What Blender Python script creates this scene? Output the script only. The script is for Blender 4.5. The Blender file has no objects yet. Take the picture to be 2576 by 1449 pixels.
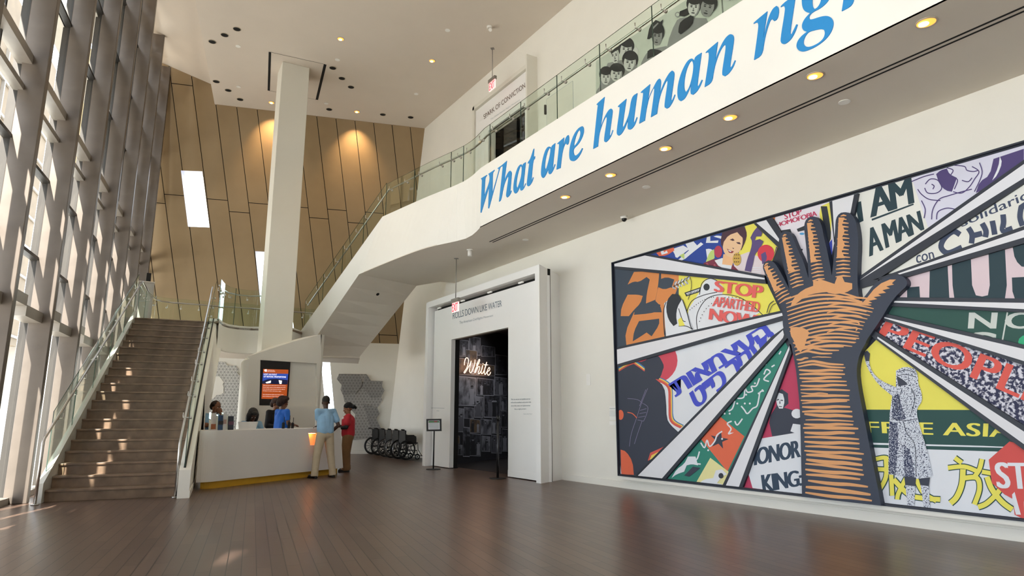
import bpy, bmesh, math, random
import numpy as np
from mathutils import Vector, Matrix
from mathutils.geometry import tessellate_polygon
random.seed(7)
C = bpy.context.scene.collection
scn = bpy.context.scene
# ---------------------------------------------------------------- camera
F, CX, CY, HOR, H = 1645., 1288., 724.5, 1047., 1.35
PITCH = math.atan((HOR - CY) / F)
FH = math.hypot(F, HOR - CY)
YAW = math.atan((CX - 234) / FH)
fwd = np.array([math.sin(YAW) * math.cos(PITCH), math.cos(YAW) * math.cos(PITCH), math.sin(PITCH)])
rgt = np.array([math.cos(YAW), -math.sin(YAW), 0.])
upv = np.cross(rgt, fwd)
CAM = np.array([0, 0, H])
cd = bpy.data.cameras.new('camera'); cam = bpy.data.objects.new('camera', cd); C.objects.link(cam)
cd.sensor_width = 36; cd.lens = 36 * F / 2576; cd.clip_start = .05; cd.clip_end = 500
cam.matrix_world = Matrix(((rgt[0], upv[0], -fwd[0], 0), (rgt[1], upv[1], -fwd[1], 0), (rgt[2], upv[2], -fwd[2], H), (0, 0, 0, 1)))
scn.camera = cam
# ---------------------------------------------------------------- world, sun, exposure
vs = scn.view_settings
scn.display_settings.display_device = 'sRGB'
vs.view_transform = 'Standard'; vs.look = 'None'; vs.gamma = 1; vs.use_curve_mapping = False
vs.exposure = 0.30
w = bpy.data.worlds.new('world'); scn.world = w; w.use_nodes = True
bg = w.node_tree.nodes['Background']
bg.inputs[0].default_value = (.82, .905, 1.0, 1); bg.inputs[1].default_value = 5.5
scn.cycles.diffuse_bounces = 6; scn.cycles.transparent_max_bounces = 16; scn.cycles.max_bounces = 12
scn.cycles.sample_clamp_indirect = 6.0
SUN_AZ, SUN_EL = math.radians(25.5), math.radians(43)
sl = bpy.data.lights.new('sun', 'SUN'); sl.energy = 20; sl.color = (1, .95, .86); sl.angle = math.radians(.6)
so = bpy.data.objects.new('sun', sl); C.objects.link(so)
sd = Vector((math.sin(SUN_AZ) * math.cos(SUN_EL), math.cos(SUN_AZ) * math.cos(SUN_EL), -math.sin(SUN_EL)))
so.rotation_euler = sd.to_track_quat('-Z', 'Y').to_euler(); so.location = (-20, -20, 20)

# ---------------------------------------------------------------- geometry of the shot (rays of the photograph met with real planes)
def V(p): return np.array(p, float)
def ray(x, y):
    d = fwd * F + rgt * (x - CX) + upv * (CY - y)
    return d / np.linalg.norm(d)
def hit(x, y, p, n):
    d = ray(x, y); n = V(n); return CAM + d * (np.dot(V(p) - CAM, n) / np.dot(d, n))
def flr(x, y, z=0.): return hit(x, y, (0, 0, z), (0, 0, 1))
def onx(x, y, X): return hit(x, y, (X, 0, 0), (1, 0, 0))
def unit(v): v = V(v); return v / np.linalg.norm(v)
def dirz(deg): a = math.radians(deg); return V((math.sin(a), math.cos(a), 0))
def nrmz(deg): a = math.radians(deg); return V((math.cos(a), -math.sin(a), 0))

# ---------------------------------------------------------------- materials
def lin(h):
    h = h.lstrip('#'); o = []
    for i in (0, 2, 4):
        c = int(h[i:i + 2], 16) / 255; o.append(c / 12.92 if c <= .04045 else ((c + .055) / 1.055) ** 2.4)
    return (*o, 1)
MATS = {}
def mat(name, col, rough=.6, metal=0, var=.04, scale=6., bump=0., emit=None, es=0, coat=0, spec=.5):
    if name in MATS: return MATS[name]
    m = bpy.data.materials.new(name); m.use_nodes = True; nt = m.node_tree; b = nt.nodes['Principled BSDF']
    c = lin(col) if isinstance(col, str) else (*col, 1)
    b.inputs['Roughness'].default_value = rough; b.inputs['Metallic'].default_value = metal
    b.inputs['Specular IOR Level'].default_value = spec
    b.inputs['Coat Weight'].default_value = coat
    tc = nt.nodes.new('ShaderNodeTexCoord'); nz = nt.nodes.new('ShaderNodeTexNoise'); nz.inputs['Scale'].default_value = scale; nz.inputs['Detail'].default_value = 4
    nt.links.new(tc.outputs['Object'], nz.inputs['Vector'])
    rp = nt.nodes.new('ShaderNodeValToRGB'); nt.links.new(nz.outputs['Fac'], rp.inputs[0])
    rp.color_ramp.elements[0].position = .3; rp.color_ramp.elements[1].position = .7
    rp.color_ramp.elements[0].color = tuple(x * (1 - var) for x in c[:3]) + (1,)
    rp.color_ramp.elements[1].color = tuple(min(1, x * (1 + var)) for x in c[:3]) + (1,)
    nt.links.new(rp.outputs[0], b.inputs['Base Color'])
    if bump:
        bp = nt.nodes.new('ShaderNodeBump'); bp.inputs['Strength'].default_value = bump; bp.inputs['Distance'].default_value = .01
        nt.links.new(nz.outputs['Fac'], bp.inputs['Height']); nt.links.new(bp.outputs[0], b.inputs['Normal'])
    if emit:
        b.inputs['Emission Color'].default_value = lin(emit); b.inputs['Emission Strength'].default_value = es
    MATS[name] = m; return m
def glass_mat(name, tint, gl=.10, rough=0.0):
    if name in MATS: return MATS[name]
    m = bpy.data.materials.new(name); m.use_nodes = True; nt = m.node_tree; nt.nodes.clear()
    out = nt.nodes.new('ShaderNodeOutputMaterial'); mx = nt.nodes.new('ShaderNodeMixShader')
    tr = nt.nodes.new('ShaderNodeBsdfTransparent'); tr.inputs[0].default_value = (*tint, 1)
    g = nt.nodes.new('ShaderNodeBsdfGlossy'); g.inputs[0].default_value = (.95, 1, .97, 1); g.inputs['Roughness'].default_value = rough
    fr = nt.nodes.new('ShaderNodeLayerWeight'); fr.inputs[0].default_value = gl
    nt.links.new(fr.outputs['Fresnel'], mx.inputs[0]); nt.links.new(tr.outputs[0], mx.inputs[1]); nt.links.new(g.outputs[0], mx.inputs[2])
    nt.links.new(mx.outputs[0], out.inputs[0]); MATS[name] = m; return m
def emis(name, col, s):
    if name in MATS: return MATS[name]
    m = bpy.data.materials.new(name); m.use_nodes = True; nt = m.node_tree; b = nt.nodes['Principled BSDF']
    b.inputs['Base Color'].default_value = lin(col); b.inputs['Emission Color'].default_value = lin(col); b.inputs['Emission Strength'].default_value = s
    MATS[name] = m; return m

WHITE = mat('white_plaster', '#e6e3da', .75, var=.015, scale=2, bump=.05)
WALLM = mat('wall_plaster', '#e5e2d9', .8, var=.015, scale=1.5, bump=.04)
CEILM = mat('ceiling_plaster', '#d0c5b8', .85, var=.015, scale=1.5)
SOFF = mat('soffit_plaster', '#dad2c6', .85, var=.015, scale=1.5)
BLACK = mat('black_plastic', '#0c0c0e', .5)
DARK = mat('dark_gap', '#0a0908', .9)
STEEL = mat('brushed_steel', '#c9c6c2', .28, 1, var=.05, scale=40)
FINM = mat('fin_metal', '#6e655d', .42, .55, var=.10, scale=3)
MULL = mat('mullion_metal', '#3a3734', .45, .6)
TRANS = mat('transom_metal', '#a39c93', .4, .5)
GRAILS = glass_mat('rail_glass', (.84, .93, .86), .22)
GFAC = glass_mat('facade_glass', (.96, .97, .97), .12)

# ---------------------------------------------------------------- mesh builder
def wmat(o):
    m = o.matrix_basis.copy()
    while o.parent: o = o.parent; m = o.matrix_basis @ m
    return m
class MB:
    def __init__(s): s.v = []; s.f = []; s.m = []; s.ms = []; s.smooth = []
    def mi(s, m):
        if m not in s.ms: s.ms.append(m)
        return s.ms.index(m)
    def add(s, vs_, fs, m, sm=False):
        o = len(s.v); s.v += [tuple(map(float, p)) for p in vs_]; k = s.mi(m)
        for f in fs: s.f.append([o + i for i in f]); s.m.append(k); s.smooth.append(sm)
        return s
    def poly(s, pts, m): return s.add(pts, [list(range(len(pts)))], m)
    def box(s, a, b, m):
        (x0, y0, z0), (x1, y1, z1) = a, b
        return s.add([(x0, y0, z0), (x1, y0, z0), (x1, y1, z0), (x0, y1, z0), (x0, y0, z1), (x1, y0, z1), (x1, y1, z1), (x0, y1, z1)],
                     [(0, 3, 2, 1), (4, 5, 6, 7), (0, 1, 5, 4), (1, 2, 6, 5), (2, 3, 7, 6), (3, 0, 4, 7)], m)
    def obox(s, o, a, b, c, m):  # corner o, edge vectors a b c
        o, a, b, c = map(V, (o, a, b, c))
        return s.add([o, o + a, o + a + b, o + b, o + c, o + a + c, o + a + b + c, o + b + c],
                     [(0, 3, 2, 1), (4, 5, 6, 7), (0, 1, 5, 4), (1, 2, 6, 5), (2, 3, 7, 6), (3, 0, 4, 7)], m)
    def ext(s, pts, vec, m, cap2=True, side=None, sm=False):
        n = len(pts); P = [V(p) for p in pts]; Q = [p + V(vec) for p in P]
        tris = [t for t in tessellate_polygon([[Vector(p) for p in P]])]
        s.add(P, tris, m)
        if cap2: s.add(Q, [t[::-1] for t in tris], m)
        s.add(P + Q, [(i, (i + 1) % n, n + (i + 1) % n, n + i) for i in range(n)], side or m, sm)
        return s
    def strip(s, A, B, m, sm=False):
        n = len(A); return s.add(list(A) + list(B), [(i, i + 1, n + i + 1, n + i) for i in range(n - 1)], m, sm)
    def tube(s, path, r, m, seg=10, closed=False, cap=True):
        P = [V(p) for p in path]; n = len(P); R = r if hasattr(r, '__len__') else [r] * n; vs_ = []; up = None
        for i in range(n):
            if closed: t = P[(i + 1) % n] - P[i - 1]
            else: t = P[min(i + 1, n - 1)] - P[max(i - 1, 0)]
            t = t / (np.linalg.norm(t) + 1e-12)
            if up is None: up = V((0, 0, 1)) if abs(t[2]) < .9 else V((1, 0, 0))
            u = np.cross(t, up); u /= np.linalg.norm(u) + 1e-12; w_ = np.cross(u, t); up = w_
            for k in range(seg):
                a = 2 * math.pi * k / seg; vs_.append(P[i] + (u * math.cos(a) + w_ * math.sin(a)) * R[i])
        fs = []
        for i in range(n if closed else n - 1):
            j = (i + 1) % n
            for k in range(seg): fs.append((i * seg + k, i * seg + (k + 1) % seg, j * seg + (k + 1) % seg, j * seg + k))
        s.add(vs_, fs, m, True)
        if cap and not closed:
            o = len(s.v) - n * seg; k = s.mi(m)
            s.f.append([o + i for i in range(seg)][::-1]); s.m.append(k); s.smooth.append(False)
            s.f.append([o + (n - 1) * seg + i for i in range(seg)]); s.m.append(k); s.smooth.append(False)
        return s
    def cyl(s, a, b, r, m, seg=16, r2=None): return s.tube([a, b], [r, r if r2 is None else r2], m, seg)
    def ell(s, c, r, m, rot=None, nu=16, nv=10):
        vs_ = []; c = V(c); R = np.eye(3) if rot is None else np.array(rot)
        for j in range(nv + 1):
            t = math.pi * j / nv
            for i in range(nu):
                p = 2 * math.pi * i / nu
                vs_.append(c + R @ V((r[0] * math.sin(t) * math.cos(p), r[1] * math.sin(t) * math.sin(p), r[2] * math.cos(t))))
        fs = [(j * nu + i, (j + 1) * nu + i, (j + 1) * nu + (i + 1) % nu, j * nu + (i + 1) % nu) for j in range(nv) for i in range(nu)]
        return s.add(vs_, fs, m, True)
    def torus(s, c, ax, R, r, m, seg=28, rs=8):
        ax = unit(ax); u = unit(np.cross(ax, V((0, 0, 1)) if abs(ax[2]) < .9 else V((1, 0, 0)))); w_ = np.cross(ax, u)
        return s.tube([V(c) + (u * math.cos(2 * math.pi * k / seg) + w_ * math.sin(2 * math.pi * k / seg)) * R for k in range(seg)], r, m, rs, closed=True)
    def build(s, name, parent=None, org=None, rot=None):
        me = bpy.data.meshes.new(name); org = V(org) if org is not None else V((0, 0, 0))
        if rot is not None:   # rot: 3x3 columns are the local axes
            Ri = np.array(rot).T; vv = [tuple(Ri @ (V(p) - org)) for p in s.v]
        else: vv = [tuple(V(p) - org) for p in s.v]
        me.from_pydata(vv, [], s.f)
        for m in s.ms: me.materials.append(m)
        me.polygons.foreach_set('material_index', s.m); me.polygons.foreach_set('use_smooth', s.smooth); me.update()
        o = bpy.data.objects.new(name, me); C.objects.link(o)
        M_ = Matrix.Identity(4)
        if rot is not None:
            for i in range(3):
                for j in range(3): M_[i][j] = rot[i][j]
        M_.translation = Vector(org)
        if parent:
            o.parent = parent; M_ = wmat(parent).inverted() @ M_
        o.matrix_basis = M_
        return o
def thing(name, label, cat, loc=(0, 0, 0), group=None):
    o = bpy.data.objects.new(name, None); C.objects.link(o); o.location = tuple(loc);
    o['label'] = label; o['category'] = cat; o.empty_display_size = .2
    if group: o['group'] = group
    return o
def tag(o, label, cat, group=None, kind=None):
    o['label'] = label; o['category'] = cat
    if group: o['group'] = group
    if kind: o['kind'] = kind
    return o
def struct(o): o['kind'] = 'structure'; return o
def dup(root, loc, label=None, rotz=0):
    r = root.copy(); C.objects.link(r); r.location = loc; r.rotation_euler[2] += rotz
    if label: r['label'] = label
    for ch in list(root.children):
        c = ch.copy(); C.objects.link(c); c.parent = r
        for g in ch.children:
            d = g.copy(); C.objects.link(d); d.parent = c
    return r
def bevel(o, w_=.006, seg=2):
    m = o.modifiers.new('bevel', 'BEVEL'); m.width = w_; m.segments = seg; m.limit_method = 'ANGLE'; return o

# ---------------------------------------------------------------- flat art: shapes and writing cut to a convex field, laid on a plane
def area2(p): return sum(p[i][0] * p[(i + 1) % len(p)][1] - p[(i + 1) % len(p)][0] * p[i][1] for i in range(len(p)))
def clip(poly, field):
    if area2(field) < 0: field = field[::-1]
    out = [tuple(p) for p in poly]
    for i in range(len(field)):
        a, b = field[i], field[(i + 1) % len(field)]
        def ins(p): return (b[0] - a[0]) * (p[1] - a[1]) - (b[1] - a[1]) * (p[0] - a[0]) >= 0
        src, out = out, []
        for k in range(len(src)):
            p, q = src[k - 1], src[k]; ip, iq = ins(p), ins(q)
            if ip != iq:
                d1 = (b[0] - a[0]) * (p[1] - a[1]) - (b[1] - a[1]) * (p[0] - a[0]); d2 = (b[0] - a[0]) * (q[1] - a[1]) - (b[1] - a[1]) * (q[0] - a[0])
                t = d1 / (d1 - d2); out.append((p[0] + (q[0] - p[0]) * t, p[1] + (q[1] - p[1]) * t))
            if iq: out.append(q)
        if len(out) < 3: return []
    return out
def smooth(p, it=1, ang=48):
    for _ in range(it):
        n = len(p); o = []
        for i in range(n):
            a, b, c = V(p[i - 1]), V(p[i]), V(p[(i + 1) % n]); u, w_ = b - a, c - b
            lu, lw = np.linalg.norm(u), np.linalg.norm(w_)
            if lu < 1e-9 or lw < 1e-9: continue
            if math.degrees(math.acos(max(-1, min(1, float(u @ w_) / lu / lw)))) > ang: o.append(tuple(b))
            else: o += [tuple(b - u * .25), tuple(b + w_ * .25)]
        p = o
    return p
def tris(loops):
    flat = [q for l in loops for q in l]
    return [[flat[i] for i in t] for t in tessellate_polygon([[Vector((q[0], q[1], 0)) for q in l] for l in loops])]
_tc = {}
def text_tris(s, spacing=1.0):
    k = (s, spacing)
    if k in _tc: return _tc[k]
    cu = bpy.data.curves.new('t', 'FONT'); cu.body = s; cu.size = 1; cu.resolution_u = 4; cu.space_character = spacing
    ob = bpy.data.objects.new('t', cu); C.objects.link(ob); dg = bpy.context.evaluated_depsgraph_get(); dg.update()
    me = ob.evaluated_get(dg).to_mesh(); me.calc_loop_triangles()
    co = [(v.co.x, v.co.y) for v in me.vertices]; T = [[co[i] for i in t.vertices] for t in me.loop_triangles]
    ob.to_mesh_clear(); bpy.data.objects.remove(ob); bpy.data.curves.remove(cu)
    xs = [c[0] for t in T for c in t]; ys = [c[1] for t in T for c in t]
    if not xs: return []
    x0, x1, y0, y1 = min(xs), max(xs), min(ys), max(ys)
    T = [[((c[0] - x0) / (x1 - x0 + 1e-9), (c[1] - y0) / (y1 - y0 + 1e-9)) for c in t] for t in T]
    _tc[k] = T; return T
def text_px(s, q, spacing=1.0, bold=0):  # q: top-left, top-right, bottom-right, bottom-left
    out = []
    def mp(c):
        x, y = c; t = V(q[0]) * (1 - x) + V(q[1]) * x; b = V(q[3]) * (1 - x) + V(q[2]) * x; r = b * (1 - y) + t * y; return (r[0], r[1])
    wv = (V(q[1]) - V(q[0])); wv = wv / np.linalg.norm(wv)
    for t in text_tris(s, spacing):
        base = [mp(c) for c in t]
        out.append(base)
        if bold:
            for k in (-1, 1): out.append([(p[0] + wv[0] * bold * k, p[1] + wv[1] * bold * k) for p in base])
    return out
def ellp(cx, cy, rx, ry, n=20, rot=0):
    return [(cx + rx * math.cos(a) * math.cos(rot) - ry * math.sin(a) * math.sin(rot), cy + rx * math.cos(a) * math.sin(rot) + ry * math.sin(a) * math.cos(rot)) for a in [2 * math.pi * k / n for k in range(n)]]
def stroke(pts, w0, taper=True, wend=None):
    n = len(pts); L = []; R_ = []
    for i in range(n):
        a = V(pts[max(i - 1, 0)]); b = V(pts[min(i + 1, n - 1)]); d = b - a; d = d / (np.linalg.norm(d) + 1e-9); nn = V((-d[1], d[0]))
        t = i / (n - 1); w_ = w0 * (math.sin(math.pi * min(1, max(0, t * .9 + .05))) ** .45 if taper else 1)
        L.append(tuple(V(pts[i]) + nn * w_ / 2)); R_.append(tuple(V(pts[i]) - nn * w_ / 2))
    return L + R_[::-1]
class Art:
    """layers of flat colour over one convex field; px -> plane by mp(x,y); off = unit vector out of the plane"""
    def __init__(s, field, mp, out, step=.0009, base=0.):
        s.f = field; s.mp = mp; s.out = V(out); s.step = step; s.z = base; s.mb = MB()
    def put(s, pl, m):
        c = clip(pl, s.f) if s.f else pl
        if len(c) >= 3: s.mb.add([V(s.mp(x, y)) + s.out * s.z for x, y in c], [list(range(len(c)))], m)
    def shape(s, m, *polys, sm=0):
        s.z += s.step
        for p in polys:
            if sm: p = smooth(p, sm)
            for t in tris([p]): s.put(t, m)
        return s
    def holed(s, m, loops, sm=0):
        s.z += s.step
        if sm: loops = [smooth(l, sm) for l in loops]
        for t in tris(loops): s.put(t, m)
        return s
    def text(s, m, txt, q, sp=1.0, bold=0):
        s.z += s.step; T = text_px(txt, q, sp, bold); z0 = s.z
        for i, t in enumerate(T):
            s.z = z0 + (.0001 * (i % 3) if bold else 0); s.put(t, m)
        s.z = z0 + (.0002 if bold else 0); return s
# ================================================================ THE ROOM
S10, N10 = dirz(10), nrmz(10)
FB = V((-.731, 13.211, 0)); FSTEP = 2.02; GOFF = .34
def fac(k, off=0., z=0.): return FB + S10 * FSTEP * (k - 2) + N10 * off + V((0, 0, z))
def nodes_new(m): nt = m.node_tree; return nt, nt.nodes['Principled BSDF']
def L(nt, a, b): nt.links.new(a, b)
def board_mat(name, rot, c1, c2, mortar, bw, bl, rough, gap=.006, coat=0., grain=.25):
    m = bpy.data.materials.new(name); m.use_nodes = True; nt, b = nodes_new(m)
    tc = nt.nodes.new('ShaderNodeTexCoord'); mp = nt.nodes.new('ShaderNodeMapping'); mp.inputs['Rotation'].default_value = (0, 0, rot)
    L(nt, tc.outputs['Object'], mp.inputs[0])
    br = nt.nodes.new('ShaderNodeTexBrick'); L(nt, mp.outputs[0], br.inputs['Vector'])
    br.offset = .37; br.offset_frequency = 2; br.inputs['Scale'].default_value = 1
    br.inputs['Color1'].default_value = lin(c1); br.inputs['Color2'].default_value = lin(c2); br.inputs['Mortar'].default_value = lin(mortar)
    br.inputs['Mortar Size'].default_value = gap; br.inputs['Brick Width'].default_value = bl; br.inputs['Row Height'].default_value = bw
    st = nt.nodes.new('ShaderNodeMapping'); st.inputs['Scale'].default_value = (1.2, 22, 1); L(nt, mp.outputs[0], st.inputs[0])
    nz = nt.nodes.new('ShaderNodeTexNoise'); nz.inputs['Scale'].default_value = 2.5; nz.inputs['Detail'].default_value = 6; L(nt, st.outputs[0], nz.inputs[0])
    mx = nt.nodes.new('ShaderNodeMixRGB'); mx.blend_type = 'MULTIPLY'; mx.inputs[0].default_value = grain
    rp = nt.nodes.new('ShaderNodeValToRGB'); rp.color_ramp.elements[0].color = (.35, .33, .31, 1); rp.color_ramp.elements[1].color = (1.3, 1.3, 1.3, 1)
    rp.color_ramp.elements[0].position = .3; rp.color_ramp.elements[1].position = .7
    L(nt, nz.outputs['Fac'], rp.inputs[0]); L(nt, br.outputs[0], mx.inputs[1]); L(nt, rp.outputs[0], mx.inputs[2]); L(nt, mx.outputs[0], b.inputs['Base Color'])
    mr = nt.nodes.new('ShaderNodeMapRange'); mr.inputs[3].default_value = rough * .96; mr.inputs[4].default_value = rough * 1.06
    n2 = nt.nodes.new('ShaderNodeTexNoise'); n2.inputs['Scale'].default_value = 1.1; n2.inputs['Detail'].default_value = 5; L(nt, mp.outputs[0], n2.inputs[0])
    L(nt, n2.outputs['Fac'], mr.inputs[0]); L(nt, mr.outputs[0], b.inputs['Roughness'])
    bp = nt.nodes.new('ShaderNodeBump'); bp.inputs['Strength'].default_value = .08; bp.inputs['Distance'].default_value = .002
    L(nt, br.outputs['Fac'], bp.inputs['Height']); bp.invert = True
    if name != 'floor_boards': L(nt, bp.outputs[0], b.inputs['Normal'])
    b.inputs['Coat Weight'].default_value = coat; b.inputs['Coat Roughness'].default_value = .12
    return m
FLOORM = board_mat('floor_boards', math.radians(-(90 - 10.9)), '#56443b', '#665246', '#1c1512', .127, 1.45, .31, gap=.0045, coat=.0, grain=.03)
floor_poly = [fac(-9, -GOFF - .2), fac(8.2, -GOFF - .2), (-.5, 27, 0), (14.5, 27, 0), (14.5, 10, 0), (9.2, 10, 0), (9.2, -8, 0), (-4.6, -8, 0)]
b = MB(); b.ext([(p[0], p[1], 0) for p in floor_poly], (0, 0, -.25), FLOORM); struct(b.build('floor'))
# ground outside
b = MB(); b.poly([(-60, -40, -.3), (60, -40, -.3), (60, 80, -.3), (-60, 80, -.3)], mat('outside_paving', '#d8d4cc', .9, scale=.5, var=.1)); o = struct(b.build('floor')); o.name = 'ground_outside'

# ---- ceilings
ZC = 11.8
A = hit(540, 262, (0, 0, ZC), (0, 0, 1)); B = hit(1068, 323, (0, 0, ZC), (0, 0, 1)); B = V((9.3, A[1] + (B[1] - A[1]) * (9.3 - A[0]) / (B[0] - A[0]), ZC))
eR = unit(B - A); dv = fwd * F + rgt * 3012 - upv * 29836; dv = -dv / dv[2]
nR = unit(np.cross(eR, dv)); nR = nR if nR[1] > 0 else -nR     # away from the room
def RW(t, z): return A + eR * t + dv * (ZC - z)
def rw_uv(px, py): p = hit(px, py, A, nR); z = p[2]; return ((p - A - dv * (ZC - z)) @ eR, z)
E1 = V((1.12, 17.0, ZC)); E2 = V((A[0], A[1], ZC)); ed = unit(E2 - E1)
E0 = E1 - ed * 25.5
b = MB()
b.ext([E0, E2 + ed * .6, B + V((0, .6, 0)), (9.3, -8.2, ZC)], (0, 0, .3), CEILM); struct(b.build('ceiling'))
def roofz(p): return 12.85 - .32 * (p @ N10 + 3.01)
def rz(p): p = V(p); return (p[0], p[1], roofz(V((p[0], p[1], 0))))
b = MB()
q = [fac(-9, -GOFF - .3), fac(8.2, -GOFF - .3), V((3.2, 26, 0)), V(E2 + ed * .6 + N10 * .05), V(E0 + N10 * .05)]
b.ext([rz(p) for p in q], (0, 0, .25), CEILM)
b.strip([E0 + V((0, 0, .3)), E2 + ed * 2 + V((0, 0, .3))], [V(rz(E0 + N10 * .05)) + V((0, 0, .1)), V(rz(E2 + ed * 2 + N10 * .05)) + V((0, 0, .1))], CEILM)
o = struct(b.build('ceiling')); o.name = 'ceiling_upper'

# ---- bronze panelled leaning wall at the back
def panel_mat():
    m = mat('bronze_panel', '#9b8566', .42, .30, var=.035, scale=2.2); b_ = m.node_tree.nodes['Principled BSDF']; b_.inputs['Specular IOR Level'].default_value = .4
    return m
PANM = panel_mat()
seam_px = [(542, 263), (596, 270), (648, 277), (698, 284), (797, 297), (845.5, 302), (893, 307), (940, 311), (986, 316), (1032, 320)]
ts = [rw_uv(*p)[0] for p in seam_px]
idx = [0, 1, 2, 3, 5, 6, 7, 8, 9, 10]
pitch, t0 = np.polyfit(idx, ts, 1)
joints = {}   # column k lies between seams k and k+1
for px, py in [(460, 213), (432, 490), (402, 511), (545, 502), (602, 534), (650, 512), (764, 522), (802, 549), (847, 528), (897, 561), (938, 535), (975, 843)]:
    t, z = rw_uv(px, py); joints.setdefault(math.floor((t - t0) / pitch), []).append(z)
win1 = [rw_uv(*p) for p in [(455, 429), (509, 431), (527, 572), (473, 570)]]
win2 = [rw_uv(*p) for p in [(642, 632), (716, 636), (740, 833), (662, 831)]]
win3 = [rw_uv(*p) for p in [(806, 895), (829, 897), (843, 1052), (822, 1052)]]
def minus(poly, hole):
    if area2(hole) < 0: hole = hole[::-1]
    out = []; rest = [tuple(p) for p in poly]
    for i in range(len(hole)):
        a, c = V(hole[i]), V(hole[(i + 1) % len(hole)]); d = c - a; d = d / np.linalg.norm(d); nn = V((d[1], -d[0])); K = 60
        outside = [tuple(a - d * K), tuple(a + d * K), tuple(a + d * K + nn * K), tuple(a - d * K + nn * K)]
        inside = [tuple(a - d * K), tuple(a + d * K), tuple(a + d * K - nn * K), tuple(a - d * K - nn * K)]
        if not rest: break
        p = clip(rest, outside)
        if len(p) >= 3 and abs(area2(p)) > 1e-5: out.append(p)
        rest = clip(rest, inside)
    return out
ZP = 3.97
def t_at_x(X, z): return (X - (A + dv * (ZC - z))[0]) / eR[0]
wallfield = [(t_at_x(-1.6, ZP), ZP), (t_at_x(9.32, ZP), ZP), (t_at_x(9.32, 11.85), 11.85), (.6, 11.85), (.6, 13.1), (t_at_x(-1.6, 13.1), 13.1)]
wallA = [(t_at_x(-1.6, ZP), ZP), (t_at_x(9.32, ZP), ZP), (t_at_x(9.32, 11.85), 11.85), (t_at_x(-1.6, 11.85), 11.85)]
wallB = [(t_at_x(-1.6, 11.85), 11.85), (.6, 11.85), (.6, 13.1), (t_at_x(-1.6, 13.1), 13.1)]
b = MB(); G = .011
random.seed(3)
for k in range(-7, 14):
    zs = sorted([0] + [z for z in joints.get(k, [])] + ([] if k in joints else [7.2 + 1.1 * random.random()]) + [14])
    for z0, z1 in zip(zs[:-1], zs[1:]):
        c = [(t0 + pitch * k + G, z0 + G), (t0 + pitch * (k + 1) - G, z0 + G), (t0 + pitch * (k + 1) - G, z1 - G), (t0 + pitch * k + G, z1 - G)]
        for fld in (wallA, wallB):
            p = clip(c, fld)
            if len(p) < 3: continue
            ps = [p]
            for h_ in (win1, win2): ps = [r for q_ in ps for r in minus(q_, h_)]
            for r in ps: b.poly([RW(*u) for u in r], PANM)
for fld in (wallA, wallB):
    ps = [fld]
    for h_ in (win1, win2): ps = [r for q_ in ps for r in minus(q_, h_)]
    for r in ps: b.poly([RW(*u) + nR * .03 for u in r], DARK)
struct(b.build('wall_back'))
b = MB()
low = [(t_at_x(-1.6, 0), -.05), (t_at_x(9.5, 0), -.05), (t_at_x(9.5, ZP), ZP - .01), (t_at_x(-1.6, ZP), ZP - .01)]
for r in minus(low, win3): b.poly([RW(*u) - nR * .02 for u in r], WALLM)
b.obox(RW(low[3][0], ZP - .01) - nR * .02, eR * 12, nR * .06, (0, 0, .012), WALLM)
o = struct(b.build('wall_back')); o.name = 'wall_back_lower'
REV = mat('window_reveal', '#dcdcea', .6)
for i, wq in enumerate((win1, win2, win3)):
    b = MB(); dep = V((nR[0], nR[1], 0)) * .55
    P = [RW(*u) for u in wq]; Q = [p + dep for p in P]
    for k in range(4): b.poly([P[k], P[(k + 1) % 4], Q[(k + 1) % 4], Q[k]], REV)
    b.poly([p + dep * .96 for p in P], GFAC)
    o = struct(b.build('window_%d' % (i + 1)))
# baseboard back
b = MB(); b.obox(RW(low[0][0], 0) - nR * .05, eR * 13, nR * .03, dv * -.14, WHITE); struct(b.build('baseboard_back'))

# ---- right hand walls
XW, XU = 8.75, 9.3
ZS, ZF = 5.25, 6.4
def wallx(name, X, y0, y1, z0, z1, m=WALLM, th=.2):
    b = MB(); b.box((X, y0, z0), (X + th, y1, z1), m); return struct(b.build(name))
wallx('wall_right', XW, -8.2, 12.1, 0, ZS + .2)
o = wallx('wall_right', XW, 12.1, 17.05, 4.2, ZS + .2); o.name = 'wall_right_over_portal'
b = MB()
b.box((XU, 17.75, 0), (XU + .2, 23.4, ZC), WALLM); b.box((XW, 17.05, 4.1), (XU + .2, 17.75, ZS + .2), WALLM); struct(b.build('wall_right_far'))
# upper wall with doorway opening (spark of conviction) : opening on x=XU
oy0, oy1 = onx(1325, 300, XU)[1], onx(1233, 300, XU)[1]; ozt = onx(1325, 264, XU)[2]
b = MB()
b.box((XU, -8.2, ZF - .3), (XU + .2, oy0, ZC), WALLM); b.box((XU, oy1, ZF - .3), (XU + .2, 17.75, ZC), WALLM); b.box((XU, oy0, ozt), (XU + .2, oy1, ZC), WALLM)
struct(b.build('wall_right_upper'))
b = MB(); b.box((XW - .02, -8.2, 0), (XW, 11.8, .13), WHITE); struct(b.build('baseboard_right'))
b = MB(); b.box((XU - .02, 17.75, 0), (XU, 23.0, .13), WHITE); o = struct(b.build('baseboard_right')); o.name = 'baseboard_right_far'
# wall behind the camera
b = MB(); b.box((-5.5, -8.4, -.1), (9.6, -8.2, 13.2), WALLM); struct(b.build('wall_front'))

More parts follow.
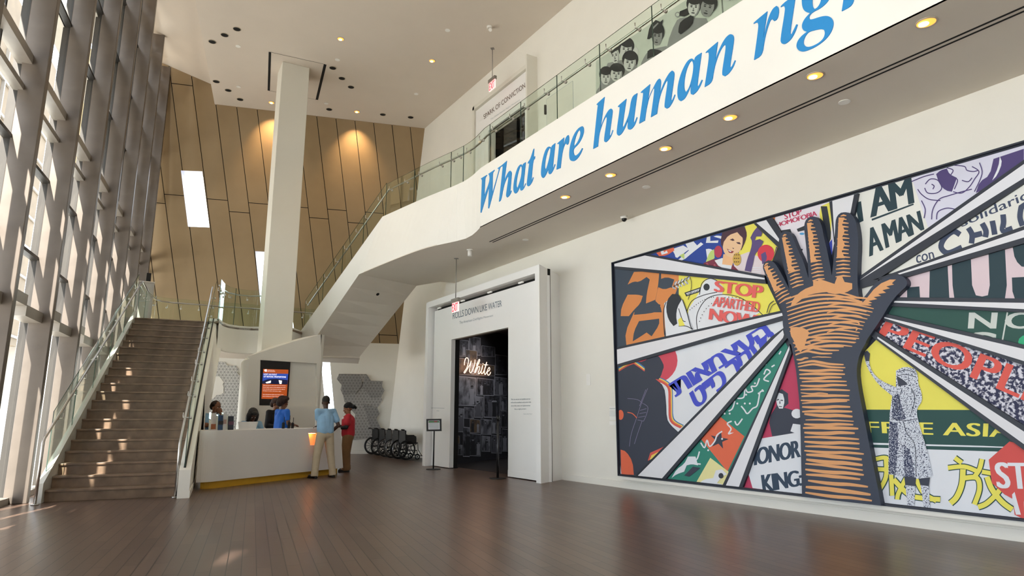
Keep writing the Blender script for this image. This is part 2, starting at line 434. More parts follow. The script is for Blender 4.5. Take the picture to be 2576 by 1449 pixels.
# ---- curtain wall on the left: deep steel fins, panes, mullions, transoms
KF0, KF1 = -7, 7
for k in range(KF0, KF1 + 1):
    b = MB(); p = fac(k, -GOFF + .02) - S10 * .07; top = roofz(fac(k)) - .02
    o0 = p; a_, c_ = N10 * (GOFF - .02), S10 * .14
    b.obox(o0, a_, c_, (0, 0, top), FINM)
    o = b.build('steel_fin', org=p); bevel(o, .008, 1)
    nm = {1: 'nearest tall steel fin, its foot out of frame at the left', 2: 'tall steel fin standing beside the foot of the stairs', 3: 'tall steel fin just beyond the lower end of the left stair rail', 4: 'tall steel fin behind the middle of the left stair rail', 5: 'tall steel fin behind the upper half of the left stair rail', 6: 'tall steel fin, second from the bronze wall', 7: 'tall steel fin standing next to the bronze panelled wall'}
    tag(o, nm.get(k, 'tall steel fin of the window wall, outside the left edge of the picture'), 'fin', 'steel fins of the window wall')
for k in range(KF0, KF1 + 1):
    top = roofz(fac(k)) + .05; g0 = fac(k, -GOFF); g1 = fac(k + 1, -GOFF)
    b = MB(); b.poly([g0, g1, g1 + V((0, 0, top)), g0 + V((0, 0, top))], GFAC)
    win = struct(b.build('window_%d' % (k - KF0 + 4), org=g0))
    b = MB()
    for fr, wd in ((0, .04), (.52, .05)):
        q_ = g0 + S10 * FSTEP * fr - N10 * .10 - S10 * wd / 2; b.obox(q_, N10 * .13, S10 * wd, (0, 0, top), MULL)
    for z in (8.2, 9.7, 11.2, 5.25, 3.9): b.obox(g0 + V((0, 0, z)) - N10 * .08, S10 * FSTEP, N10 * .12, (0, 0, .055), MULL)
    b.build('window_frame', win)
    b = MB()
    b.obox(g0 + V((0, 0, 6.42)) - N10 * .05, S10 * FSTEP, N10 * .2, (0, 0, .14), TRANS)
    b.obox(g0 + V((0, 0, 6.0)) - N10 * .05, S10 * FSTEP, N10 * .14, (0, 0, .09), TRANS)
    b.obox(g0 + V((0, 0, 3.0)) - N10 * .05, S10 * FSTEP * .52, N10 * .26, (0, 0, .17), TRANS)
    b.obox(g0 + V((0, 0, 2.85)) - N10 * .05 + S10 * FSTEP * .52, S10 * FSTEP * .48, N10 * .26, (0, 0, .17), TRANS)
    b.obox(g0 - N10 * .1, S10 * FSTEP, N10 * .2, (0, 0, .10), TRANS)
    b.build('transom', win)
# outside sunshade blades on the upper part of the glass
BLADE = mat('sunshade_metal', '#b5aea2', .5, .3)
for i, z in enumerate((8.2, 9.65, 11.1, 12.5)):
    b = MB(); b.obox(fac(KF0, -GOFF - .06, z), S10 * FSTEP * (KF1 + .2 - KF0), -N10 * .33, (0, 0, .035), BLADE); o = b.build('sunshade_blade', org=fac(KF0, -GOFF - .06, z))
    tag(o, 'outside sunshade blade along the window wall, ' + ['lowest of the four', 'second from the bottom', 'second from the top', 'topmost of the four'][i], 'sunshade', 'outside sunshade blades')
for i, z in enumerate((6.75, 5.5, 4.3, 3.1)):  # unseen blades added to keep direct sun off the near floor
    b = MB(); b.obox(fac(KF0, -GOFF - .06, z), S10 * FSTEP * (-1.0 - KF0), -N10 * .33, (0, 0, .035), BLADE); o = b.build('sunshade_blade', org=fac(KF0, -GOFF - .06, z))
    tag(o, 'added sun-blocking blade outside the window wall, off the left edge of the picture', 'sunshade', 'sun-blocking blades added outside the near bays')
# building across the street seen through the upper panes
b = MB(); m_ = mat('outside_facade', '#6b5c48', .8, scale=1.2, var=.12)
Q0 = fac(-8, -9.0); b.obox(Q0 + V((0, 0, 5.2)), S10 * 52, -N10 * 3, (0, 0, 17), m_)
for z in np.arange(5.6, 19, 1.7): b.obox(Q0 + V((0, 0, z)) + N10 * .02, S10 * 52, N10 * .1, (0, 0, .12), TRANS)
for k in range(0, 26): b.obox(Q0 + S10 * 2 * k + V((0, 0, 5.2)), S10 * .12, N10 * .14, (0, 0, 14), TRANS)
for k in range(0, 14): b.obox(Q0 + S10 * 4 * k, S10 * .4, -N10 * .4, (0, 0, 5.3), TRANS)
o = b.build('neighbouring_building', org=Q0); tag(o, 'tan building across the way seen through the upper glass of the window wall', 'building')
# ================================================================ GRAND STAIR
SL0, SR0 = V((-.526, 13.225, 0)), V((1.354, 12.947, 0)); SL1, SR1 = V((.67, 19.73, 0)), V((2.43, 19.5, 0)); ZL = 3.9
NST = 21; RH = ZL / NST
def sp(u, s): # u 0 left..1 right, s 0..20 tread index
    f_ = s / 20; return (SL0 + (SL1 - SL0) * f_) * (1 - u) + (SR0 + (SR1 - SR0) * f_) * u
STW = board_mat('stair_oak', 0, '#77624f', '#86705d', '#4a3c32', 3.0, 30.0, .38, gap=0.0, grain=.75)
st = thing('staircase', 'wide dark oak staircase climbing from the wood floor to the landing, with white side beam', 'staircase', tuple((SL0 + SR0) / 2))
for i in range(NST):
    b = MB(); p0, p1 = sp(0, i), sp(1, i); bk = sp(0, i + 1.06) - p0
    z0, z1 = i * RH, (i + 1) * RH
    org = p0 + V((0, 0, z1)); ax = unit(p1 - p0); ay = unit(np.cross((0, 0, 1), ax)); R3 = np.array([ax, ay, (0, 0, 1)]).T
    n1 = p0 - ay * .034; n2 = p1 - ay * .034
    wv = p1 - p0
    b.obox(p0 + V((0, 0, z0)) - V((0, 0, .03 if i else 0)), wv, ay * .4, (0, 0, RH - .03 + (.03 if i else 0)), STW)
    b.obox(n1 + V((0, 0, z1 - .032)), wv, ay * .42, (0, 0, .032), STW)
    bevel(b.build('step', st, org=org, rot=R3), .004, 2)
def off(a, b_, d): # parallel in plan, to the right of a->b
    u = unit((b_ - a) * V((1, 1, 0))); return V((u[1], -u[0], 0)) * d
# left stringer: steel plate with cap
lo = off(SL0, SL1, -1)
tp = [(-.11, .27), (20.6, ZL + .17)]
b = MB(); a0 = sp(0, -.5); a1 = sp(0, 20.9)
Lz = lambda s: .27 + (ZL + .14 - .27) * (s + .35) / 20.9
P = [a0 + V((0, 0, 0)), a0 + V((0, 0, Lz(-.5) + .06)), a1 + V((0, 0, Lz(20.9))), a1 + V((0, 0, Lz(20.9) - .9)), sp(0, 3.5)]
b.ext(P, lo * .09, mat('stringer_metal', '#b9b6ae', .45, .3)); b.build('stringer', st)
# right beam: white, thick, sagging towards the floor
SS_, SN_ = unit(SR1 - SR0), off(SR0, SR1, 1)
def beam_pt(px, py, s): # meet the ray with the upright plane across the stair at run s
    return hit(px, py, sp(1, s), SS_)
top = [(s, ) for s in (-1, 4, 8, 12, 16, 20, 20.9)]
Tz = lambda s: .46 + (ZL + .13 - .46) * (s + 1) / 21.9
topin = [sp(1, s) + SN_ * .02 + V((0, 0, Tz(s))) for (s,) in top]
topout = [sp(1, s) + SN_ * .20 + V((0, 0, Tz(s))) for (s,) in top]
low_px = [(474, 1248, -1), (500, 1196, None), (508, 1150, 7), (521, 1068, 10), (534, 996, 14), (546, 930, 17.5), (556, 878, 20.9)]
lowp = [V((*(sp(1, -1) + SN_ * .2)[:2], 0)), flr(500, 1196), beam_pt(509, 1145, 7.5), beam_pt(521, 1068, 11), beam_pt(534, 996, 15), beam_pt(545, 935, 18), beam_pt(556, 878, 20.9)]
b = MB()
b.add(topout + lowp, [(i, i + 1, 7 + i + 1, 7 + i) for i in range(6)], WHITE, True)
b.strip(topin, topout, WHITE)
lowin = [V((*sp(1, -1)[:2], 0)), V((*sp(1, 5)[:2], 0))] + [V((*(sp(1, s) - SN_ * .05)[:2], q[2])) for s, q in zip((7.5, 11, 15, 18, 20.9), lowp[2:])]
b.strip(lowp, lowin, WHITE, True)
b.strip(topin, [sp(1, s) + SN_ * .02 + V((0, 0, max(0, Tz(s) - .5))) for (s,) in top], WHITE)
b.poly([topin[0], topout[0], lowp[0], lowin[0] + SN_ * .02], WHITE)
b.poly([topin[-1], topout[-1], lowp[-1], lowin[-1]], WHITE)
b.build('side_beam', st)
b = MB(); lin_ = [sp(0, s) for s in (5, 7.5, 11, 15, 18, 20.9)]
b.strip(lowin[1:], [V((*p[:2], q[2])) for p, q in zip(lin_, lowin[1:])], WHITE, True); b.build('underside', st)
b = MB(); b.obox(lowp[0] + SN_ * .0, lowp[1] - lowp[0], SN_ * .012, (0, 0, .12), WHITE); b.build('skirting', st)

# ---- landing, second flight and balcony
PLB = mat('balcony_plaster', '#e8e6e0', .7, var=.012, scale=1.2)
FTOP, FX = 6.58, 6.5
edge_top_px = [(551, 806), (562, 815), (575, 820), (601, 824), (630, 826), (661, 826), (700, 827), (735, 828)]
edge = [flr(x, y, ZL) for x, y in edge_top_px]
Ltop = [p + V((0, 0, .05)) for p in edge]; Lbot = [V((p[0], p[1], 3.14)) for p in edge]
# fascia stations of flight two and the balcony: (top, bottom)
def cr(P, n=6):
    out = []
    for i in range(len(P) - 1):
        p0, p1, p2, p3 = P[max(i - 1, 0)], P[i], P[i + 1], P[min(i + 2, len(P) - 1)]
        for k in range(n):
            t = k / n; out.append(.5 * ((2 * p1) + (p2 - p0) * t + (2 * p0 - 5 * p1 + 4 * p2 - p3) * t * t + (3 * p1 - p0 - 3 * p2 + p3) * t ** 3))
    out.append(P[-1]); return out
K0t = flr(757, 832, ZL + .05); K0b = V((5.35, 20.7, 3.2))
Kt = flr(962, 545, FTOP); Kb = flr(903, 690, ZS)
st_top = [K0t, K0t + (Kt - K0t) * .5, Kt]
q1 = hit(905, 618, Kt, np.cross(Kt - K0t, (0, 0, 1)))
flight_t = [K0t, K0t * .5 + Kt * .5, Kt * .96 + K0t * .04]
flight_b = [K0b, K0b * .5 + Kb * .5, Kb * .93 + K0b * .07]
bal_t = cr([Kt, flr(1065, 499, FTOP), flr(1165, 457, FTOP), V((FX, 11.6, FTOP))], 6)
bal_b = cr([Kb, flr(1000, 650, ZS), flr(1075, 623, ZS), flr(1172, 600, ZS), V((FX, 11.6, ZS))], 5)[:len(bal_t) + 2]
def resample(P, n):
    P = [V(p) for p in P]; d = [0]
    for a, c in zip(P[:-1], P[1:]): d.append(d[-1] + np.linalg.norm(c - a))
    return [V([np.interp(s, d, [p[k] for p in P]) for k in range(3)]) for s in np.linspace(0, d[-1], n)]
bt = resample(bal_t, 20); bb = resample(bal_b if np.allclose(bal_b[-1], [FX, 11.6, ZS]) else list(bal_b) + [V((FX, 11.6, ZS))], 20)
ft = resample(flight_t + [Kt], 8); fb_ = resample(flight_b + [Kb], 8)
b = MB()
NEAR = -8.2
TT = ft[:-1] + bt + [V((FX, NEAR, FTOP))]; BB_ = fb_[:-1] + bb + [V((FX, NEAR, ZS))]
b.strip(TT, BB_, PLB, False)
IN = V((.18, .05, 0)); TI = [p + IN for p in TT]
b.strip(TT, TI, PLB); b.strip(TI, [p - V((0, 0, .3)) for p in TI], PLB)
# soffit of balcony, underside of flight two, landing slab soffit
R1, R2, R3_ = flr(1048, 719, ZS), flr(1107, 709, ZS), V((9.3, 17.0, ZS))
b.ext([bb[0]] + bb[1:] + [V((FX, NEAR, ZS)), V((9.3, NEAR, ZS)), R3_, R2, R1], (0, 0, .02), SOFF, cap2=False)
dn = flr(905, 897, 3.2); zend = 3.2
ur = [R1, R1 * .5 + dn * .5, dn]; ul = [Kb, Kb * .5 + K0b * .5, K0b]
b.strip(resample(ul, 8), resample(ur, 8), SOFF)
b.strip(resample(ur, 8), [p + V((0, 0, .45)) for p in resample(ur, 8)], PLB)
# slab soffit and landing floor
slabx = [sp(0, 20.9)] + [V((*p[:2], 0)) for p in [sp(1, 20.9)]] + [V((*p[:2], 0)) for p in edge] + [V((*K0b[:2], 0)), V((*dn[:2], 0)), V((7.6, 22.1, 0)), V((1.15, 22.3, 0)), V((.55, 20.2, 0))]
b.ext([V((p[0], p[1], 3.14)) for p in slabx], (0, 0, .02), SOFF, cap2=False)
b.strip([V(K0b), V(dn)], [V((K0b[0], K0b[1], 3.14)), V((dn[0], dn[1], 3.14))], SOFF); b.strip(Ltop, Lbot, PLB, True); b.strip([p + V((0, 0, .0)) for p in Ltop], [p + V((-.05, .15, 0)) for p in Ltop], PLB)
b.strip([Lbot[-1], V((K0b[0], K0b[1], 3.14))], [Ltop[-1], V(K0t)], PLB)
b.strip([V((1.15, 22.3, 3.14)), V((7.6, 22.1, 3.14)), V((dn[0], dn[1], 3.14))], [V((1.15, 22.3, ZL)), V((7.6, 22.1, ZL)), V((dn[0], dn[1], ZL))], PLB)
balc = b.build('balcony'); struct(balc)
b = MB()
b.ext([V((p[0], p[1], ZL - .06)) for p in slabx], (0, 0, .06), STW)
b.ext([p * V((1, 1, 0)) + V((.18, 0, ZF - .06)) for p in bt] + [V((FX + .18, NEAR, ZF - .06)), V((9.3, NEAR, ZF - .06)), V((9.3, 17.0, ZF - .06)), V((*(R1)[:2], ZF - .06))], (0, 0, .06), STW)
for i in range(13):   # treads of flight two, hidden behind the beam
    f0 = i / 13; pl = K0t * (1 - f0) + Kt * f0; pr = dn * (1 - f0) + R1 * f0; z_ = ZL + (ZF - ZL) * (i + 1) / 13
    f1 = (i + 1) / 13; ql = K0t * (1 - f1) + Kt * f1; qr = dn * (1 - f1) + R1 * f1
    c = [V((*(pl + IN)[:2], z_)), V((*pr[:2], z_)), V((*qr[:2], z_)), V((*(ql + IN)[:2], z_))]
    b.poly(c, STW); b.poly([c[0], c[1], c[1] - V((0, 0, .2)), c[0] - V((0, 0, .2))], STW)
o = struct(b.build('floor')); o.name = 'floor_upper_levels'

# ---- glass balustrades
GEDGE = mat('glass_edge', '#2f4a42', .2)
def bracket(b, rail, gl, m=STEEL):
    rail, gl = V(rail), V(gl); mid = rail - V((0, 0, .10))
    b.tube([rail - V((0, 0, .015)), mid, gl - V((0, 0, .10))], .009, m, 8); b.cyl(gl - V((0, 0, .10)) - unit(gl - rail) * .012, gl - V((0, 0, .10)) + unit(gl - rail) * .02, .028, m, 12)
def balustrade(root, base, hgt, rail_off, rail_h, joints_, side, post=None, brk=2, extra_rail=None):
    """base: polyline along the foot; panels between stations of joints_ (arc length)"""
    d = [0]
    for a, c in zip(base[:-1], base[1:]): d.append(d[-1] + np.linalg.norm((c - a)[:2]))
    def at(s): return V([np.interp(s, d, [p[k] for p in base]) for k in range(3)])
    J = [j for j in joints_ if 0 <= j <= d[-1] + 1e-6]
    for a, c in zip(J[:-1], J[1:]):
        ss = [a + .006] + [x for x in d if a + .02 < x < c - .02] + [c - .006]
        P = [at(s) for s in ss]; b = MB()
        nn = []
        for i, p in enumerate(P):
            t = P[min(i + 1, len(P) - 1)] - P[max(i - 1, 0)]; t = unit(t * V((1, 1, 0))); nn.append(V((t[1], -t[0], 0)) * side)
        hz = V((0, 0, hgt)); th = .012
        A_ = [p - V((0, 0, .02)) for p in P]; T_ = [p + hz for p in P]
        b.strip(A_, T_, GRAILS, len(P) > 2)
        b.strip(T_, [p - n * th for p, n in zip(T_, nn)], GEDGE)
        for e in (0, -1): b.poly([A_[e], T_[e], T_[e] - nn[e] * th, A_[e] - nn[e] * th], GEDGE)
        b.build('glass_panel', root)
        for f_ in ((.22, .78) if brk == 2 else (.5,)):
            s = a + (c - a) * f_; p = at(s); q_ = at(min(s + .05, d[-1])) - at(max(s - .05, 0)); t = unit(q_ * V((1, 1, 0))); n = V((t[1], -t[0], 0)) * side
            b = MB(); bracket(b, p + n * rail_off + V((0, 0, rail_h)), p + V((0, 0, rail_h))); b.build('bracket', root)
    return at, d[-1]
def rail_tube(root, path, r=.021, name='handrail'):
    b = MB(); b.tube(path, r, STEEL, 12); return b.build(name, root)
# left stair rail
t = thing('glass_balustrade', 'glass balustrade with steel handrail climbing the left side of the big staircase', 'balustrade', tuple(SL0), 'glass balustrades')
base = [sp(0, .4) + lo * .05 + V((0, 0, Lz(.4))), sp(0, 20.9) + lo * .05 + V((0, 0, Lz(20.9)))]
Ltot = np.linalg.norm((base[1] - base[0])[:2])
balustrade(t, base, 1.02, .07, .85, list(np.linspace(0, Ltot, 6)), 1)
pf = flr(87, 1271); r0 = V((pf[0], pf[1], .98))
r1 = sp(0, 20.9) + V((0, 0, ZL + 1.02)) - lo * .03
rail_tube(t, [pf + V((0, 0, .02)), r0 * V((1, 1, 0)) + V((0, 0, .93)), r0 + (r1 - r0) * .006 + V((0, 0, .0)), r0 + (r1 - r0) * .02, r1], .022)
b = MB(); b.cyl(pf, pf + V((0, 0, .02)), .055, STEEL, 20); b.build('floor_flange', t)
# rear landing rail
t = thing('glass_balustrade', 'glass balustrade along the back edge of the landing, with a level steel handrail', 'balustrade', (1.2, 22.2, ZL), 'glass balustrades')
base = [sp(0, 20.9) + V((0, 0, ZL)), sp(0, 20.9) * .5 + V((.62, 11.1, ZL)), V((1.18, 21.95, ZL)), V((1.35, 22.2, ZL)), V((1.7, 22.3, ZL)), V((4.4, 22.15, ZL)), V((7.5, 22.0, ZL))]
base[1] = V((*((base[0] + base[2]) / 2)[:2], ZL))
balustrade(t, base, 1.0, .07, .80, [0, .9, 1.8, 2.7, 3.6, 4.6, 5.7, 6.8, 7.9, 9.0], 1)
rail_tube(t, [p + V((.05 if i < 4 else 0, -.07, .86)) + (V((0, 0, .16)) if i == 0 else 0) for i, p in enumerate(base)], .021)
# right stair rail
t = thing('glass_balustrade', 'glass balustrade with steel handrail climbing the right side of the big staircase', 'balustrade', tuple(SR0), 'glass balustrades')
base = [sp(1, -.8) + SN_ * .10 + V((0, 0, Tz(-.8))), sp(1, 20.9) + SN_ * .10 + V((0, 0, Tz(20.9)))]
Ltot = np.linalg.norm((base[1] - base[0])[:2])
balustrade(t, base, 1.06, -.12, .78, list(np.linspace(0, Ltot, 6)), 1)
b = MB(); b.obox(base[0] - SN_ * .02, base[1] - base[0], SN_ * .035, (0, 0, .012), BLACK); b.build('glazing_channel', t)
pf = flr(440, 1252); r1 = sp(1, 20.9) + V((0, 0, ZL + 1.02))
rail_tube(t, [pf + V((0, 0, .02)), pf + V((0, 0, .9)), pf + V((.01, .06, .97)), r1], .022)
b = MB(); b.cyl(pf, pf + V((0, 0, .02)), .055, STEEL, 20); b.build('floor_flange', t)
# landing front rail + flight two + balcony in one sweep
t = thing('glass_balustrade', 'curved green tinted glass balustrade on the front edge of the landing beside the white column', 'balustrade', tuple(edge[3]), 'glass balustrades')
base = [p + V((-.02, .07, .03)) for p in edge]; Lg = sum(np.linalg.norm((c - a)[:2]) for a, c in zip(base[:-1], base[1:]))
balustrade(t, base, 1.12, -.08, .92, [0, .55, 1.35, Lg], 1)
rail_tube(t, [p + V((-.03, .08, .96)) for p in base], .021)
t = thing('glass_balustrade', 'glass balustrade with steel handrail on the rising white beam of the upper flight', 'balustrade', tuple(K0t), 'glass balustrades')
base = [p + IN * .5 for p in ft]; Lg = sum(np.linalg.norm((c - a)[:2]) for a, c in zip(base[:-1], base[1:]))
balustrade(t, base, .98, .09, .78, list(np.linspace(0, Lg, 5)), 1)
rail_tube(t, [p + V((.09, .02, .82)) for p in base], .021)
t = thing('glass_balustrade', 'long glass balustrade with steel handrail above the blue lettering of the balcony', 'balustrade', tuple(bt[0]), 'glass balustrades')
base = [p + IN * .5 for p in bt] + [V((FX + .09, NEAR, FTOP))]
dd = [0]
for a, c in zip(base[:-1], base[1:]): dd.append(dd[-1] + np.linalg.norm((c - a)[:2]))
jl = [0]
for px, py in [(1043, 440), (1134, 420), (1166, 400), (1232.5, 350), (1310, 290), (1401, 230), (1508, 150), (1639, 40)]:
    # the joint is an upright; find the station whose azimuth matches
    az = math.atan2(*ray(px, py)[:2]); best = min(((abs(math.atan2(p[0], p[1]) - az), s) for s in np.arange(0, dd[-1], .02) for p in [[np.interp(s, dd, [q[0] for q in base]), np.interp(s, dd, [q[1] for q in base])]]), key=lambda v: v[0])[1]
    jl.append(best)
while jl[-1] < dd[-1] - 1.2: jl.append(jl[-1] + 1.3)
balustrade(t, base, .94, .09, .78, jl, 1)
rail_tube(t, [p + V((.09, .02, .80)) for p in base], .021)
# soffit slot and lamps
b = MB(); sl0, sl1 = flr(1230, 608, ZS), flr(2576, 15, ZS); sdir = unit(sl1 - sl0)
for dx in (0, .085): b.box((sl0[0] + dx, NEAR, ZS - .004), (sl0[0] + dx + .028, sl0[1], ZS + .002), DARK)
o = b.build('trim_1'); o.name = 'trim_1'; struct(o)
LAMP = emis('lamp_glow', '#ff9a3e', 1.6); TRIM = mat('lamp_trim', '#b8ab98', .5)
def downlight(p, r, n, label, lit=True, name='downlight', power=0, group=None, spot=1.9, aim=None):
    p = V(p); t = thing(name, label, 'ceiling light', tuple(p), group)
    b = MB(); ax = V(n); b.torus(p + ax * .002, ax, r * 1.08, r * .10, TRIM, 24, 6); b.build('trim_ring', t)
    b = MB(); b.cyl(p + ax * .001, p + ax * .006, r, LAMP if lit else DARK, 24); b.build('lens', t)  # unlit ones get a black disc for the dark of the recess
    if lit:
        b = MB(); b.cyl(p + ax * .004 + V((0, r * .3, 0)), p + ax * .012 + V((0, r * .3, 0)), r * .55, emis('lamp_core', '#ffd08a', 9), 16); b.build('bulb', t)
    if power:
        l = bpy.data.lights.new('lamp', 'SPOT'); l.energy = power; l.color = (1, .66, .34); l.spot_size = spot; l.spot_blend = 1.0; l.shadow_soft_size = .05
        lo_ = bpy.data.objects.new('lamp', l); C.objects.link(lo_); lo_.parent = t; lo_.location = tuple(V(n) * .06)
        lo_.rotation_euler = Vector(tuple(V(n) if aim is None else V(aim))).to_track_quat('-Z', 'Y').to_euler()
    return t
dl = [(2330, 56), (2050, 190), (1837, 295), (1674, 373), (1536, 440), (1422, 495)]
nmz = ['nearest, at the upper right of the picture', 'second from the right edge of the picture', 'third from the right edge of the picture', 'fourth from the right edge of the picture', 'second from the far end of the row', 'at the far end of the row']
for (x, y), nn in zip(dl, nmz):
    downlight(flr(x, y, ZS - .003), .085, (0, 0, -1), 'amber downlight in the balcony soffit, ' + nn, True, power=13, group='amber downlights under the balcony')
dl2 = [(857, 98), (1087, 153), (683, 258), (898, 281)]
for (x, y), nn in zip(dl2, ['above and right of the column head', 'out towards the right hand upper wall', 'just left of the column near the bronze wall', 'close above the bronze wall, right of the column']):
    downlight(flr(x, y, ZC - .003), .085, (0, 0, -1), 'lit downlight in the high ceiling, ' + nn, True, power=(330 if y > 200 else 200), aim=((nR * V((1, 1, 0)) * .75 + V((0, 0, -1))) if y > 200 else None), group='lit downlights in the high ceiling', spot=1.3)
dk = [(596, 73), (565, 88), (534, 105), (544, 205), (574, 227), (604, 250), (837, 171), (860, 197), (883, 219), (828, 275), (963, 288), (1033, 295)]
nm = ['topmost of the three at the upper left', 'middle one of the three at the upper left', 'lowest of the three at the upper left', 'first of the three by the left ceiling edge', 'middle of the three near the left ceiling edge', 'last of the three near the left ceiling edge',
      'first of the three right of the column head', 'middle of the three right of the column head', 'last of the three right of the column head', 'beside the column, close to the bronze wall', 'second from the right in the row by the bronze wall', 'rightmost of the row by the bronze wall']
for (x, y), nn in zip(dk, nm):
    downlight(flr(x, y, ZC - .003), .095, (0, 0, -1), 'unlit recessed light, ' + nn, False, name='recessed_light', group='unlit black recessed lights')
# column and its ceiling collar
COLM = mat('column_paint', '#dddacf', .7, var=.012, scale=1)
c0, c1 = flr(711, 154, ZC), flr(779, 171, ZC); cdv = c1 - c0; cb = unit(np.cross((0, 0, 1), cdv)) * .8
b = MB(); b.obox(c0 - V((0, 0, ZC)), cdv, cb, (0, 0, ZC), COLM); o = struct(b.build('column')); bevel(o, .012)
b = MB(); q = [flr(x, y, ZC - .004) for x, y in [(679, 131), (818, 162), (797, 251), (676, 228)]]
for a_, c_, w_ in ((0, 3, .07), (1, 2, .08), (0, 1, .012), (3, 2, .012)):
    p, r = q[a_], q[c_]; u = unit(r - p); nn = V((u[1], -u[0], 0)); b.poly([p - nn * w_ / 2, r - nn * w_ / 2, r + nn * w_ / 2, p + nn * w_ / 2], DARK)
o = struct(b.build('trim_2')); o.name = 'trim_2'
# ================================================================ EXHIBITION PORTAL
PX, PI_ = 7.88, 8.05
PW = mat('portal_white', '#e9e8e6', .65, var=.01, scale=1)
fy0, fy1 = onx(1361, 1217, PX)[1], onx(1062, 1171, PX)[1]; fz = onx(1359, 664, PX)[2]
iy0, iy1 = fy0 + .20, fy1 - .20; iz = fz - .17
byr = flr(1424, 1206)[1]; BX = XW
oy0_, oy1_, ozt_ = onx(1278, 1180, PI_)[1], onx(1130, 1178, PI_)[1], onx(1277, 824, PI_)[2]
por = thing('exhibit_portal', 'tall white doorway surround with lettering, standing off the right hand wall', 'portal', (PX, (fy0 + fy1) / 2, 0))
b = MB()
# outer surround: front ring + splayed right side + top + left side
def ring(y0, y1, z1, y0b, y1b, z1b, X0, X1, m):
    F_ = [(X0, y0, 0), (X0, y0, z1), (X0, y1, z1), (X0, y1, 0)]; G_ = [(X1, y0b, 0), (X1, y0b, z1b), (X1, y1b, z1b), (X1, y1b, 0)]
    return F_, G_
Fo, Fi = [(PX, fy0, 0), (PX, fy0, fz), (PX, fy1, fz), (PX, fy1, 0)], [(PX, iy0 - .03, 0), (PX, iy0 - .03, iz), (PX, iy1 + .03, iz), (PX, iy1 + .03, 0)]
Bo = [(BX, byr, 0), (BX, byr, 4.53), (BX, fy1 + .25, 4.53), (BX, fy1 + .25, 0)]
for i in range(3):
    b.poly([Fo[i], Fo[i + 1], Fi[i + 1], Fi[i]], PW)
    b.poly([Fo[i], Fo[i + 1], Bo[i + 1], Bo[i]], PW)
    q = [Fi[i], Fi[i + 1]]; b.poly([q[0], q[1], (PX + .4, *q[1][1:]), (PX + .4, *q[0][1:])], PW)
b.build('surround', por)
b = MB()
b.box((PX + .3, iy0 - .02, 0), (PX + .42, oy0_, fz - .02), DARK); b.box((PX + .3, oy1_, 0), (PX + .42, iy1 + .05, fz - .02), DARK); b.box((PX + .3, oy0_, ozt_), (PX + .42, oy1_, fz - .02), DARK)
b.build('backing', por)
py0, py1, pz = iy0 + .14, iy1 - .03, iz - .10
b = MB()
b.box((PI_, py0, .02), (PI_ + .12, oy0_, pz), PW); b.box((PI_, oy1_, .02), (PI_ + .12, py1, pz), PW); b.box((PI_, oy0_, ozt_), (PI_ + .12, oy1_, pz), PW)
pan = b.build('lettered_panel', por)
for y in np.linspace(py0 + .5, py1 - .5, 4):
    b = MB(); b.box((PX + .05, y - .09, pz + .0), (PX + .09, y + .09, pz + .035), mat('lamp_white', '#f3f1ec', .5)); b.build('track_light', por)
b = MB(); b.box((PI_ - .006, py0, .02), (PI_, oy0_, .16), PW); b.build('skirting', por); b = MB(); b.box((PI_ - .006, oy1_, .02), (PI_, py1, .16), PW); b.build('skirting', por)
def mpX(X): return lambda x, y: onx(x, y, X)
INK = mat('grey_lettering', '#6d7b86', .6); INK2 = mat('pale_lettering', '#a9b0b4', .6)
OUTX = (-1, 0, 0)
a_ = Art(None, mpX(PI_), OUTX, .001, .004)
a_.text(INK, 'ROLLS DOWN LIKE WATER', [(1139, 786), (1262.5, 755), (1263, 770.5), (1139.5, 803)], .95)
a_.text(INK2, 'The American Civil Rights Movement', [(1156, 808), (1241, 791), (1241, 797), (1156, 818)], .95)
for i, (s, x0, x1) in enumerate([('No, no, we are not satisfied and we', 1286.5, 1334.5), ('will not be satisfied until justice rolls', 1285.5, 1336.5), ('down like water and righteousness', 1286.5, 1335), ('like a mighty stream.', 1295.5, 1325)]):
    y = 1002.5 + i * 8.3; a_.text(INK, s, [(x0, y), (x1, y - .8), (x1, y + 3.4), (x0, y + 4.4)], .9)
a_.text(INK2, 'Martin Luther King, Jr.', [(1318, 1040), (1340, 1039.5), (1340, 1043), (1318, 1044)], .9)
a_.shape(INK2, [(1086, 1025.8), (1119, 1026.6), (1119, 1027.6), (1086, 1026.8)])
a_.shape(INK2, [(1099, 1033), (1106, 1033), (1106, 1034), (1099, 1034)])
a_.mb.build('lettering', pan)
# dark room behind
DW = mat('dark_room_wall', '#17161a', .8, var=.2)
b = MB()
b.box((9.0, 12.2, 4.1), (13.2, 16.95, 4.2), DW); b.box((9.55, 16.95, 4.1), (13.2, 24, 4.2), DW); b.box((13.0, 11, 0), (13.2, 24, 4.2), DW); b.box((8.95, 11.9, 0), (13.2, 12.1, 4.2), DW); b.box((9.52, 22, 0), (13.2, 22.2, 4.2), DW)
b.box((8.97, 12.1, 0), (9.05, oy0_ - .3, 4.2), DW); b.box((9.55, 17.8, 0), (9.6, 22, 4.2), DW)
b.box((8.5, 12.0, 3.9), (9.1, 16.9, 4.15), DW); b.box((8.45, 12.0, 0), (9.05, 12.15, 4.15), DW)
o = struct(b.build('wall_exhibit')); o.name = 'wall_exhibit'
b = MB(); b.box((8.45, 12.1, .0), (13.0, 22, .004), mat('dark_floor', '#1c1816', .35)); o = struct(b.build('floor')); o.name = 'floor_exhibit'
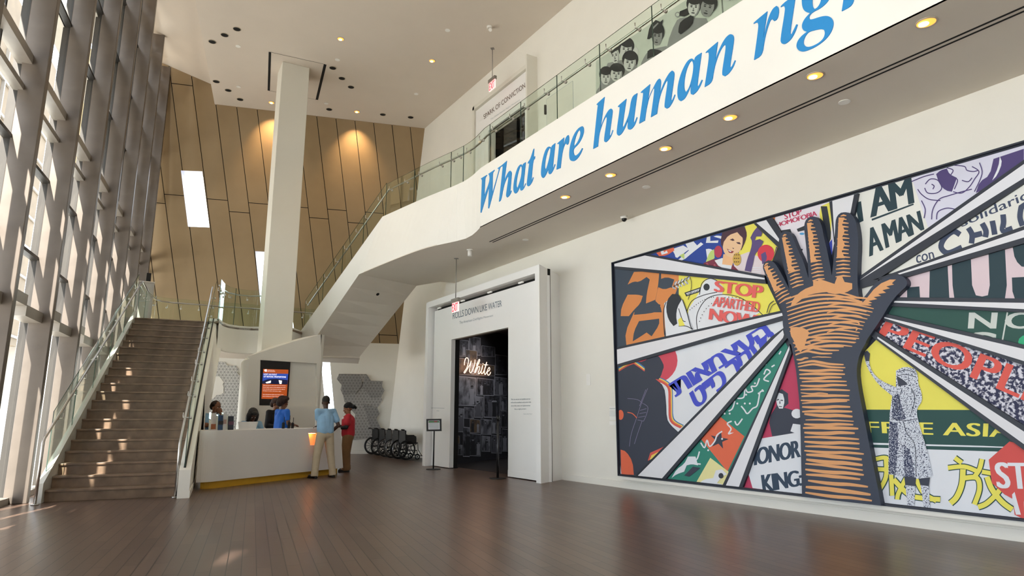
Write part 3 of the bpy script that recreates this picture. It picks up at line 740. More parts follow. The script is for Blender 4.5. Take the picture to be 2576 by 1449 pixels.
# photo wall in the dark room (generic monochrome pictures)
pw0 = V((8.62, 16.98, 0)); pdir = dirz(56); pn = V((pdir[1], -pdir[0], 0)); pn = pn if pn[0] < 0 or pn[1] < 0 else -pn
if np.dot(pn, CAM - pw0) < 0: pn = -pn
def PWp(x, y): return hit(x, y, pw0, pn)
def noise_mat(name, c1, c2, sc, thr=.5, soft=.12, det=5):
    m = bpy.data.materials.new(name); m.use_nodes = True; nt, b_ = nodes_new(m)
    tc = nt.nodes.new('ShaderNodeTexCoord'); nz = nt.nodes.new('ShaderNodeTexNoise'); nz.inputs['Scale'].default_value = sc; nz.inputs['Detail'].default_value = det
    L(nt, tc.outputs['Object'], nz.inputs[0]); rp = nt.nodes.new('ShaderNodeValToRGB'); L(nt, nz.outputs['Fac'], rp.inputs[0])
    rp.color_ramp.elements[0].position = thr - soft; rp.color_ramp.elements[1].position = thr + soft
    rp.color_ramp.elements[0].color = lin(c1); rp.color_ramp.elements[1].color = lin(c2); L(nt, rp.outputs[0], b_.inputs['Base Color']); b_.inputs['Roughness'].default_value = .7
    return m
PH = [noise_mat('photo_tone_a', '#17171a', '#5a5a60', 5), noise_mat('photo_tone_b', '#0e0e10', '#3a3a40', 9), noise_mat('photo_tone_c', '#26262a', '#77777c', 3.5), noise_mat('photo_tone_d', '#2b2420', '#5b4a35', 4)]
LG, MG, DG = mat('photo_light', '#7d7d82', .7), mat('photo_mid', '#4d4d52', .7), mat('photo_dark', '#1a1a1d', .7)
pm = thing('photo_wall', 'dark wall covered with monochrome photographs inside the portal', 'photo wall', tuple(pw0))
b = MB(); g = lambda x: V((*(pw0 + pdir * x)[:2], 0)); b.ext([g(0), g(7), g(7) + V((0, 0, 4.1)), g(0) + V((0, 0, 4.1))], -pn * .1, DW); b.build('backing', pm)
ZM5 = lambda x, y: (1000 + x / 2.23, 600 + y / 2.23)
fr = [(292, 560, 400, 660, 1), (400, 550, 465, 655, 0), (380, 622, 445, 700, 3), (468, 600, 545, 662, 1), (292, 665, 336, 770, 2), (338, 668, 445, 765, 3), (447, 700, 545, 770, 3), (545, 650, 612, 765, 1), (292, 775, 335, 940, 0), (335, 768, 440, 938, 2),
      (442, 780, 540, 880, 1), (540, 775, 612, 880, 0), (430, 882, 480, 1005, 2), (482, 830, 575, 1005, 1), (576, 885, 612, 965, 2), (292, 945, 370, 1085, 2), (372, 945, 428, 1010, 0), (404, 1010, 462, 1090, 3), (464, 1010, 525, 1100, 2), (526, 1000, 578, 1095, 0), (580, 965, 615, 1060, 1),
      (290, 1100, 348, 1150, 3), (336, 1155, 362, 1215, 2), (364, 1055, 402, 1225, 0), (402, 1090, 466, 1220, 1), (470, 1105, 520, 1195, 2), (524, 1100, 582, 1205, 0), (584, 1065, 615, 1195, 1)]
random.seed(5)
for i, (x0, y0, x1, y1, k) in enumerate(fr):
    q = [ZM5(x0, y0), ZM5(x1, y0 + (x1 - x0) * .12), ZM5(x1, y1 + (x1 - x0) * .03), ZM5(x0, y1)]
    a_ = Art(q, PWp, pn, .0006, .004 + .004 * (i % 4))
    a_.shape(LG, q); cxx = sum(p[0] for p in q) / 4; cyy = sum(p[1] for p in q) / 4
    s = .93; a_.shape(PH[k], [(cxx + (p[0] - cxx) * s, cyy + (p[1] - cyy) * s) for p in q])
    W_, H_ = (x1 - x0) / 2.23, (y1 - y0) / 2.23
    for j in range(random.choice((1, 2, 3))):   # standing figures
        fx = q[0][0] + W_ * random.uniform(.2, .8); fh = H_ * random.uniform(.55, .8); by = q[3][1] - H_ * .04; hr = fh * .085; mm = random.choice((MG, LG, DG))
        a_.shape(mm, [(fx - fh * .13, by - fh * .8), (fx + fh * .13, by - fh * .8), (fx + fh * .10, by - fh * .45), (fx + fh * .13, by), (fx - fh * .13, by), (fx - fh * .10, by - fh * .45)], sm=1)
        a_.shape(random.choice((MG, LG)), ellp(fx, by - fh * .9, hr * .8, hr, 12)); a_.shape(DG, ellp(fx, by - fh * .94, hr * .85, hr * .6, 12))
    a_.mb.build('photograph', pm)
l = bpy.data.lights.new('photo_wall_fill', 'SPOT'); l.energy = 160; l.color = (.9, .93, 1); l.spot_size = 1.9; l.spot_blend = .8; lo_ = bpy.data.objects.new('photo_wall_fill', l); C.objects.link(lo_); q = pw0 + pdir * 1.6 + pn * 2.4 + V((0, 0, 3.8)); lo_.location = tuple(q); lo_.rotation_euler = Vector(tuple(pw0 + pdir * 1.2 + V((0, 0, 1.3)) - q)).to_track_quat('-Z', 'Y').to_euler()  # added fill spot without a fixture, brightens the photographs
# neon
NZ = lambda x, y: (1150 + x / 20.7, 890 + y / 20.7)
NEON = emis('neon_tube', '#ffc29a', 6)
strokes = [[(378, 590), (385, 430), (430, 270), (500, 205), (560, 240), (590, 350), (560, 550), (490, 760), (360, 960), (390, 1000), (430, 960), (560, 740), (690, 500), (730, 370), (700, 560), (670, 700), (650, 900), (690, 990), (740, 960), (840, 760), (910, 550), (935, 310)],
           [(1010, 600), (1090, 420), (1140, 290), (1175, 330), (1150, 440), (1050, 620), (960, 800), (915, 960), (940, 990), (1000, 850), (1060, 730), (1140, 660), (1180, 720), (1150, 850), (1110, 960), (1130, 1050), (1200, 970), (1290, 790), (1330, 600), (1270, 830), (1250, 950), (1280, 1040), (1350, 980), (1420, 840), (1500, 600), (1540, 440), (1510, 520), (1430, 800), (1420, 1000), (1460, 1080), (1520, 1000), (1560, 930), (1650, 890), (1705, 800), (1670, 710), (1610, 790), (1570, 940), (1590, 1080), (1640, 1110), (1700, 1060), (1745, 960)],
           [(1395, 570), (1590, 580)], [(1345, 500), (1355, 520)]]
no = PWp(*NZ(1000, 700)) + pn * .12
nt_ = thing('neon_sign', 'glowing warm neon script reading White against the dark photo wall', 'neon sign', tuple(no))
b = MB()
def cr2(P, n=5): return [tuple(p) for p in cr([V(p) for p in P], n)]
for s in strokes:
    P = [hit(*NZ(*p), no, pn) for p in (cr2(s) if len(s) > 2 else s)]; b.tube(P, .0075, NEON, 8)
b.build('neon_tube', nt_)
b = MB()
for x, y in [(500, 210), (400, 990), (700, 980), (940, 980), (1140, 300), (1460, 1070), (1640, 1100)]:
    p = hit(*NZ(x, y), no, pn); b.cyl(p - pn * .012, p - pn * .115, .006, BLACK, 8)
b.build('support', nt_)
l = bpy.data.lights.new('neon_light', 'POINT'); l.energy = 8; l.specular_factor = .1; l.color = (1, .7, .5); l.shadow_soft_size = .25; lo_ = bpy.data.objects.new('neon_light', l); C.objects.link(lo_); lo_.parent = nt_; lo_.location = tuple(pn * .12)

# ================================================================ UPPER DOORWAY, PHOTO MURAL, EXIT SIGNS
ZU = lambda x, y: (1180 + x / 4.53, 120 + y / 4.53)
up = thing('upper_portal', 'cream doorway surround on the upper gallery wall, lettered SPARK OF CONVICTION', 'portal', tuple(onx(1280, 300, XU)))
ux = XU - .10
def U(x, y, X=ux): return onx(*ZU(x, y), X)
y_l, y_r, z_t = U(45, 720)[1], U(728, 150)[1], U(728, 128)[2]
b = MB(); ztl = z_t
b.box((XU - .12, y_l - .16, ZF), (XU + .0, y_l, ztl), COLM); b.box((XU - .12, y_r, ZF), (XU + .0, y_l, ztl - .0), COLM)
b.box((XU - .34, y_r - .02, ZF), (XU, y_r + .04, ztl + .05), COLM); b.box((XU - .34, y_r - .55, ZF), (XU, y_r - .5, ztl + .05), COLM); b.box((XU - .34, y_r - .55, ztl), (XU, y_r + .04, ztl + .05), COLM)
b2 = MB()
b = MB(); yl2, yr2 = U(70, 750)[1], U(716, 215)[1]
X0 = XU - .16
b.box((XU - .34, y_r - .06, ZF), (XU, y_r, ztl + .05), COLM)
b.box((XU - .12, y_l - .10, ZF), (XU, y_l, ztl), COLM); b.box((XU - .12, y_r, ztl - .12), (XU, y_l, ztl), COLM)
b.build('surround', up)
b = MB()
b.box((XU - .06, y_r, ZF), (XU + .04, oy0, ztl - .16), PW); b.box((XU - .06, oy1, ZF), (XU + .04, y_l - .12, ztl - .16), PW); b.box((XU - .06, oy0, ozt), (XU + .04, oy1, ztl - .16), PW)
pn2 = b.build('lettered_panel', up)
a_ = Art(None, mpX(XU - .06), OUTX, .001, .004); BRN = mat('brown_lettering', '#5d4a3c', .6)
a_.text(BRN, 'SPARK OF CONVICTION', [ZU(163, 768), ZU(634, 398), ZU(643, 452), ZU(172, 818)], .95)
a_.text(INK2, 'The Global Human Rights Movement', [ZU(245, 810), ZU(580, 585), ZU(580, 605), ZU(245, 832)], .95)
a_.mb.build('lettering', pn2)
b = MB(); b.box((XU + .2, oy0 - 1, ZF), (XU + 3, oy0 - .9, ozt + .6), DW); b.box((XU + 2.9, oy0 - 1, ZF), (XU + 3, oy1 + 3, ozt + .6), DW); b.box((XU + .2, oy1 + 2.9, ZF), (XU + 3, oy1 + 3, ozt + .6), DW); b.box((XU + .2, oy0 - 1, ozt + .5), (XU + 3, oy1 + 3, ozt + .6), DW)
b.box((XU + .2, oy0 - 1, ZF - .1), (XU + 3, oy1 + 3, ZF), DW)
o = struct(b.build('wall_gallery')); o.name = 'wall_gallery'
COLL = noise_mat('collage_tones', '#2a2f33', '#8a7a68', 2.2, .5, .08, 8)
b = MB(); b.box((XU + 2.86, oy0 - .9, ZF), (XU + 2.89, oy1 + 2.9, ozt + .5), COLL); b.box((XU + .3, oy1 + 2.86, ZF), (XU + 2.8, oy1 + 2.89, ozt + .5), COLL); b.box((XU + .3, oy0 - .9, ozt + .46), (XU + 2.8, oy1 + 2.8, ozt + .49), COLL)
tag(b.build('collage_panel', org=(XU + 1.5, oy1, ZF)), 'dark patchwork collage seen through the upper gallery doorway', 'collage')
# monochrome photo mural upstairs
ZP6 = lambda x, y: (1480 + x / 6.04, y / 6.04)
PALE = mat('mural_pale', '#c3c8bd', .75); SK1, SK2, SK3 = mat('mono_light', '#c9c9c6', .75), mat('mono_mid', '#8b8b8b', .75), mat('mono_dark', '#26262a', .75)
tl, bl_ = ZP6(185, 830), ZP6(120, 1449)
fq = [ZP6(120, 870), ZP6(1400, 60), ZP6(2400, -620), ZP6(2400, 900), ZP6(120, 1900)]
a_ = Art(fq, mpX(XU), OUTX, .0003, .01)
a_.shape(PALE, fq)
def face(a_, c, w_, h_, tilt=0, hair=1, hat=False, skin=None):
    cx, cy = c
    def e(dx, dy, rx, ry, n=18): 
        X = cx + (dx * math.cos(tilt) - dy * math.sin(tilt)); Y = cy + (dx * math.sin(tilt) + dy * math.cos(tilt)); return [ZP6(*p) for p in ellp(X, Y, rx, ry, n, tilt)]
    if hair: a_.shape(SK3, e(0, -h_ * .22, w_ * .62, h_ * .52))
    a_.shape(skin or SK1, e(0, 0, w_ * .46, h_ * .5)); a_.shape(SK2, e(w_ * .22, h_ * .05, w_ * .2, h_ * .4))
    a_.shape(skin or SK1, e(w_ * .1, 0, w_ * .26, h_ * .4))
    if hair: a_.shape(SK3, e(0, -h_ * .38, w_ * .5, h_ * .24))
    for sx in (-1, 1):
        a_.shape(SK3, e(sx * w_ * .18, -h_ * .10, w_ * .10, h_ * .025)); a_.shape(SK3, e(sx * w_ * .18, -h_ * .02, w_ * .09, h_ * .035))
    a_.shape(SK2, e(0, h_ * .12, w_ * .06, h_ * .11)); a_.shape(SK3, e(0, h_ * .20, w_ * .09, h_ * .02)); a_.shape(SK3, e(0, h_ * .32, w_ * .15, h_ * .035))
    if hat: a_.shape(SK3, [ZP6(*p) for p in [(910, 600), (950, 400), (1040, 310), (1110, 340), (1155, 300), (1130, 410), (1020, 500), (940, 600)]], sm=1); a_.shape(SK2, [ZP6(*p) for p in [(985, 430), (1075, 350), (1085, 365), (1000, 455)]])
# shoulders and bodies first
for P, m in [([(300, 960), (560, 900), (760, 960), (700, 1300), (150, 1400), (200, 1200)], SK2), ([(820, 930), (900, 790), (1000, 740), (1200, 700), (1200, 1000), (800, 1000)], SK2), ([(905, 780), (960, 740), (1090, 760), (1150, 800), (900, 900)], SK3), ([(1200, 670), (1330, 330), (1420, 260), (1800, 280), (1900, 500), (1200, 900)], SK2), ([(130, 1370), (200, 1300), (330, 1250), (300, 1400), (120, 1449)], SK2)]:
    a_.shape(m, [ZP6(*p) for p in P], sm=1)
face(a_, (405, 850), 150, 240, -.2, 0); a_.shape(SK3, [ZP6(*p) for p in [(350, 800), (400, 740), (520, 670), (500, 760), (480, 830), (460, 760), (400, 790), (355, 830)]], sm=1)
face(a_, (580, 760), 190, 260, .15); a_.shape(SK1, [ZP6(*p) for p in ellp(725, 800, 45, 80, 16, .2)])
face(a_, (640, 960), 200, 260, .1, skin=SK1); face(a_, (280, 1180), 170, 230, .0); face(a_, (440, 1130), 190, 230, .1)
face(a_, (1060, 560), 170, 280, .1, 1, True, SK2)
a_.shape(SK3, [ZP6(*p) for p in [(1390, 420), (1420, 330), (1590, 230), (1620, 260), (1600, 390), (1420, 530), (1385, 500)]], sm=1)
a_.shape(SK2, [ZP6(*p) for p in ellp(1375, 230, 42, 42, 16)]); a_.shape(PALE, [ZP6(*p) for p in ellp(1375, 230, 26, 26, 16)])
a_.shape(SK3, [ZP6(*p) for p in [(1410, 180), (1530, 130), (1560, 220), (1480, 260), (1400, 250)]])
face(a_, (1620, 120), 190, 270, .1); face(a_, (1830, 120), 220, 300, .25, skin=SK2); face(a_, (2150, -120), 220, 300, .2)
mu = a_.mb.build('photo_mural', org=onx(1600, 120, XU)); tag(mu, 'pale mural with monochrome portraits on the upper gallery wall behind the glass', 'mural')
# gallery door
b = MB(); D_ = lambda x, y: onx(900 + x / 2.415, y / 2.415, XU - .004)
gq = [D_(1147, 605), D_(1305, 492)]; y0, y1, z1 = gq[1][1], gq[0][1], (gq[0][2] + gq[1][2]) / 2
b.box((XU - .006, y0, ZF), (XU, y1, z1), COLM); dd_ = struct(b.build('door_1', org=(XU, y0, ZF)))
b = MB(); 
for a0, a1 in (((y0 - .012, ZF), (y0, z1)), ((y1, ZF), (y1 + .012, z1)), ((y0, z1), (y1, z1 + .012))): b.box((XU - .005, a0[0], a0[1]), (XU - .001, a1[0], a1[1]), INK2)
b.build('door_gap', dd_)
b = MB(); q = D_(1145, 668); b.box((XU - .06, q[1] - .02, q[2] - .13), (XU - .006, q[1] + .02, q[2] + .13), BLACK); b.build('door_handle', dd_)
# exit signs
RED = emis('exit_red', '#e01c2c', 2.2); EXF = emis('exit_face', '#f3c8c4', .9); HOU = mat('sign_housing', '#8f8a84', .5, .4)
def exit_sign(top, zs, label, w_=.34, h_=.30):
    x, y, z = top; t = thing('exit_sign', label, 'exit sign', top)
    b = MB(); b.cyl((x, y, z), (x, y, z - .012), .07, HOU, 4); b.build('canopy', t)
    b = MB(); b.cyl((x, y, z - .01), (x, y, zs), .011, HOU, 10); b.build('stem', t)
    b = MB(); b.box((x - .04, y - w_ / 2, zs - .10), (x + .04, y + w_ / 2, zs), HOU); b.build('housing', t)
    b = MB(); b.box((x - .012, y - w_ / 2 + .01, zs - h_), (x + .012, y + w_ / 2 - .01, zs - .10), EXF)
    fc = b.build('sign_face', t)
    a_ = Art(None, lambda u, v: V((x - .012, y + w_ / 2 - u, zs - v)), OUTX, .001, .001)
    a_.text(RED, 'EXIT', [(.03, .12), (w_ - .03, .12), (w_ - .03, h_ - .02), (.03, h_ - .02)], 1.0, bold=.006); a_.mb.build('letters', fc)
    return t
p = flr(1148, 650, ZS); q = onx(1146, 751, p[0]); exit_sign(tuple(p), q[2], 'red EXIT sign hanging from the balcony soffit before the lower doorway', .36, .34)
p = flr(1239, 122, ZC); q = onx(1239, 196, p[0]); exit_sign(tuple(p), q[2], 'red EXIT sign hanging from the high ceiling by the upper doorway', .36, .36)
# ================================================================ FASCIA LETTERING (serif italic, one thing per letter)
BLUE = mat('letter_blue', '#2286c8', .55, var=.01, scale=.6)
FA = lambda p: (1200 + p[0] / 5.797, 300 + p[1] / 5.797)
FBz = lambda p: (1470 + p[0] / 6.3, 170 + p[1] / 6.3)
FC = lambda p: (1650 + p[0] / 6.588, 60 + p[1] / 6.588)
FD = lambda p: (1880 + p[0] / 8.587, p[1] / 8.587)
Lt = [
 ('W', FA, [[[(60, 866), (150, 812), (148, 825), (130, 845), (122, 880), (109, 1120), (180, 930), (190, 860), (182, 815), (170, 798), (260, 738), (256, 755), (240, 775), (232, 800), (228, 1080), (325, 740), (320, 725), (303, 722), (308, 712), (368, 672), (366, 688), (345, 700), (330, 740), (178, 1302), (168, 1300), (180, 985), (66, 1364), (56, 1362), (78, 900), (75, 880)]]]),
 ('h', FA, [[[(365, 688), (362, 676), (440, 608), (402, 900), (425, 840), (465, 765), (490, 752), (508, 770), (510, 810), (490, 1030), (488, 1070), (505, 1040), (510, 1046), (495, 1085), (470, 1125), (445, 1142), (430, 1125), (430, 1090), (462, 880), (462, 845), (450, 842), (428, 880), (392, 980), (356, 1186), (325, 1203), (382, 700), (378, 688)]]]),
 ('a', FA, [[[(560, 1084), (540, 1060), (533, 1000), (550, 860), (590, 720), (625, 668), (650, 658), (662, 680), (665, 700), (672, 655), (715, 628), (680, 960), (682, 988), (692, 985), (710, 935), (716, 942), (695, 995), (668, 1035), (645, 1042), (632, 1020), (635, 965), (605, 1045), (580, 1080)], [(590, 1002), (604, 985), (648, 850), (660, 730), (655, 690), (635, 690), (605, 770), (580, 900), (577, 980)]]]),
 ('t', FA, [[[(838, 430), (830, 553), (851, 541), (848, 580), (823, 598), (798, 880), (801, 902), (823, 845), (829, 852), (808, 918), (772, 970), (748, 978), (732, 962), (732, 925), (768, 640), (745, 648), (750, 622), (775, 595), (800, 530), (826, 440)]]]),
 ('a', FA, [[[(965, 858), (945, 838), (937, 780), (952, 630), (990, 480), (1025, 415), (1055, 398), (1075, 405), (1085, 430), (1095, 388), (1146, 350), (1108, 705), (1115, 722), (1138, 655), (1146, 662), (1118, 740), (1085, 795), (1062, 803), (1045, 785), (1048, 720), (1015, 800), (985, 850)], [(1003, 732), (1017, 722), (1055, 590), (1078, 470), (1075, 425), (1060, 422), (1030, 475), (1000, 600), (992, 700)]]]),
 ('r', FA, [[[(1175, 362), (1180, 350), (1275, 268), (1258, 430), (1290, 290), (1318, 242), (1338, 232), (1348, 260), (1345, 330), (1332, 368), (1318, 374), (1300, 350), (1285, 368), (1262, 430), (1240, 540), (1222, 712), (1165, 735), (1205, 385), (1200, 362), (1185, 360)]]]),
 ('e', FA, [[[(1395, 613), (1365, 600), (1350, 555), (1353, 440), (1380, 320), (1430, 200), (1490, 125), (1540, 103), (1562, 122), (1562, 200), (1530, 290), (1480, 370), (1415, 430), (1410, 480), (1422, 522), (1450, 532), (1498, 492), (1538, 422), (1547, 428), (1515, 510), (1465, 582), (1425, 610)], [(1418, 402), (1470, 340), (1508, 255), (1517, 190), (1502, 155), (1475, 180), (1440, 270), (1422, 350)]]]),
 ('h', FBz, [[[(200, 592), (206, 575), (327, 467), (262, 960), (300, 850), (350, 740), (400, 665), (430, 652), (450, 668), (453, 720), (404, 1050), (412, 1085), (430, 1068), (455, 990), (461, 998), (430, 1090), (380, 1160), (345, 1185), (322, 1172), (320, 1120), (365, 830), (360, 787), (340, 790), (298, 870), (255, 1000), (238, 1070), (220, 1250), (147, 1290), (215, 640), (222, 605), (212, 590)]]]),
 ('u', FBz, [[[(538, 625), (545, 605), (672, 498), (610, 915), (612, 945), (632, 940), (690, 810), (718, 720), (758, 460), (845, 408), (785, 845), (790, 875), (803, 870), (838, 786), (845, 795), (812, 900), (765, 968), (725, 988), (700, 978), (690, 940), (700, 820), (655, 950), (595, 1055), (552, 1082), (525, 1065), (518, 1010), (570, 650), (562, 620), (545, 628)]]]),
 ('m', FBz, [[[(900, 402), (905, 385), (1048, 266), (1014, 520), (1060, 410), (1130, 260), (1170, 195), (1198, 178), (1218, 200), (1220, 260), (1200, 410), (1270, 230), (1350, 90), (1398, 50), (1428, 70), (1434, 130), (1380, 495), (1386, 528), (1400, 520), (1438, 428), (1446, 436), (1415, 530), (1355, 632), (1312, 652), (1282, 635), (1276, 590), (1328, 245), (1322, 207), (1302, 215), (1218, 405), (1180, 560), (1155, 735), (1061, 788), (1118, 375), (1112, 327), (1092, 335), (1030, 470), (985, 680), (963, 842), (876, 888), (942, 430), (935, 397), (912, 403)]]]),
 ('a', FC, [[[(420, 1283), (385, 1265), (362, 1190), (368, 1030), (420, 830), (500, 660), (560, 590), (605, 577), (635, 600), (642, 638), (652, 550), (764, 481), (692, 1000), (698, 1038), (718, 1030), (768, 928), (779, 935), (740, 1040), (675, 1138), (620, 1178), (588, 1165), (580, 1110), (592, 1000), (540, 1140), (480, 1250)], [(492, 1122), (512, 1128), (560, 1060), (610, 880), (632, 720), (622, 635), (597, 612), (560, 650), (505, 780), (475, 950), (473, 1075)]]]),
 ('n', FC, [[[(832, 487), (838, 463), (1032, 301), (990, 608), (1050, 440), (1140, 260), (1215, 182), (1260, 172), (1295, 200), (1302, 280), (1235, 680), (1240, 728), (1262, 718), (1318, 605), (1328, 612), (1290, 720), (1215, 828), (1148, 872), (1113, 855), (1104, 800), (1168, 405), (1160, 352), (1132, 355), (1060, 470), (1000, 640), (965, 780), (938, 975), (815, 1050), (890, 560), (882, 480), (850, 474)]]]),
 ('r', FD, [[[(145, 518), (150, 490), (442, 250), (350, 830), (362, 800), (410, 600), (480, 350), (560, 190), (640, 132), (680, 160), (692, 260), (670, 380), (635, 438), (590, 458), (540, 415), (500, 450), (440, 620), (380, 860), (330, 1200), (155, 1300), (250, 610), (248, 520), (222, 487), (180, 500)]]]),
 ('i', FD, [[[(732, 162), (740, 125), (900, -12), (1045, -40), (935, 690), (942, 742), (968, 742), (1068, 532), (1095, 535), (1050, 680), (965, 840), (855, 940), (790, 960), (745, 938), (722, 865), (828, 230), (820, 152), (790, 132), (752, 146)]], [[(940, -230), (1000, -320), (1090, -350), (1120, -280), (1080, -180), (990, -150)]]]),
 ('g', FD, [[[(1185, 80), (1195, -200), (1330, -420), (1600, -500), (1760, -440), (1900, -560), (1960, -470), (1850, -350), (1860, -200), (1760, 30), (1600, 180), (1430, 260), (1350, 340), (1340, 390), (1365, 427), (1425, 422), (1560, 375), (1700, 345), (1800, 365), (1860, 440), (1872, 540), (1820, 700), (1700, 860), (1500, 1010), (1290, 1105), (1180, 1122), (1100, 1080), (1066, 1000), (1095, 890), (1180, 780), (1300, 690), (1230, 672), (1190, 605), (1195, 510), (1260, 395), (1367, 285), (1280, 268), (1215, 205)], [(1410, 60), (1420, -150), (1500, -300), (1600, -340), (1645, -200), (1600, 50), (1530, 165), (1470, 200), (1425, 165)], [(1340, 690), (1480, 652), (1600, 630), (1668, 650), (1694, 720), (1655, 840), (1545, 940), (1385, 1015), (1290, 1020), (1225, 970), (1222, 880), (1265, 775)]]]),
 ('h', FD, [[[(2050, 248), (2095, -40), (2180, -620), (2150, -660), (2440, -950), (2330, -120), (2285, 125)]]]),
]
wd = ['first word What', 'first word What', 'first word What', 'first word What', 'word are', 'word are', 'word are'] + ['word human'] * 5 + ['cut off last word'] * 4
seen = {}
for (ch, fm, groups), wo in zip(Lt, wd):
    b = MB(); th = .012
    for loops in groups:
        lp = [smooth([fm(p) for p in l], 2, 52) for l in loops]
        flat = [q for l in lp for q in l]; P = [onx(x, y, FX) + V((-th, 0, 0)) for x, y in flat]
        T = tessellate_polygon([[Vector((q[0], q[1], 0)) for q in l] for l in lp])
        b.add(P, T, BLUE); n0 = 0
        for l in lp:
            n = len(l); Pl = P[n0:n0 + n]; b.add(Pl + [p + V((th, 0, 0)) for p in Pl], [(i, (i + 1) % n, n + (i + 1) % n, n + i) for i in range(n)], BLUE); n0 += n
    o = b.build('blue_letter', org=P[0])
    pos = {('a', 'first word What'): 'a', ('h', 'first word What'): 'h'}
    tag(o, 'big blue italic letter %s of the %s on the white balcony front' % (ch, wo), 'letter', 'blue italic letters on the balcony front')
# ================================================================ THE BIG WALL MURAL
def fr_(ox, oy, s=3.15): return lambda *p: (ox + p[0] / s, oy + p[1] / s)
m1, m2, m3, m4 = fr_(1500, 500), fr_(1500, 850), fr_(1976, 850), fr_(1976, 400)
def P1(*l): return [m1(*p) for p in l]
def P2(*l): return [m2(*p) for p in l]
def P3(*l): return [m3(*p) for p in l]
def P4(*l): return [m4(*p) for p in l]
XM = 8.64
mroot = thing('human_rights_mural', 'huge wall mural of a raised black and orange hand with rays and protest posters', 'mural', tuple(onx(2050, 900, XM)))
MQ = [(1545.5, 664), (2900, 272), (2900, 1339), (1561.5, 1192)]
y0m, y1m = onx(1544, 662, XM)[1], .9; zt, zb = onx(1545, 664, XM)[2], onx(1561.5, 1192, XM)[2]
NV, BK = mat('mural_navy', '#38455c', .5), mat('mural_black', '#272d3a', .5)
b = MB(); b.box((XM, y1m, zb - .03), (XW - .0, y0m, zt + .03), BK); b.build('backing', mroot)
b = MB(); b.box((XM - .03, y1m, zb - .09), (XW, y0m + .02, zb - .035), WHITE); b.build('ledge', mroot)
b = MB()
fw = .022
for a0, a1 in (((y0m, zb - .03), (y0m + fw, zt + .03)), ((y1m, zt + .01), (y0m + fw, zt + .03)), ((y1m, zb - .035), (y0m + fw, zb - .012))): b.box((XM - .05, a0[0], a0[1]), (XM, a1[0], a1[1]), BK)
b.build('frame', mroot)
def C_(n, h): return mat(n, h, .62, var=.02, scale=3)
wht, cre, yel, ylp = C_('ink_white', '#dfe3ea'), C_('ink_cream', '#e2e2dc'), C_('ink_yellow', '#e9e05f'), C_('ink_pale_yellow', '#e6dfa0')
blu, dbl, org_, red, crim, grn, dgr = C_('ink_blue', '#4450c8'), C_('ink_deep_blue', '#24459a'), C_('ink_orange', '#d98a4e'), C_('ink_red', '#d9554f'), C_('ink_crimson', '#bb3a5d'), C_('ink_green', '#2c8272'), C_('ink_dark_green', '#1f4a48')
pur, pnk, sky, ska, gry, tan_, coral = C_('ink_purple', '#5a4a7c'), C_('ink_pink', '#dccfd4'), C_('ink_sky', '#4aa0d8'), C_('ink_skin', '#e8c29a'), C_('ink_grey', '#8d93a4'), C_('ink_tan', '#c9a54e'), C_('ink_coral', '#e06a4a')
nvy, ltc = C_('ink_navy', '#343d52'), C_('ink_letter_dark', '#1f3a44')
crowd = noise_mat('crowd_print', '#2c3050', '#d8d8e4', 24, .52, .05, 4)
etch = noise_mat('etched_print', '#2c3555', '#d5dbe6', 70, .44, .06, 3)
def ext_(o, i, X=2900): s = (o[1] - i[1]) / (o[0] - i[0]); return (X, o[1] + s * (X - o[0]))
R = dict(r0=(m1(1310, 172), m1(1450, 360)), r1=(m1(148, 530), m1(1337, 635)), r2=(m1(172, 1250), m1(1475, 920)), r3=(m2(430, 1100), m2(1495, 30)), r4=(m2(1080, 1172), m2(1530, 90)),
         r5=(m4(460, 296), m4(392, 640)), r6=(m4(1890, 100), m4(585, 960)), r7=(m4(1890, 590), m4(880, 915)), r8=(m4(1890, 1165), m4(835, 1130)), r9=(m3(1890, 135), m3(770, -167)), r10=(m3(1890, 792), m3(735, 0)))
for k in ('r6', 'r7', 'r8', 'r9', 'r10'): R[k] = (ext_(*R[k]), R[k][1])
F_ = dict(
 s1=[R['r1'][0], R['r1'][1], R['r0'][1], R['r0'][0]], s2=[R['r1'][0], R['r1'][1], R['r2'][1], R['r2'][0]],
 s3=[R['r2'][0], R['r2'][1], R['r3'][1], R['r3'][0], (1561, 1194)], s4=[R['r3'][0], R['r3'][1], R['r4'][1], R['r4'][0]],
 s5=[R['r4'][0], R['r4'][1], (2012, 880), (2025, 1248)], s6=[(2205, 1270), (2160, 900), R['r10'][1], R['r10'][0], (2900, 1345)],
 s7=[R['r10'][1], R['r10'][0], R['r9'][0], R['r9'][1]], s8=[R['r9'][1], R['r9'][0], R['r8'][0], R['r8'][1]], s9=[R['r8'][1], R['r8'][0], R['r7'][0], R['r7'][1]],
 s10=[R['r6'][1], R['r6'][0], R['r7'][0], R['r7'][1], (2170, 717)], s11=[(2162, 706), (2757, 313), (2130, 492), (2104, 603)],
 s12=[R['r0'][0], (2124, 494), (2101, 603), (2096, 692), (1985, 705), (1960, 614)])
mpM = mpX(XM)
def poster(k, bgm):
    f = clip(F_[k], MQ); a = Art(f, mpM, OUTX, .00028, .003); a.shape(bgm, f); return a
def done(a, lab=None):
    o = a.mb.build('poster_panel', mroot, org=a.mb.v[0])
    if lab: o['label'] = lab
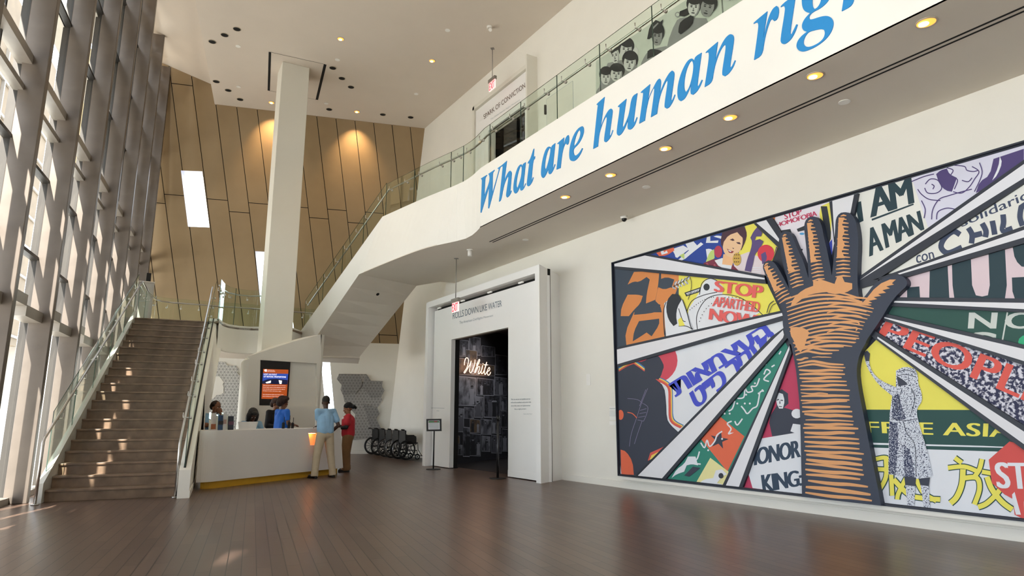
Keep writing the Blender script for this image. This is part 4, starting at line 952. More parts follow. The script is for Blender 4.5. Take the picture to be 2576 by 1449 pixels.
# --- s1
a = poster('s1', dbl)
a.shape(yel, P1((1180, 210), (1265, 190), (1480, 420), (1480, 620), (1100, 560)), sm=0)
a.shape(pnk, P1((1080, 470), (1210, 420), (1480, 560), (1480, 640), (1100, 570)))
for q in [((600, 400), (690, 370), (740, 400), (640, 470)), ((700, 340), (760, 325), (800, 370), (830, 345), (850, 360), (760, 430), (690, 490), (650, 485), (735, 410)), ((880, 290), (905, 285), (905, 335), (970, 330), (965, 350), (870, 350)), ((930, 300), (960, 290), (1010, 300), (1000, 320)), ((870, 400), (900, 395), (930, 410), (900, 440), (880, 470)), ((620, 430), (680, 415), (665, 450), (630, 465))]: a.shape(wht, P1(*q), sm=1)
a.shape(coral, P1((470, 420), (560, 390), (615, 385), (620, 410), (560, 450), (500, 455)), sm=1); a.shape(wht, P1((510, 415), (530, 405), (540, 425), (560, 410), (570, 430), (520, 445)), sm=1)
a.shape(C_('ink_leaf', '#b9cf7a'), P1((900, 420), (935, 400), (940, 470), (900, 500), (870, 500)), P1((660, 450), (700, 430), (700, 480)), sm=1)
a.shape(C_('ink_maroon', '#7a2f45'), P1((850, 510), (950, 470), (1060, 500), (1140, 580), (860, 530)), sm=1)
for k in range(4): a.shape(C_('ink_stripe', '#b05060'), P1((870 + 60 * k, 512 + 12 * k), (882 + 60 * k, 505 + 12 * k), (905 + 55 * k, 540 + 12 * k), (892 + 55 * k, 545 + 12 * k)))
a.shape(wht, P1((940, 490), (1000, 470), (1080, 520), (1070, 560), (980, 545)), sm=1)
hair_ = C_('ink_brown_hair', '#4a2f3c')
a.shape(hair_, P1((985, 350), (1000, 270), (1060, 235), (1130, 215), (1180, 225), (1198, 280), (1185, 340), (1150, 410), (1110, 300), (1040, 300), (1010, 400)), sm=1)
a.shape(C_('ink_skin_warm', '#eab98a'), P1((1010, 440), (1110, 440), (1080, 530), (1000, 520)), sm=1)
a.shape(ska, P1((1005, 370), (1030, 290), (1080, 250), (1130, 250), (1165, 300), (1160, 380), (1130, 430), (1075, 468), (1030, 450), (1008, 410)), sm=1)
a.shape(hair_, P1((1060, 250), (1120, 225), (1180, 250), (1180, 320), (1150, 300), (1120, 265), (1050, 290), (1015, 340), (1020, 280)), sm=1)
for q in [((1060, 325), (1085, 315), (1100, 330), (1085, 335)), ((1110, 345), (1140, 345), (1148, 362), (1125, 358)), ((1080, 388), (1095, 392), (1090, 400))]: a.shape(hair_, P1(*q))
a.shape(C_('ink_lips', '#8c2f3a'), P1((1038, 395), (1070, 412), (1095, 418), (1080, 432), (1055, 428)), sm=1); a.shape(wht, P1((1047, 404), (1075, 416), (1070, 422), (1055, 418)), sm=1)
a.shape(C_('ink_flower', '#b13a55'), [m1(*p) for p in ellp(970, 420, 32, 48, 14)]); a.shape(tan_, [m1(*p) for p in ellp(1118, 480, 34, 52, 12)])
for k in range(9): a.shape(C_('ink_brown', '#6b4a2c'), [m1(*p) for p in ellp(1100 + 16 * (k % 3), 445 + 28 * (k // 3), 6, 5, 6)])
a.shape(pur, P1((1280, 225), (1320, 270), (1310, 300), (1270, 300), (1262, 330), (1300, 320), (1330, 340), (1300, 400), (1260, 440), (1250, 500), (1230, 580), (1180, 570), (1200, 480), (1230, 400), (1240, 340), (1225, 310), (1250, 260)), sm=1)
a.shape(C_('ink_signal_red', '#d23a4a'), [m1(*p) for p in ellp(1348, 435, 66, 70, 22)]); a.shape(pur, P1((1310, 440), (1345, 420), (1360, 470), (1340, 510), (1320, 520)), sm=1)
a.shape(pur, P1((1430, 380), (1480, 400), (1480, 620), (1420, 590), (1400, 500)), sm=1)
for k in range(4): a.shape(wht, [m1(*p) for p in stroke([(1240, 545 + 18 * k), (1310, 548 + 16 * k)], 5, False)])
done(a, 'poster of a smiling woman and a figure before a red sun')
# --- s2
a = poster('s2', C_('ink_slate', '#3a4655'))
brs = org_
a.shape(brs, P1((515, 590), (655, 605), (655, 700), (560, 880), (540, 1100), (240, 1160), (230, 1060), (300, 900), (520, 900), (510, 850), (470, 810), (490, 700), (515, 660), (515, 600)), sm=1)
a.shape(brs, P1((250, 680), (300, 580), (410, 575), (500, 590), (490, 700), (470, 800), (395, 830), (400, 760), (425, 640), (400, 620), (340, 660), (300, 655)), sm=1)
a.shape(brs, P1((195, 930), (200, 860), (250, 760), (330, 760), (370, 770), (350, 830), (300, 880), (260, 930)), sm=1)
a.shape(C_('ink_slate', '#3a4655'), P1((300, 1050), (340, 970), (500, 950), (500, 1000), (440, 1090), (400, 1060), (340, 1100), (290, 1130)), sm=1)
a.shape(C_('ink_slate', '#3a4655'), P1((300, 920), (310, 880), (400, 830), (440, 815), (510, 840), (500, 890), (420, 910)), sm=1)
a.shape(C_('ink_slate', '#3a4655'), P1((500, 640), (560, 620), (620, 640), (600, 700), (540, 720), (490, 700)), sm=1)
a.shape(yel, P1((655, 605), (1400, 660), (1500, 900), (1470, 960), (640, 1080), (552, 1090), (560, 900), (655, 780)))
a.shape(wht, P1((820, 740), (850, 660), (900, 630), (960, 650), (1010, 700), (1000, 760), (1100, 780), (1200, 820), (1300, 900), (1200, 960), (760, 1060), (740, 1040), (720, 890), (780, 800)), sm=1)
def ln(a, fr, pts, w_, m): a.shape(m, [fr(*p) for p in stroke(cr2(pts), w_, False)])
bk_ = C_('ink_black', '#2a3038')
ln(a, m1, [(820, 760), (840, 670), (900, 632), (960, 650)], 6, bk_); ln(a, m1, [(720, 890), (760, 810), (850, 765), (960, 740)], 6, bk_); ln(a, m1, [(805, 1050), (800, 920), (870, 800), (980, 760), (1120, 775), (1230, 840), (1320, 920)], 6, bk_)
a.shape(bk_, [m1(*p) for p in ellp(876, 700, 25, 28, 16)], P1((700, 745), (830, 700), (820, 740), (715, 775)))
a.shape(wht, P1((712, 750), (822, 712), (816, 732), (722, 765)))
for k in range(9): a.shape(bk_, [m1(*p) for p in ellp(722 + 12 * k, 758 - 4 * k, 3, 8, 6)])
for k in range(12): x = 745 + k * 17; y = 880 - 100 * math.sin(k / 11 * 1.5); a.shape(bk_, [m1(*p) for p in ellp(x, y, 4, 4, 6)])
for k in range(16):
    th_ = math.pi * (.98 - k / 24); a.shape(bk_, [m1(*p) for p in ellp(1000 + 178 * math.cos(th_) + k * 6, 985 - 205 * math.sin(th_), 4, 4, 6)])
for k in range(5):
    x, y = 620 + k * 26, 690 - k * 10; a.shape(wht, [m1(*p) for p in ellp(x + 12, y - 20, 8, 18, 10, .5)]); a.shape(wht, [m1(*p) for p in ellp(x, y + 16, 8, 18, 10, -.8)]); ln(a, m1, [(x, y), (x + 14, y - 34)], 4, bk_); ln(a, m1, [(x, y), (x + 4, y + 30)], 4, bk_)
ln(a, m1, [(600, 705), (680, 665), (745, 620), (760, 700), (735, 800)], 4, bk_)
a.shape(wht, P1((545, 830), (580, 800), (690, 800), (730, 920), (770, 1030), (760, 1045), (560, 1090), (548, 960)), sm=1)
ln(a, m1, [(548, 1080), (540, 900), (560, 820)], 6, bk_); ln(a, m1, [(690, 800), (725, 900), (755, 1010), (772, 1035)], 7, bk_); ln(a, m1, [(660, 870), (690, 960), (715, 975)], 6, bk_); ln(a, m1, [(660, 1010), (720, 1010), (770, 1035)], 6, bk_)
a.shape(yel, P1((655, 960), (680, 940), (710, 1005), (665, 1010)))
a.shape(bk_, P1((560, 880), (570, 800), (610, 755), (660, 760), (685, 800), (650, 860), (640, 930), (650, 990), (620, 1010), (580, 960)), sm=1)
ln(a, m1, [(1360, 905), (1380, 840), (1415, 810)], 6, bk_); ln(a, m1, [(1375, 910), (1400, 850), (1430, 830)], 5, bk_)
tr_ = C_('ink_text_red', '#e0625f')
a.text(tr_, 'STOP', [m1(955, 650), m1(1328, 690), m1(1318, 797), m1(945, 735)], .92, bold=2.4)
a.text(tr_, 'APARTHEID', [m1(945, 775), m1(1308, 820), m1(1295, 902), m1(928, 852)], .92, bold=.8)
a.text(tr_, 'NOW!', [m1(915, 870), m1(1300, 925), m1(1290, 1030), m1(905, 958)], .92, bold=2.4)
done(a, 'yellow poster reading STOP APARTHEID NOW with a large bird')
# --- s3
a = poster('s3', wht); DKF = C_('ink_figure', '#363c4c')
a.shape(C_('ink_rose', '#cf4a5c'), [m2(*p) for p in ellp(430, 180, 215, 190, 30)])
rb = [(680, 705), (600, 650), (590, 520), (585, 400), (540, 350), (470, 320)]
for m_, d_ in ((C_('rb_blue', '#3a78b4'), 22), (C_('rb_yellow', '#ecd264'), 8), (C_('rb_orange', '#e08a4c'), -5), (C_('rb_red', '#d5584e'), -17)): ln(a, m2, [(x + d_ * .5, y - d_ * .35) for x, y in rb], 16, m_)
a.shape(DKF, P2((160, 230), (300, 190), (380, 190), (440, 130), (495, 140), (520, 180), (540, 225), (525, 265), (515, 300), (495, 330), (470, 325), (540, 385), (555, 500), (560, 640), (590, 690), (650, 745), (560, 840), (320, 1090), (200, 1080), (160, 700)), sm=1)
for m_, d_ in ((C_('rb_red', '#d5584e'), 0), (C_('rb_yellow', '#ecd264'), -12), (C_('rb_blue', '#3a78b4'), -24)):
    ln(a, m2, [(180, 262 + d_), (250, 220 + d_), (320, 195 + d_)], 10, m_); ln(a, m2, [(290, 195 + d_), (350, 235 + d_), (385, 262 + d_)], 10, m_)
a.shape(coral, P2((195, 885), (240, 900), (290, 980), (300, 1085), (200, 1082)), sm=1); a.shape(coral, [m2(*p) for p in ellp(195, 610, 24, 40, 14)])
a.shape(C_('rb_red', '#d5584e'), P2((410, 975), (430, 910), (510, 875), (560, 850), (500, 920), (440, 960)), sm=1); a.shape(C_('rb_yellow', '#ecd264'), P2((425, 968), (440, 930), (500, 900), (470, 940)))
lav = C_('ink_lavender', '#7f7a9c')
for pts in [[(410, 400), (360, 520), (320, 640), (280, 760), (265, 860)], [(395, 410), (345, 540)], [(365, 660), (330, 760), (305, 840)], [(250, 480), (330, 490), (370, 520)], [(350, 575), (400, 560)], [(345, 600), (398, 590)], [(335, 630), (390, 620)], [(330, 650), (378, 660)], [(375, 520), (412, 550), (400, 610), (378, 660)]]: ln(a, m2, pts, 4, lav)
ln(a, m2, [(250, 590), (290, 600), (325, 635)], 7, coral)
a.text(blu, 'תואמצעה', [m2(580, 360), m2(1330, -110), m2(1395, -20), m2(640, 465)], .88, bold=3.4)
a.text(blu, 'ט״יכ ריבעמ', [m2(745, 430), m2(1390, -60), m2(1440, 60), m2(800, 560)], .88, bold=3.2)
done(a, 'poster with large blue Hebrew letters beside a dark figure outlined in rainbow colours')
# --- s4
a = poster('s4', grn)
a.shape(coral, P2((985, 625), (1175, 780), (1040, 1060), (830, 800)))
a.shape(ylp, P2((905, 950), (1050, 1060), (1010, 1180), (790, 1150)))
cx, cy = m2(975, 810); a.shape(DKF, [(cx + (24 if k % 2 == 0 else 9) * math.sin(k * math.pi / 5 + .2), cy - (24 if k % 2 == 0 else 9) * math.cos(k * math.pi / 5 + .2)) for k in range(10)])
def arabic(fr, pts, dots, w_=16):
    for p in pts: ln(a, fr, p, w_, wht)
    for d_ in dots: a.shape(wht, [fr(*p) for p in ellp(d_[0], d_[1], 8, 8, 8)])
arabic(m2, [[(1450, 130), (1465, 105)], [(1330, 290), (1350, 250), (1380, 270), (1350, 300), (1330, 330), (1370, 345)], [(1390, 230), (1415, 215)], [(1295, 320), (1270, 380), (1230, 385), (1240, 420), (1200, 430), (1180, 400), (1170, 470), (1120, 480)], [(1100, 500), (1080, 560), (1050, 580)], [(1330, 420), (1300, 430), (1290, 480), (1275, 540), (1240, 560), (1200, 600), (1175, 570), (1150, 540)], [(1160, 640), (1120, 690), (1100, 660)], [(1075, 660), (1040, 680), (1070, 720), (1050, 760), (1090, 745)], [(1000, 740), (960, 770), (940, 820), (900, 860), (880, 810), (860, 870), (830, 830)], [(820, 900), (800, 960), (760, 990), (830, 1000)], [(1420, 80), (1440, 50)]],
       [(1260, 360), (1190, 450), (1120, 520), (1060, 600), (1020, 600), (1290, 440), (1220, 520), (1180, 520), (1000, 800), (890, 890), (1345, 210), (1320, 415)], 11)
a.shape(wht, P2((600, 1110), (640, 1040), (700, 1000), (730, 940), (790, 940), (810, 1010), (760, 1000), (720, 1010), (700, 1060), (640, 1080)), sm=1)
a.shape(DKF, P2((770, 1020), (830, 1030), (740, 1100), (700, 1090)), sm=1)
a.shape(wht, P2((930, 1110), (950, 1050), (1000, 1040), (1040, 1080), (1000, 1100), (960, 1150), (1000, 1160), (1000, 1175), (820, 1150), (860, 1120)), sm=1); a.shape(bk_, [m2(*p) for p in ellp(992, 1092, 20, 22, 12)])
done(a, 'green, orange and yellow poster with white Arabic writing and a dark star')
# --- s5
a = poster('s5', crim)
a.shape(DKF, P2((1395, 780), (1365, 640), (1430, 540), (1520, 560), (1640, 600), (1640, 760)), sm=1)
a.shape(DKF, P2((1430, 440), (1470, 405), (1520, 440), (1525, 520), (1480, 560), (1430, 560)), sm=1)
a.shape(wht, P2((1425, 470), (1450, 435), (1480, 445), (1495, 500), (1480, 560), (1450, 560), (1430, 520)), sm=1)
a.shape(DKF, P2((1430, 490), (1450, 483), (1450, 491), (1432, 498)), P2((1462, 490), (1482, 492), (1480, 500), (1462, 498)), P2((1445, 540), (1475, 542), (1470, 548), (1450, 546)), P2((1455, 490), (1462, 520), (1452, 522)))
a.shape(wht, [m2(*p) for p in ellp(1590, 600, 42, 38, 14)], P2((1560, 680), (1640, 690), (1640, 780), (1540, 740)))
a.shape(wht, P2((1290, 800), (1620, 745), (1640, 1240), (1240, 1190), (1200, 1050), (1250, 950)))
a.text(C_('ink_poster_blue', '#2e4258'), 'HONOR', [m2(1205, 885), m2(1608, 808), m2(1618, 945), m2(1200, 1022)], .9, bold=2.2)
a.text(C_('ink_poster_blue', '#2e4258'), 'KING:', [m2(1312, 1085), m2(1625, 1045), m2(1635, 1170), m2(1330, 1225)], .9, bold=2.2)
done(a, 'crimson poster reading HONOR KING')
# --- s6
a = poster('s6', wht)
a.shape(yel, P3((560, 0), (700, -40), (1890, 560), (1890, 575), (560, 568)))
a.shape(dgr, P3((560, 568), (2600, 575), (2600, 900), (1560, 855), (660, 830))); a.shape(dgr, P3((660, 845), (2600, 892), (2600, 930), (660, 868)))
a.text(yel, 'FREE ASIA', [m3(640, 662), m3(1800, 680), m3(1790, 790), m3(650, 752)], 1.05, bold=2.4)
# large painted characters as brush strokes
def brush(pts, w_): 
    ln(a, m3, pts, w_ + 16, dgr)
def brush2(pts, w_): ln(a, m3, pts, w_, yel)
K = [([(1290, 1030), (1420, 1020), (1530, 1060)], 34), ([(1345, 950), (1400, 990)], 36), ([(1410, 1040), (1400, 1160), (1360, 1260), (1310, 1310)], 44), ([(1420, 1110), (1520, 1110), (1540, 1200), (1500, 1320)], 38), ([(1560, 960), (1540, 1040), (1500, 1100)], 36), ([(1560, 1060), (1700, 1080), (1800, 1060)], 34), ([(1600, 1100), (1640, 1200), (1720, 1300), (1800, 1360)], 42), ([(1740, 1120), (1690, 1220), (1600, 1310), (1530, 1340)], 40),
     ([(720, 960), (800, 950), (860, 1000)], 32), ([(730, 1040), (900, 1050), (960, 1090)], 32), ([(800, 960), (800, 1100), (750, 1200)], 34), ([(840, 1060), (850, 1250)], 34), ([(860, 1120), (980, 1240), (1100, 1270), (1230, 1280)], 38), ([(960, 1110), (900, 1230), (890, 1280)], 34), ([(1040, 1120), (1100, 1230), (1200, 1290)], 36)]
for p, w_ in K: brush(p, w_)
for p, w_ in K: brush2(p, w_)
ocx, ocy = 1780, 1010
a.shape(C_('ink_sign_red', '#d2504c'), P3((1615, 965), (1780, 820), (1900, 850), (2100, 900), (2160, 1100), (2060, 1280), (1850, 1300), (1740, 1240), (1640, 1150)))
a.text(wht, 'STOP', [m3(1665, 985), m3(2240, 990), m3(2260, 1215), m3(1690, 1190)], 1.0, bold=3)
a.shape(C_('ink_sign_red', '#d2504c'), P3((1800, 1240), (1890, 1260), (1900, 1440), (1820, 1400)), sm=1); a.shape(wht, P3((1800, 1240), (1820, 1220), (1850, 1330), (1870, 1400), (1830, 1400), (1805, 1300)), sm=1)
# statue figure
a.shape(etch, P3((825, 640), (850, 460), (740, 370), (670, 270), (640, 200), (625, 120), (655, 98), (675, 130), (665, 190), (690, 270), (760, 340), (880, 390), (880, 260), (950, 225), (1030, 245), (1055, 300), (1055, 360), (1080, 420), (1090, 500), (1045, 560), (1050, 640), (1120, 860), (1170, 1090), (1080, 1120), (950, 1100), (820, 1080)), sm=1)
etd = noise_mat('etched_print_dark', '#2c3555', '#c5cbd8', 70, .56, .06, 3)
a.shape(etd, P3((850, 470), (900, 440), (930, 560), (960, 640), (890, 660), (850, 630)), P3((830, 660), (890, 670), (900, 800), (880, 1080), (822, 1075)), P3((940, 840), (1000, 900), (1030, 1105), (950, 1100)), sm=1)
a.shape(DKF, P3((945, 1095), (1040, 1105), (1035, 1180), (955, 1170)), P3((1060, 1115), (1150, 1105), (1140, 1180), (1075, 1170)))
a.shape(etch, P3((955, 1165), (1035, 1175), (1025, 1330), (970, 1325)), P3((1075, 1165), (1142, 1175), (1150, 1345), (1100, 1340)))
a.shape(DKF, P3((885, 300), (950, 340), (975, 370), (900, 385)), P3((625, 120), (650, 100), (675, 125), (668, 185), (640, 185)), sm=1)
for pts in [[(850, 640), (950, 655), (1050, 640)], [(940, 660), (970, 760), (1030, 850), (1040, 1100)], [(900, 300), (960, 290), (1040, 310)], [(900, 270), (960, 255), (1030, 275)], [(930, 400), (900, 500), (890, 600)], [(1000, 400), (1030, 480), (1000, 600)]]: ln(a, m3, pts, 5, DKF)
done(a, 'yellow and green poster reading FREE ASIA with a statue of a woman')
# --- s7
a = poster('s7', crowd)
a.text(C_('ink_people_red', '#dd5a50'), 'PEOPLE', [m3(820, -150), m3(2120, 330), m3(2030, 560), m3(730, -10)], 1.0, bold=3.2); done(a, 'crowd photograph poster reading PEOPLE in red')
# --- s8
a = poster('s8', C_('ink_bottle_green', '#245049'))
a.text(C_('ink_chalk', '#c9d0cc'), 'NO', [m4(1465, 1215), m4(2000, 1215), m4(1980, 1345), m4(1455, 1345)], 1.25, bold=3)
a.text(C_('ink_chalk', '#c9d0cc'), 'C', [m4(1430, 1365), m4(1665, 1375), m4(1655, 1560), m4(1420, 1560)], 1, bold=3); ln(a, m4, [(1760, 1215), (1720, 1440)], 12, C_('ink_chalk', '#c9d0cc'))
a.shape(C_('ink_bright_green', '#2fae7c'), [m4(*p) for p in ellp(1930, 1450, 85, 60, 14)]); done(a, 'dark green poster with chalk white capital letters')
# --- s9
a = poster('s9', C_('ink_blush', '#d9c6ce'))
a.shape(ltc, P4((965, 1018), (1062, 1010), (1068, 1110), (965, 1110))); a.shape(ltc, P4((1145, 870), (1285, 830), (1300, 1110), (1140, 1110)))
a.shape(ltc, P4((1320, 815), (1470, 780), (1480, 1000), (1510, 1080), (1560, 1090), (1605, 1080), (1620, 1000), (1610, 740), (1740, 700), (1755, 1000), (1740, 1110), (1340, 1110), (1325, 1000)))
a.shape(ltc, P4((1795, 940), (1890, 935), (2200, 900), (2200, 1110), (1820, 1110), (1800, 1050))); a.shape(ltc, P4((1800, 690), (2300, 560), (2300, 850), (1890, 870), (1820, 800)), sm=1)
done(a, 'blush poster with huge dark block letters JUS')
# --- s10
a = poster('s10', cre)
def hw(t_, q, w_=1.0): a.text(C_('ink_handwriting', '#3a4660'), t_, q, 1.0, bold=w_)
hw('con', [m4(1035, 765), m4(1170, 735), m4(1182, 785), m4(1040, 830)], .5)
hw('solidaridad', [m4(1385, 480), m4(2060, 175), m4(2085, 250), m4(1400, 540)], .6); hw('pais', [m4(1150, 620), m4(1310, 545), m4(1325, 590), m4(1160, 660)], .5)
for pts in [[(1385, 600), (1330, 575), (1260, 630), (1235, 700), (1290, 745), (1400, 700)], [(1450, 545), (1480, 600), (1475, 670)], [(1480, 610), (1560, 590)], [(1560, 510), (1590, 570), (1585, 620)], [(1640, 490), (1650, 540), (1660, 600)], [(1725, 440), (1730, 500), (1725, 570), (1800, 550)], [(1870, 380), (1860, 460), (1880, 530)], [(1860, 390), (1950, 350), (2000, 480)]]: ln(a, m4, pts, 44, C_('ink_handwriting', '#3a4660'))
done(a, 'white poster with painted handwriting con CHILE solidaridad')
F_['s10b'] = [(2155, 705), (2255, 685), (2175, 765), (2155, 765)]
a = poster('s10b', cre); done(a)
# --- s11
a = poster('s11', cre)
a.shape(C_('ink_lilac', '#d5d5e6'), P4((1000, 150), (2400, -350), (2400, 500), (1130, 540)))
a.shape(ltc, P4((548, 350), (600, 335), (620, 490), (585, 507)))
a.text(ltc, 'AM', [m4(655, 238), m4(985, 140), m4(1012, 350), m4(685, 462)], .85, bold=4); a.shape(ltc, P4((683, 475), (1015, 352), (1018, 364), (687, 490)))
a.text(ltc, 'A MAN', [m4(635, 560), m4(1060, 410), m4(1095, 560), m4(672, 772)], .85, bold=2.6)
il = C_('ink_violet', '#4c3f74')
a.shape(il, P4((1195, 120), (1230, 90), (1280, 75), (1300, 120), (1360, 150), (1320, 260), (1270, 250), (1220, 200)), sm=1); a.shape(il, P4((1650, 0), (1890, -80), (1890, 40), (1640, 210), (1510, 270), (1540, 180), (1620, 130)), sm=1); a.shape(wht, P4((1700, -20), (1720, 30), (1680, 130), (1640, 170), (1690, 60)), sm=1)
for pts in [[(1280, 70), (1330, 90), (1310, 140), (1365, 165), (1340, 240)], [(1480, 60), (1535, 100), (1500, 160), (1460, 220), (1400, 270), (1330, 260)], [(1340, 50), (1420, 60), (1440, 90), (1490, 100), (1530, 90)], [(1400, 170), (1450, 180), (1480, 150)], [(1110, 200), (1150, 160), (1210, 170), (1240, 230), (1200, 270), (1130, 270), (1105, 230)], [(1160, 200), (1180, 215), (1170, 240)], [(1050, 240), (1080, 280), (1140, 320), (1230, 330)], [(1160, 480), (1170, 400), (1220, 320), (1300, 290), (1400, 260), (1480, 240)], [(1200, 480), (1210, 420), (1280, 390), (1350, 400)], [(1080, 330), (1110, 400), (1100, 470)], [(1000, 180), (1100, 140), (1180, 120)], [(1540, 30), (1560, 120), (1500, 260)]]: ln(a, m4, pts, 8, il)
done(a, 'poster reading I AM A MAN next to a violet drawing of a parent and baby')
# --- s12
a = poster('s12', C_('ink_face_white', '#e4dfe8'))
a.shape(yel, P1((1780, 60), (1870, 20), (1860, 330), (1790, 260), (1770, 120)), sm=0); a.shape(C_('ink_orange_spot', '#d8793c'), P1((1365, 150), (1420, 140), (1410, 220), (1380, 190)))
a.shape(bk_, P1((1780, 60), (1830, 60), (1850, 170), (1865, 300), (1840, 370), (1810, 300), (1800, 180)), sm=1); a.shape(C_('ink_royal', '#3c4fc0'), P1((1825, 380), (1870, 320), (1875, 520), (1840, 480))); a.shape(C_('ink_magenta', '#a03c9c'), P1((1850, 460), (1875, 440), (1875, 620), (1850, 560)))
a.shape(C_('ink_light_blue', '#9cc4e6'), P1((1375, 200), (1450, 300), (1500, 520), (1560, 640), (1480, 420)), sm=1)
for q in [((1590, 240), (1650, 215), (1655, 250), (1600, 262)), ((1600, 390), (1640, 400), (1630, 420), (1610, 415)), ((1600, 460), (1650, 470), (1640, 490)), ((1470, 250), (1540, 240), (1550, 270), (1480, 270))]: a.shape(bk_, P1(*q))
a.shape(sky, [m1(*p) for p in ellp(1632, 278, 20, 9, 10)])
a.text(crim, 'STOP', [m1(1490, 118), m1(1625, 80), m1(1630, 122), m1(1498, 165)], .9, bold=.7); a.text(crim, 'HOMOFOBIA', [m1(1425, 195), m1(1745, 95), m1(1752, 135), m1(1433, 226)], .9, bold=.7)
done(a, 'white poster reading STOP HOMOFOBIA with part of a face')
# --- rays (raised strips)
XR = XM - .045
mpR = mpX(XR)
def ray_part(fr, black, white, extX=None):
    bp_, wp = [fr(*p) for p in black], [fr(*p) for p in white]
    f = MQ; c = clip(bp_, f); b = MB(); P = [mpR(*p) for p in c]; b.ext(P, (.045, 0, 0), BK, side=BK)
    a = Art(f, mpR, OUTX, .001, .001); a.shape(mat('ray_white', '#dfe0e6', .6, var=.01), wp)
    o = len(b.v); b.add(a.mb.v, a.mb.f, mat('ray_white', '#dfe0e6', .6)); b.build('ray', mroot, org=P[0])
ray_part(m1, [(100, 515), (100, 556), (150, 556), (1345, 674), (1330, 606), (400, 438), (130, 505)], [(100, 523), (385, 450), (1335, 628), (1335, 640), (160, 536), (100, 536)])
ray_part(m1, [(130, 1183), (1480, 883), (1490, 958), (130, 1343)], [(130, 1202), (1472, 905), (1478, 926), (130, 1322)])
ray_part(m2, [(290, 1110), (1395, -15), (1500, -90), (1515, 0), (530, 1140)], [(310, 1112), (1420, -5), (1480, -62), (1488, -25), (1480, 0), (500, 1138)])
ray_part(m2, [(990, 1190), (1530, 50), (1548, 118), (1150, 1210)], [(1018, 1190), (1530, 62), (1532, 92), (1120, 1210)])
ray_part(m4, [(345, 325), (350, 260), (600, 200), (575, 275), (540, 470), (420, 470), (385, 660)], [(370, 310), (372, 260), (560, 210), (545, 275), (515, 430), (440, 425), (400, 500), (388, 620)])
ray_part(m1, [(1240, 190), (1260, 150), (1380, 130), (1480, 290), (1455, 400)], [(1268, 190), (1280, 150), (1345, 140), (1345, 165), (1450, 320), (1446, 342)])
ray_part(m4, [(575, 1030), (580, 935), (1890, 5), (2900, -715), (2900, -436), (1890, 190), (735, 950), (730, 985)], [(585, 962), (1890, 40), (2900, -675), (2900, -480), (1890, 150)])
ray_part(m4, [(690, 960), (1890, 530), (2900, 172), (2900, 370), (1890, 668), (960, 935), (900, 930)], [(890, 908), (1890, 562), (2900, 215), (2900, 320), (1890, 622), (905, 915)])
ray_part(m4, [(830, 1095), (1890, 1105), (2900, 1112), (2900, 1265), (1890, 1215), (800, 1165)], [(835, 1124), (1890, 1140), (2900, 1155), (2900, 1230), (1890, 1190), (835, 1136)])
ray_part(m3, [(760, -200), (1890, 55), (2900, 285), (2900, 525), (1890, 217), (750, -145)], [(772, -168), (1890, 88), (2900, 320), (2900, 475), (1890, 184), (772, -160)])
ray_part(m3, [(700, -60), (1890, 695), (2900, 1340), (2900, 1670), (1890, 890), (670, -20)], [(730, -10), (1890, 742), (2900, 1400), (2900, 1560), (1890, 842), (728, 4)])
# --- hand (raised furthest)
XH = XM - .10; mpH = mpX(XH)
HO = P3((132, 1320), (130, 1230), (122, 900), (115, 560), (95, 360), (80, 230), (45, 60)) + P1((1560, 1200), (1530, 1130), (1490, 1060), (1475, 980), (1482, 920), (1470, 870), (1440, 800), (1400, 720), (1360, 650), (1330, 580), (1318, 540), (1330, 505), (1362, 487), (1400, 495), (1430, 530), (1470, 600), (1530, 715), (1515, 640), (1490, 560), (1470, 480), (1458, 390), (1450, 330), (1455, 285), (1475, 262), (1510, 257), (1545, 278), (1570, 340), (1600, 410), (1640, 490), (1682, 628), (1678, 540), (1670, 450), (1660, 350), (1648, 250), (1648, 200), (1665, 160), (1700, 139), (1740, 143), (1770, 172), (1790, 230), (1800, 290), (1815, 350), (1840, 460), (1867, 608)) + \
     P4((368, 918), (380, 800), (395, 640), (393, 540), (400, 470), (425, 432), (465, 420), (510, 428), (545, 462), (560, 510), (575, 600), (578, 700), (572, 800), (570, 900), (572, 1020), (588, 1132), (640, 1075), (690, 1005), (740, 962), (800, 935), (880, 918), (930, 928), (957, 955), (965, 985), (955, 1012), (920, 1042), (870, 1092), (820, 1160), (780, 1230), (730, 1310), (680, 1380), (640, 1440)) + \
     P3((635, 45), (600, 100), (572, 180), (562, 270), (575, 390), (600, 520), (640, 720), (680, 930), (730, 1180), (750, 1295), (760, 1340))
b = MB(); lp = smooth(HO, 1, 40); lp = lp
zlo = zb - .03
P = [mpH(*p) for p in lp]; P = [V((p[0], p[1], max(p[2], zlo))) for p in P]
HBK = mat('hand_black', '#2c3548', .5, var=.03)
T = tris([lp]); 
T2 = tessellate_polygon([[Vector((p[0], p[1], 0)) for p in lp]])
b.add(P, T2, HBK); n = len(P); b.add(P + [p + V((.10, 0, 0)) for p in P], [(i, (i + 1) % n, n + (i + 1) % n, n + i) for i in range(n)], HBK); b.build('hand', mroot, org=P[0])
HOR_ = mat('hand_orange', '#dba06c', .6, var=.02)
a = Art(None, mpH, OUTX, .0012, .002)
hq = []
def hs(fr, pts, w_): hq.append([fr(*p) for p in stroke(cr2(pts, 4), w_)])
